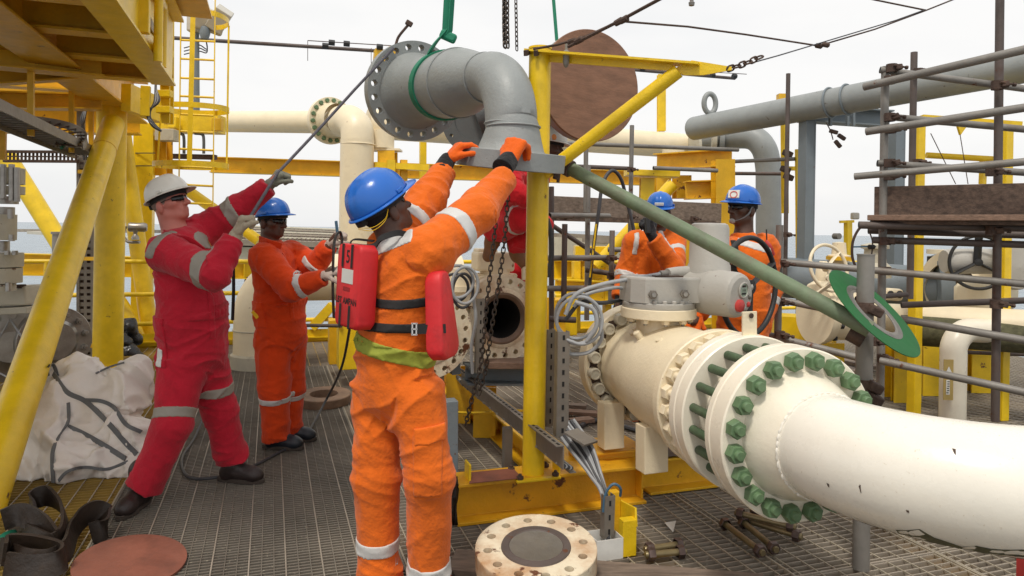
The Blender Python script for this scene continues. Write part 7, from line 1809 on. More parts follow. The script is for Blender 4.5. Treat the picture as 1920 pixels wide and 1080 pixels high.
def ypost(label, px, y0, Y, w):
    t = thing('yellow_post', label, 'post', onz(px, 785)); a = at(px, y0, Y); MB().bar(Vector((a.x, a.y, 0)), a, w, w, D1).build('shaft', M['yellow'], t, smooth=0, bevel=.006); return t
ypost('yellow square post behind the boarded scaffold, left of the white bent pipe', 1722, 225, 6.3, .085)
ypost('yellow square post behind the boarded scaffold, right of the white bent pipe', 1886, 235, 6.2, .085)
t = thing('yellow_portal', 'yellow cross members between the two yellow posts at right', 'beam', at(1800, 230, 6.4))
MB().bar(at(1722, 223, 6.5), at(1905, 236, 6.4), .2, .05, UP).build('top_plate', M['yellow'], t, smooth=0)
MB().tube(at(1737, 291, 6.6), at(1888, 300, 6.5), .028, 14).build('rail', M['yellow'], t)
MB().bar(at(1844, 300, 6.6), at(1842, 345, 6.6), .045, .045, D1).build('post', M['yellow'], t, smooth=0)
MB().prism(at(1803, 243, 6.35)-D1*.01, at(1803, 243, 6.35)+D1*.01, [(-.06, .04), (.06, .04), (.02, -.05)]).build('gusset', M['yellow'], t, smooth=0)
for (x0, y0, x1, y1) in ((1745, 250, 1792, 345), (1800, 252, 1815, 345)): MB().tube(at(x0, y0, 6.3), at(x1, y1, 6.3), .004, 5).build('wire', M['rusty'], t); 
t = thing('yellow_post', 'slim yellow post with small fittings left of the tall grey column', 'post', at(1474, 430, 8.8))
MB().bar(at(1470, 190, 8.8), at(1472, 400, 8.8), .065, .06, D1).build('shaft', M['yellow'], t, smooth=0); MB().box(at(1468, 182, 8.8), (.13, .1, .07)).build('cap', M['yellow_dull'], t, smooth=0)
MB().bar(at(1476, 316, 8.8), at(1498, 316, 8.8), .05, .05, UP).build('stub', M['yellow'], t, smooth=0)
for py in (288, 332, 318): MB().box(at(1474+random.uniform(-3, 6), py, 8.7), (.11, .08, .07), Euler((.2, .3, .4)).to_matrix()).build('clamp', M['rusty'], t, bevel=.01)
t = thing('yellow_post', 'thin yellow post right beside the tall grey column', 'post', at(1494, 500, 8.6)); MB().bar(at(1494, 280, 8.6), at(1496, 520, 8.6), .035, .03, D1).build('shaft', M['yellow'], t, smooth=0)
# boarded scaffold at the right
right = [((1660, 125), (1650, 750), 5.0, 5.0, .027, 'galv', 'leading upright of the boarded scaffold at right'),
 ((1714, 98), (1706, 560), 5.9, 5.9, .027, 'galv_dark', 'dark upright just behind the leading upright of the boarded scaffold'),
 ((1875, -20), (1866, 790), 4.7, 4.7, .026, 'galv_dark', 'tall upright rising out of frame at the right edge'),
 ((1478, 138), (1472, 520), 8.0, 8.0, .024, 'galv_dark', 'upright tube left of the tall grey column'),
 ((1462, 422), (1458, 636), 5.2, 5.2, .026, 'galv', 'upright tube right of the right-hand man'),
 ((1650, 131), (1950, 170), 5.0, 4.8, .024, 'galv', 'upper level tube of the boarded scaffold'),
 ((1620, 163), (1960, 84), 5.0, 4.2, .027, 'galv', 'highest tube slanting up over the grey pipeline'),
 ((1655, 218), (1960, 246), 5.0, 4.8, .024, 'galv', 'second level tube of the boarded scaffold'),
 ((1624, 247), (1960, 196), 4.9, 4.2, .026, 'galv', 'brownish tube slanting up to the right edge'),
 ((1645, 306), (1960, 326), 5.0, 4.8, .024, 'galv', 'third level tube of the boarded scaffold above the board'),
 ((1602, 331), (1960, 300), 4.9, 4.3, .024, 'galv', 'third slanting tube just above the dark board'),
 ((1610, 422), (1960, 428), 4.9, 4.6, .026, 'galv_dark', 'dark tube tight under the wide board'),
 ((1628, 432), (1960, 442), 5.2, 4.9, .026, 'galv_dark', 'second dark tube under the wide board'),
 ((1636, 450), (1960, 460), 5.0, 4.6, .024, 'galv_dark', 'level tube above the black handwheel'),
 ((1464, 491), (1960, 536), 5.15, 4.5, .024, 'galv', 'long level tube crossing the black handwheel'),
 ((1462, 562), (1540, 578), 5.15, 5.0, .024, 'galv', 'short level tube right of the right-hand man'),
 ((1690, 572), (1960, 562), 5.4, 5.2, .024, 'galv_dark', 'level tube behind the handwheel rim at right'),
 ((1690, 598), (1960, 645), 5.0, 4.5, .026, 'galv', 'level tube passing in front of the cream pipe at right'),
 ((1440, 628), (1625, 675), 5.2, 4.9, .025, 'galv', 'low tube running towards the grey support post'),
 ((1650, 676), (1960, 744), 4.9, 4.3, .025, 'galv', 'low tube in front of the white bent pipe'),
 ((1668, 655), (1930, 665), 7.5, 7.0, .02, 'galv_dark', 'thin low tube far behind the white bent pipe'),
 ((1606, 560), (1700, 552), 5.1, 5.3, .018, 'galv_dark', 'thin dark tube behind the gasket')]
for (p, q, Y0, Y1, r, mt_, lab) in right: sc.tube(lab, at(*p, Y0), at(*q, Y1), r, mt_)
cps = [(1672, 128, 4.95, 'top of the leading upright'), (1668, 150, 4.95, 'second from the top of the leading upright'), (1668, 220, 4.95, 'below the second level tube'), (1670, 242, 4.95, 'at the brownish slanting tube'), (1668, 306, 4.95, 'at the third level tube'), (1668, 330, 4.95, 'just above the dark board'), (1660, 452, 4.95, 'just below the board'), (1660, 508, 4.95, 'beside the green gasket top'), (1655, 672, 4.95, 'at the foot tube near the gasket'), (1722, 135, 5.85, 'on the dark upright near its top'), (1720, 305, 5.85, 'on the dark upright above the board'), (1870, 160, 4.62, 'on the tall upright over the grey pipeline'), (1860, 322, 4.62, 'on the tall upright above the board'), (1860, 432, 4.62, 'on the tall upright under the board'), (1868, 570, 4.62, 'on the tall upright by the handwheel'), (1464, 494, 5.12, 'upper on the upright by the right-hand man'), (1462, 566, 5.12, 'middle on the upright by the right-hand man'), (1462, 628, 5.12, 'lowest on the upright by the right-hand man'), (1640, 640, 4.9, 'behind the grey support post'), (1474, 440, 7.9, 'on the upright left of the grey column')]
for (px, py, Y, lab) in cps: couple(at(px, py, Y), 'rusty coupler '+lab, .026)
t = thing('wide_board', 'wide dark weathered board slung on the scaffold at the right edge', 'board', at(1780, 380, 5.0))
MB().bar(at(1640, 380, 5.05), at(2120, 374, 4.22), .045, .225, UP).build('board', M['wood_dk'], t, smooth=0, bevel=.004)
MB().bar(at(1632, 409, 5.0), at(2130, 409, 4.2), .30, .038, UP).build('plank', M['wood_red'], t, smooth=0, bevel=.004)
MB().bar(at(1640, 416, 5.1), at(2120, 418, 4.3), .42, .04, UP).build('plank', M['wood_dk'], t, smooth=0, bevel=.004)

# ---------------------------------------------------------------- valves and pipes in the right background
def wheel(t, c, d, R, rr, mt, n=3, a0=.5, sp=.018, name='handwheel'):
    x, y, z = frame(d); w = MB().path([Vector(c)+x*(R*math.cos(2*PI*i/48))+y*(R*math.sin(2*PI*i/48)) for i in range(48)], rr, 10, closed=True).build(name, M[mt], t)
    for k in range(n):
        a = a0+2*PI*k/n; e = x*math.cos(a)+y*math.sin(a); MB().path([Vector(c)-z*.03, Vector(c)+e*R*.55-z*.02, Vector(c)+e*R], sp, 8, flat=(sp*1.7, sp*.6)).build('spoke', M[mt], w)
    MB().lathe(Vector(c)-z*.05, z, [(0, 0), (R*.14, 0), (R*.14, .06), (0, .065)], 20).build('hub', M[mt], w); return w
t = thing('gate_valve', 'cream valve with a large cream handwheel behind the green gasket', 'valve', at(1560, 680, 6.4))
wheel(t, at(1554, 502, 6.2), Vector((.35, -.9, .25)), .205, .015, 'cream', n=3, a0=.75, sp=.012)
vd = Vector((-.42, -.9, -.1)).normalized(); c = at(1545, 590, 6.4)
MB().lathe(c, Vector((-.97, -.22, .05)), [(0, -.45), (.19, -.45), (.22, -.3), (.22, .0), (.25, .0), (.25, .05), (.27, .055), (.27, .10), (0, .10)], 40).build('body', M['cream'], t, smooth=35)
MB().lathe(c+Vector((.03, .1, .18)), UP, [(.16, 0), (.13, .08), (.07, .12), (.06, .26), (.03, .3)], 28).build('bonnet', M['cream'], t)
nut, st = hexnut_mesh(.05, .03, .016, .02); nm = mesh_of(nut, 'nut', M['rubber'])
ring_of(nm, None, t, c+Vector((.97, .22, -.05)).normalized()*.0, Vector((.97, .22, -.05)), .235, 10, .3, names=('nut', ''))
MB().lathe(at(1554, 521, 6.0), Vector((.2, -1, 0)), [(.012, -.01), (.026, -.01), (.026, .01), (.012, .01)], 16, closed=True).build('lifting_eye', M['cream'], t)
MB().bar(at(1525, 556, 6.1), at(1560, 530, 6.0), .03, .02, D1).build('yoke', M['cream'], t, smooth=0)
t = thing('valve_stand', 'yellow stand of stub columns under the cream valve behind the gasket', 'support', at(1560, 700, 6.8))
MB().bar(at(1450, 610, 7.0), at(1520, 614, 7.0), .35, .22, UP).build('shelf', M['yellow'], t, smooth=0)
for (px, y0, y1, Y, w, lab_) in ((1500, 640, 700, 6.9, .3, 'wide yellow stub column under the shelf left of the gasket'), (1480, 640, 690, 7.3, .22, 'narrow yellow stub column at the left end of the shelf'), (1552, 640, 705, 6.8, .22, 'yellow stub column below the cream valve behind the gasket'), (1690, 640, 706, 6.9, .26, 'yellow stub column just right of the grey support post'), (1742, 625, 705, 7.2, .24, 'yellow stub column under the cream header pipe'), (1756, 632, 690, 7.6, .2, 'slimmer yellow stub column left of the white bent pipe'), (1833, 640, 700, 7.4, .3, 'wide yellow stub column right of the white bent pipe')):
    a = at(px, y0, Y); t = thing('stub_column', lab_, 'column', (a.x, a.y, 0)); MB().ibeam(Vector((a.x, a.y, 0)), a, w, w).build('stub', M['yellow'], t, smooth=0)
    MB().bar(Vector((a.x, a.y, 0)), Vector((a.x, a.y, a.z)), w*.9, .012, D1).build('web', M['yellow'], t, smooth=0)
t = thing('cream_header_pipe', 'cream horizontal pipe with dirty mossy belly at the right behind the scaffold', 'pipe', at(1800, 610, 6.3))
MB().tube(at(1600, 596, 6.9), at(1975, 618, 5.9)+(at(1975, 618, 5.9)-at(1600, 596, 6.9)), .155, 40).build('pipe', M['cream'], t)
a, b = at(1795, 626, 6.2)-Vector((0, .12, 0)), at(1975, 636, 5.75)
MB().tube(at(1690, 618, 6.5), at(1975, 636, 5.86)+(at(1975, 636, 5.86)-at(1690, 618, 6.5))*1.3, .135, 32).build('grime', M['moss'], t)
t = thing('white_bent_pipe', 'white pipe bending down to the deck with an arrow tag at right', 'pipe', onz(1785, 800))
e = at(1787, 700, 5.9); r = .11
MB().path([Vector((e.x, e.y, 0)), Vector((e.x, e.y, .5)), Vector((e.x, e.y, at(1787, 660, 5.9).z))]+[at(1787, 660, 5.9)+Vector((.2, .1, 0))-Vector((.2, .1, 0))*math.cos(a)+UP*.17*math.sin(a) for a in [PI/2*i/10 for i in range(1, 11)]]+[at(1880, 622, 6.1)], .10, 32).build('pipe', M['cream_clean'], t)
p = at(1778, 712, 5.78); MB().box(p, (.075, .006, .33), Matrix.Rotation(-.1, 3, 'Z')).build('arrow_tag', M['tag_yel'] if 'tag_yel' in M else M['yellow_dull'], t, smooth=0)
MB().add([p+Vector((-.0-.03, -.006, .05)), p+Vector((.03, -.006, .05)), p+Vector((0, -.006, .11))], [(0, 1, 2)]).build('arrow_mark', M['white_pl'], t, smooth=0)
MB().box(p+Vector((-.005, -.005, -.06)), (.028, .003, .12)).build('arrow_mark', M['white_pl'], t, smooth=0)
for k in range(6): MB().box(p+Vector((-.005+random.uniform(-.004, .004), -.0072, -.105+.018*k)), (.018, .0008, .008)).build('tag_lettering', M['black_ink'], t, smooth=0)
t = thing('actuated_valve', 'cream valve body with a black three-spoked handwheel at the right edge', 'valve', at(1850, 560, 7))
wheel(t, at(1835, 492, 6.3), Vector((-.22, -.97, 0)), .235, .015, 'rubber', n=3, a0=PI/2, sp=.022)
MB().lathe(at(1838, 490, 6.45), Vector((1, -.05, .02)), [(0, -.32), (.10, -.32), (.115, -.28), (.115, .18), (.09, .2), (0, .2)], 32).build('motor_drum', M['actuator'], t, smooth=32)
MB().lathe(at(1900, 500, 6.8), Vector((-.3, -.9, 0)), [(0, 0), (.2, 0), (.22, .05), (.2, .16), (0, .18)], 28).build('gearbox', M['actuator'], t)
MB().lathe(at(1800, 545, 7.0), Vector((-.9, -.35, 0)), [(.1, -.4), (.3, -.4), (.33, -.2), (.33, -.02), (.41, -.02), (.41, .07), (.3, .07), (.28, .14)], 44).build('body', M['cream'], t, smooth=32)
MB().lathe(at(1835, 540, 6.7), UP, [(.2, -.2), (.2, 0), (.16, .05), (.13, .06)], 28).build('bonnet', M['cream'], t)
nut, st = hexnut_mesh(.055, .035, .016, .02); nm = mesh_of(nut, 'nut', M['rusty'])
ring_of(nm, None, t, at(1800, 545, 7.0)+Vector((.9, .35, 0)).normalized()*.06, Vector((.9, .35, 0)), .35, 14, .2, names=('nut', ''))
t = thing('dark_grey_pipe', 'dark blue-grey horizontal pipe joining the cream valve at right', 'pipe', at(1720, 545, 7.4))
MB().tube(at(1470, 520, 8.3), at(1778, 545, 7.3), .235, 44).build('pipe', M['grey_blue'], t)
MB().lathe(at(1768, 545, 7.3), Vector((.95, -.3, 0)), [(.2, -.1), (.36, -.1), (.38, -.06), (.38, .02), (.3, .03)], 44).build('flange', M['grey_blue'], t, smooth=30)
for k in range(9):
    a = -1.2+k*.3; pass
t = thing('small_cream_valve', 'small cream stepped valve body above the dark grey pipe at right', 'valve', at(1763, 495, 7.6))
for (y, w, h) in ((472, .26, .05), (484, .24, .04), (496, .26, .05), (506, .28, .04)): MB().lathe(at(1763, y, 7.6), UP, [(0, -h/2), (w/2, -h/2), (w/2, h/2), (0, h/2)], 24).build('disc', M['cream'], t, smooth=30)
MB().tube(at(1746, 488, 7.4), at(1790, 492, 7.3), .02, 10).build('lever', M['rubber'], t); MB().lathe(at(1745, 488, 7.4), UP, [(0, -.04), (.035, -.04), (.035, .04), (0, .04)], 12).build('knob', M['rubber'], t)
t = thing('twin_port_box', 'cream casting with two black round ports behind the leading scaffold upright', 'valve', at(1680, 552, 6.4))
MB().bar(at(1658, 551, 6.4), at(1690, 553, 6.4), .1, .11, UP).build('body', M['cream'], t, smooth=0, bevel=.03)
for px in (1669, 1686): MB().lathe(at(px, 552, 6.33), -D1, [(0, 0), (.034, 0), (.034, .012), (.022, .02), (0, .02)], 18).build('port', M['rubber'], t)
# mid-distance sensors and a loop between grey column and scaffold
t = thing('sensor_mast', 'yellow sensor mast with a grey box on top between grey column and scaffold', 'mast', at(1592, 470, 8.3))
MB().bar(at(1590, 416, 8.3), at(1590, 480, 8.3), .07, .06, D1).build('shaft', M['yellow'], t, smooth=0); MB().bar(at(1575, 416, 8.3), at(1600, 415, 8.3), .05, .03, UP).build('arm', M['yellow'], t, smooth=0)
MB().box(at(1603, 405, 8.3), (.085, .07, .08)).build('sensor', M['floodlight'], t, bevel=.015)
MB().lathe(at(1574, 443, 8.1), D1, [(0, 0), (.035, 0), (.035, .08), (0, .08)], 16).build('gauge', M['galv'], t)
MB().lathe(at(1573, 482, 7.9), UP, [(.09, -.1), (.12, 0), (.12, .02), (.08, .03), (.07, .16), (0, .17)], 24).build('valve_top', M['cream'], t)
MB().bar(at(1556, 484, 7.8), at(1590, 485, 7.8), .2, .04, UP).build('plate', M['yellow_dull'], t, smooth=0)
t = thing('hose_loop', 'thin dark red hose arching down left of the boarded scaffold', 'hose', at(1600, 480, 5.4))
MB().path(bez([at(1636, 425, 5.2), at(1615, 425, 5.2), at(1600, 450, 5.2), at(1598, 480, 5.2), at(1606, 505, 5.2)], 8), .010, 8).build('hose', M['rusty'], t)
MB().tube(at(1597, 463, 5.2), at(1642, 462, 5.2), .006, 6).build('rod', M['cable_blue'], t); MB().lathe(at(1634, 463, 5.18), D2, [(0, -.02), (.018, -.02), (.018, .02), (0, .02)], 10).build('fitting', M['rubber'], t)
MB().path(bez([at(1628, 430, 5.3), at(1636, 455, 5.3), at(1632, 495, 5.3)], 6), .005, 6).build('wire', M['rusty'], t)
t = thing('cream_bonnet', 'cream valve top with hand clamp behind the leading scaffold upright', 'valve', at(1642, 470, 6.6))
MB().lathe(at(1640, 500, 6.6), UP, [(.14, -.1), (.14, 0), (.1, .04), (.09, .16), (.12, .17), (.12, .2), (.05, .22), (0, .22)], 24).build('bonnet', M['cream_grey'], t)

# ================================================================ deck clutter, right foreground
def stud_bolt(label, p, q, r=.0165, group='long loose bolts lying on the grating'):
    p = Vector(p); q = Vector(q); t = thing('loose_bolt', label, 'bolt', p, group); d = (q-p).normalized()
    MB().tube(p, q, r, 14).build('shank', M['gold_bolt'], t)
    nut, st = hexnut_mesh(.056, .034, .017, .012)
    for c, e in ((p+d*.035, -d), (q-d*.035, d)):
        o = inst(mesh_of(nut, 'nut', M['bolt_nut']), 'nut', t, TM(c, rot_to(e))); inst(mesh_of(st, 'stud_end', M['gold_bolt']), 'stud_end', o, TM(c, rot_to(e)))
M['bolt_nut'] = mat('blackened_nut', (.11, .075, .065), .4, metal=.4, var=.3, nscale=30, dirt=(.19,.16,.15), dirt_amt=.3, bump=.002)
def gp(px, py, z=.034): return onz(px, py, z)
stud_bolt('longest loose bolt pointing at the camera in the heap on the grating', gp(1356, 980), gp(1429, 1036))
stud_bolt('loose bolt lying in the middle of the heap on the grating', gp(1392, 978), gp(1454, 1030))
stud_bolt('loose bolt at the right side of the heap on the grating', gp(1388, 972), gp(1500, 1006))
stud_bolt('loose bolt farthest right in the heap by the grey post foot', gp(1410, 956), gp(1478, 968))
stud_bolt('loose bolt lying across the top of the heap', gp(1382, 962, .07), gp(1489, 988, .07))
stud_bolt('first of two loose bolts beside the yellow bracket', gp(1212, 1030), gp(1278, 1020))
stud_bolt('second of two loose bolts beside the yellow bracket, nearer the camera', gp(1214, 1040), gp(1282, 1034))
t = thing('paint_chip', 'small white triangular chip lying on the grating below the big flange', 'chip', gp(1260, 988))
MB().add([gp(1246, 980, .004), gp(1268, 976, .01), gp(1262, 998, .006)], [(0, 1, 2)]).build('chip', M['white_pl'], t, smooth=0)
# blind flange on the plank
t = thing('plank', 'grey weathered plank lying on the grating at the bottom of the photo', 'plank', onz(1100, 1090))
pa_, pb_ = onz(846, 1056, .03), onz(1440, 1106, .03)
MB().bar(pa_, pb_, .21, .045, UP).build('board', M['wood'], t, smooth=0, bevel=.004)
t = thing('blind_flange', 'white rust-stained blind flange with a grey raised disc lying on the plank', 'flange', onz(1005, 1120))
tl = Vector((-.02, -.13, 1)).normalized(); c = onz(1005, 1024, .20); r = .268
mb = MB(); disc_holes(mb, c, tl, .155, r, .214, .0205, 12, -.095, 0, a0=.15); mb.build('plate', M['cream_rust'], t, smooth=30)
MB().lathe(c, tl, [(.155, -.001), (.152, .007), (.122, .008), (.118, .004)], 64).build('raised_face', M['galv_dark'], t, smooth=20)
MB().lathe(c, tl, [(.118, .004), (.112, .003), (0, .0035)], 64).build('centre_face', M['steel'], t, smooth=20)
mb = MB(); mb.lathe(c, tl, [(r-.004, .0005), (r+.001, -.003), (r+.001, -.09)], 80).build('rim', M['cream_rust'], t, smooth=30)
a = c-tl*.1; MB().bar(Vector((a.x-.1, a.y, .055)), Vector((a.x-.1, a.y, a.z-.0)), .2, .25, D1).build('packer', M['wood'], t, smooth=0)
# dark ring flange and round boards on the left deck
t = thing('ring_flange', 'rusty brown ring flange lying on the deck behind the centre worker', 'flange', onz(606, 770))
c = onz(607, 738, .09); MB().lathe(c, (0, -.06, 1), [(.125, .0), (.235, .0), (.24, -.006), (.235, -.075), (.22, -.08), (.125, -.08)], 56, closed=True).build('ring', M['rusty_lt'], t, smooth=30)
t = thing('round_board', 'flat reddish-brown round board lying on the deck at bottom left', 'board', onz(245, 1050))
c = onz(245, 1053, .03); mb = MB(); x, y, z = frame(Vector((.10, -.05, 1)).normalized(), D1); n = 60; vs = []
for zz in (-.006, .006):
    for i in range(n): a = 2*PI*i/n; vs.append(c+x*(.238*math.cos(a))+y*(.245*math.sin(a))+z*zz)
mb.add(vs, [tuple(range(n))[::-1], tuple(range(n, 2*n))]+[(i, (i+1) % n, n+(i+1) % n, n+i) for i in range(n)]).build('board', M['ply_red'], t, smooth=30)
t = thing('drain_rope', 'dark cable lying in a curve between the boots of the red worker', 'rope', onz(380, 860))
MB().path(bez([onz(392, 785, .02)+UP*.12, onz(365, 820, .02), onz(341, 860, .012), onz(352, 893, .012), onz(400, 896, .012), onz(460, 880, .012), onz(520, 850, .012), onz(570, 820, .012), onz(612, 770, .02)+UP*.1, at(640, 690, 5.4), at(655, 620, 5.0), at(657, 600, 4.6)], 8), .010, 8).build('rope', M['cable_dk'], t)
t = thing('hanging_rope', 'black rope tail hanging below the gloves of the red worker', 'rope', at(437, 600, 5.0))
MB().path(bez([at(437, 490, 4.9), at(438, 540, 4.95), at(436, 600, 5.0)], 6), .012, 8).build('rope', M['cable_blk'], t)
t = thing('black_rags', 'black plastic rags heaped behind the foot of the round column', 'rags', at(250, 650, 8.8))
b = Vol(.02, .05); random.seed(3)
for k in range(7): q = at(238+random.uniform(-14, 16), 640+random.uniform(-30, 26), 8.6+random.uniform(-.2, .3)); b.cap(q, q+Vector((random.uniform(-.15, .15), 0, random.uniform(-.18, .1))), .09, .05)
b.solve(); b.folds([], base=.03, seed=5, fr=.8); b.mesh('rag', M['tarp'], t)
t = thing('yellow_pedestal', 'yellow pedestal box with a dark rod behind the centre worker', 'support', at(650, 700, 7.5))
MB().bar(at(654, 585, 7.2), at(654, 688, 7.2), .22, .3, D1).build('box', M['yellow'], t, smooth=0, bevel=.006); MB().bar(at(634, 598, 7.6), at(634, 680, 7.6), .2, .2, D1).build('box', M['yellow_dull'], t, smooth=0, bevel=.006)
MB().tube(at(572, 610, 7.3), at(640, 611, 7.0), .018, 10).build('rod', M['galv_dark'], t)
MB().bar(at(586, 614, 9.8), at(624, 572, 9.8), .12, .12, UP).build('knee', M['yellow'], t, smooth=0)
t = thing('ball_valve_fitting', 'small chromed transmitter fitting on the slim brace beside the white helmet', 'instrument', at(252, 440, 8.9))
MB().lathe(at(244, 426, 8.9), D2, [(0, -.02), (.05, -.02), (.06, 0), (.055, .08), (.06, .16), (.045, .19), (0, .19)], 20).build('housing', M['steel'], t); MB().lathe(at(254, 430, 8.9), -UP, [(.035, 0), (.02, .06), (.045, .1), (.045, .13), (0, .13)], 16).build('stem', M['steel'], t)
MB().path(bez([at(236, 424, 8.9), at(231, 440, 8.9), at(240, 453, 8.9), at(262, 454, 8.9)], 6), .02, 8).build('manifold', M['steel'], t)
# ================================================================ left edge: valve stack and steel flange
t = thing('wellhead_valve_stack', 'tall stack of grimy cream valve blocks at the left edge', 'valve', at(15, 640, 5.8))
Yv = 5.8
for (y0, y1, xr, m_) in ((315, 345, 40, 'cream_grey'), (349, 364, 40, 'cream_grey'), (368, 382, 30, 'steel'), (388, 402, 24, 'steel'), (402, 450, 27, 'cream_grey'), (452, 472, 16, 'steel'), (474, 500, 38, 'cream_grey'), (502, 530, 36, 'cream_grey'), (532, 545, 26, 'cream_grey')):
    MB().lathe(at(4, y1, Yv), UP, [(0, 0), (mpp(Yv)*(xr-4), 0), (mpp(Yv)*(xr-4), at(4, y0, Yv).z-at(4, y1, Yv).z), (0, at(4, y0, Yv).z-at(4, y1, Yv).z)], 32).build('ring', M[m_], t, smooth=30)
for (px, y0, y1) in ((6, 308, 372), (22, 308, 376), (32, 314, 378), (20, 392, 410), (22, 440, 452), (14, 470, 478), (28, 470, 478), (16, 530, 546)): MB().tube(at(px, y0, Yv-.12), at(px, y1, Yv-.12), .022, 10).build('stud', M['steel'], t)
t = thing('valve_gearbox', 'grimy cream gearbox box on the left-edge steel valve', 'gearbox', at(35, 590, 5.3))
MB().bar(at(-30, 555, 6.1), at(66, 552, 6.1), .25, .16, UP).build('box', M['cream_grey'], t, smooth=0, bevel=.014); MB().bar(at(-30, 583, 6.1), at(72, 578, 6.1), .3, .055, UP).build('flange', M['cream_grey'], t, smooth=0, bevel=.006); MB().lathe(at(40, 540, 6.0), UP, [(.0, 0), (.035, 0), (.035, .03), (0, .03)], 12).build('cap', M['rusty'], t)
t = thing('steel_flange', 'large dull steel flange with bolts behind the leaning yellow brace', 'flange', at(80, 640, 5.2))
sd_ = Vector((.80, -.60, 0)).normalized(); c = at(104, 640, 6.6)
MB().lathe(c, sd_, [(.1, -.12), (.315, -.12), (.32, -.115), (.32, -.004), (.315, 0), (.20, 0), (.17, .02), (.0, .02)], 56).build('disc', M['steel'], t, smooth=30)
nut, st = hexnut_mesh(.055, .035, .018, .02); nm = mesh_of(nut, 'nut', M['steel']); ring_of(nm, mesh_of(st, 'stud_end', M['steel']), t, c, sd_, .255, 12, .2)
c = at(22, 650, 6.4); MB().lathe(c, (.55, -.83, 0), [(.0, .03), (.14, .03), (.18, 0), (.24, -.02), (.325, -.03), (.33, -.035), (.33, -.13), (.1, -.14)], 56).build('disc', M['steel'], t, smooth=30)
ring_of(nm, None, t, c+Vector((.55, -.83, 0)).normalized()*-.03, (.55, -.83, 0), .28, 14, .2, names=('nut', ''))
for (x0, y0, x1, y1) in ((0, 632, 18, 600), (20, 600, 46, 640), (0, 700, 22, 712)): MB().tube(at(x0, y0, 6.1), at(x1, y1, 6.05), .008, 6).build('lashing', M['cable_grey'], t)

# ================================================================ white bulk bag
def bag():
    t = thing('bulk_bag', 'crumpled white woven bulk bag with grey lifting straps on the left deck', 'bag', onz(140, 915))
    v = Vol(.011, .09)
    q = lambda px, py, Y: at(px+6, py, Y+.12)
    v.cap(q(120, 850, 4.55), q(215, 860, 4.6), .23, .19); v.cap(q(95, 810, 4.7), q(120, 745, 4.8), .22, .18); v.cap(q(190, 800, 4.7), q(225, 740, 4.75), .19, .14)
    v.cap(q(60, 880, 4.4), q(130, 880, 4.35), .10, .12); v.cap(q(225, 855, 4.5), q(250, 815, 4.5), .12, .10); v.cap(q(150, 800, 4.75), q(160, 720, 4.8), .16, .12); v.cap(q(110, 735, 4.8), q(150, 700, 4.85), .11, .06, k=.05); v.cap(q(215, 740, 4.75), q(245, 700, 4.8), .10, .06, k=.05)
    v.cap(q(200, 885, 4.4), q(240, 870, 4.45), .08, .08)
    v.solve()
    m = np.abs(v.D) < .19; P = v.pts(m); W_ = np.stack([vnoise(P*3+1), vnoise(P*3+9), vnoise(P*3+17)], 1)-.5; Q = P+W_*.35
    dsp = np.zeros(len(P), np.float32)
    for (fr, a, sh, th) in ((3.6, .085, 0, .3), (8.5, .060, 5, .9), (8.0, .055, 2, -.6), (15, .028, 9, .4), (14, .024, 3, -1.1)):
        ct, st_ = math.cos(th), math.sin(th); k = .30 if fr > 4 else .8
        n1 = vnoise(np.stack([(Q[:, 0]*ct+Q[:, 2]*st_)*fr, Q[:, 1]*fr*.7, (-Q[:, 0]*st_+Q[:, 2]*ct)*fr*k], 1)+sh); dsp += a*(1-np.abs(2*n1-1))**1.6-a*.45
    v.D[m] -= np.maximum(dsp, -.045)*.8
    iz = int((.004-v.lo[2])/v.h); v.D[:, :, :max(0, iz)] = .05
    o = v.mesh('bag_body', M['bag'], t)
    def strap(pts, w=.03):
        P_ = []
        for (px, py) in pts:
            r = ray(px, py); hit = None
            for i in range(500):
                p = CAM+r*(3.6+i*.005); ii = [int(round((p[k]-v.lo[k])/v.h)) for k in range(3)]
                if all(0 <= ii[k] < v.D.shape[k] for k in range(3)) and v.D[ii[0], ii[1], ii[2]] < .004: hit = p; break
            P_.append(hit if hit is not None else at(px, py, 4.6))
        b_ = bez(P_, 6); mb = MB()
        # hug the cloth: pull each sample to the surface along the ray
        out = []
        for p in b_:
            px, py = proj(p); r = ray(px, py); h_ = p
            for i in range(260):
                s_ = CAM+r*(p.y-.45+i*.004); ii = [int(round((s_[k]-v.lo[k])/v.h)) for k in range(3)]
                if all(0 <= ii[k] < v.D.shape[k] for k in range(3)) and v.D[ii[0], ii[1], ii[2]] < .008: h_ = s_; break
            out.append(h_)
        out = [out[0]]+[(out[i-1]+out[i]*2+out[i+1])/4 for i in range(1, len(out)-1)]+[out[-1]]
        flat_path(out, w, .006, lambda i, p, tg: tg.cross(Vector((0, 1, -.2)))).build('strap', M['bag_strap'], t)
    strap([(100, 700), (125, 735), (160, 752), (200, 790), (235, 830), (256, 852)], .03)
    strap([(128, 755), (128, 790), (112, 815), (98, 850), (100, 905)], .022); strap([(128, 800), (160, 815), (200, 838), (235, 860)], .03)
    strap([(104, 910), (125, 885), (160, 876), (200, 880), (240, 865)], .018); strap([(160, 750), (190, 752), (215, 765), (235, 795), (265, 810)], .024)
    strap([(90, 705), (88, 690), (100, 684), (108, 705)], .022); strap([(180, 700), (205, 688), (232, 680)], .012)
bag()
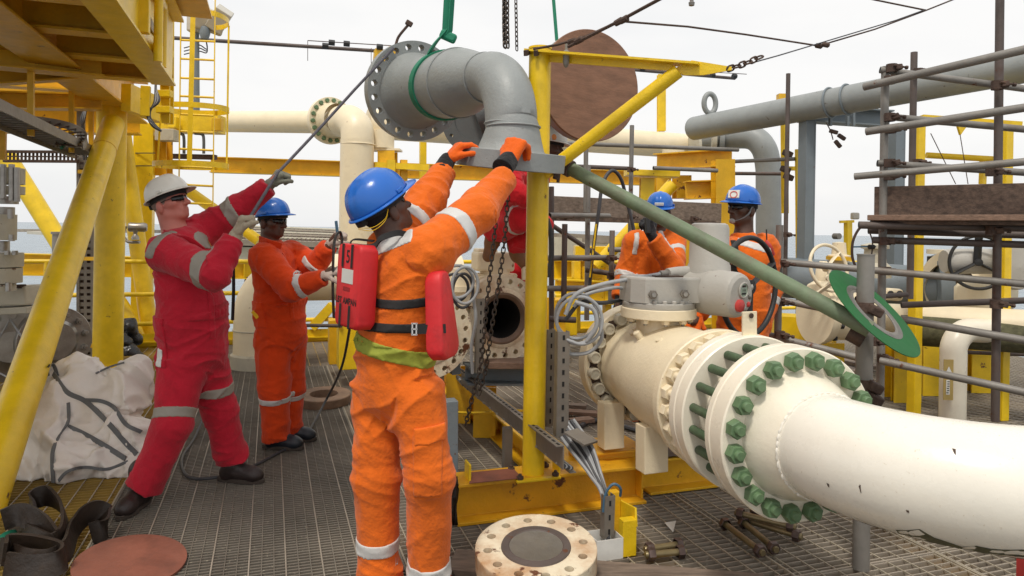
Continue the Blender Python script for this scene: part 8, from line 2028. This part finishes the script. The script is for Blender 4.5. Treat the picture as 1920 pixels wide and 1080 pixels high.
def hoses():
    t = thing('lay_flat_hose', 'heap of muddy dark lay-flat hose curled at the bottom left corner', 'hose', onz(80, 1050))
    runs = [[(20, 985, .02), (60, 1010, .10), (95, 1022, .10), (120, 1000, .13), (118, 955, .18), (90, 930, .22), (62, 940, .20), (58, 975, .12), (75, 1010, .06)],
            [(0, 1030, .06), (40, 1050, .08), (90, 1052, .08), (125, 1030, .10), (140, 990, .08), (170, 960, .14), (195, 965, .10), (196, 990, .05), (170, 1000, .03)],
            [(5, 975, .16), (40, 965, .18), (80, 985, .16), (110, 1010, .12)],
            [(10, 1058, .10), (60, 1064, .08), (108, 1056, .09), (118, 1035, .12), (70, 1020, .14), (20, 1022, .13), (8, 1040, .12)]]
    for rn in runs:
        flat_path(bez([onz(px, py, z*.75+.03) for (px, py, z) in rn], 8), .105, .014, lambda i, p, tg: (UP+D1*.35*math.sin(i*.15)+D2*.2*math.cos(i*.11))).build('hose_run', M['hosebrown'], t, smooth=60)
    t = thing('green_strap_heap', 'green webbing strap folded beside the muddy hose at the left edge', 'strap', onz(5, 1030))
    flat_path(bez([onz(-20, 1035, .05), onz(10, 1012, .08), onz(30, 1008, .06), onz(12, 1025, .05), onz(-10, 1030, .04)], 6), .07, .006, UP*.4+D1).build('strap', M['sling'], t, smooth=60)
hoses()
t = thing('red_pole', 'red painted post at the bottom right corner under the pipe', 'post', onz(1918, 1110))
q = at(1925, 1015, 2.75); MB().bar(Vector((q.x, q.y, 0)), q, .045, .045, D1).build('shaft', M['red_pl'], t, smooth=0)
for (a, b_, lab_) in (((1480, 650), (1640, 690), 'farther of two weathered planks on the deck behind the gasket post'), ((1500, 668), (1620, 700), 'nearer of two weathered planks on the deck behind the gasket post'), ((1660, 700), (1760, 712), 'weathered plank on the deck left of the yellow square post')):
    t = thing('plank', lab_, 'plank', onz(*a)); MB().bar(onz(*a, .05), onz(*b_, .05), .16, .04, UP).build('plank', M['wood'], t, smooth=0)
for (a, b_, m_, lab_) in (((1062, 772), (1122, 776), 'wood_red', 'longest reddish wood scrap under the far valve flange'), ((1070, 790), (1110, 786), 'wood_red', 'nearest reddish wood scrap under the far valve flange'), ((1065, 760), (1100, 762), 'wood', 'farthest greyish wood scrap under the far valve flange')):
    t = thing('wood_scrap', lab_, 'wood scrap', onz(*a)); MB().bar(onz(*a, .04), onz(*b_, .04), .10, .03, UP).build('scrap', M[m_], t, smooth=0)
t = thing('dark_hose_heap', 'coil of dark hose lying on the deck under the big valve', 'hose', onz(1110, 800))
MB().path(bez([onz(1088, 800, .02), onz(1105, 790, .02), onz(1140, 790, .02), onz(1160, 797, .02), onz(1200, 808, .02), onz(1240, 810, .02)], 6), .02, 8).build('hose', M['cable_dk'], t)
t = thing('dark_hose_heap', 'small knot of black hose by the rear valve foot', 'hose', onz(1180, 865))
MB().path(bez([onz(1165, 862, .06), onz(1180, 855, .08), onz(1196, 862, .07), onz(1200, 872, .05), onz(1180, 874, .05)], 6), .018, 8).build('hose', M['rubber'], t)

# ---------------------------------------------------------------- repeats share a group phrase
import re as _re
_by = {}
for o in S.objects:
    if o.parent is None and 'category' in o.keys(): _by.setdefault(_re.sub(r'[.]\d+$', '', o.name), []).append(o)
for k, os_ in _by.items():
    if len(os_) > 1:
        for o in os_:
            if 'group' not in o.keys(): o['group'] = {'person': 'workers on the deck', 'scaffold_tube': 'scaffold tubes', 'tube_coupler': 'rusty scaffold couplers', 'diagonal_brace': 'yellow diagonal braces'}.get(k, k.replace('_', ' ')+'s of the platform')
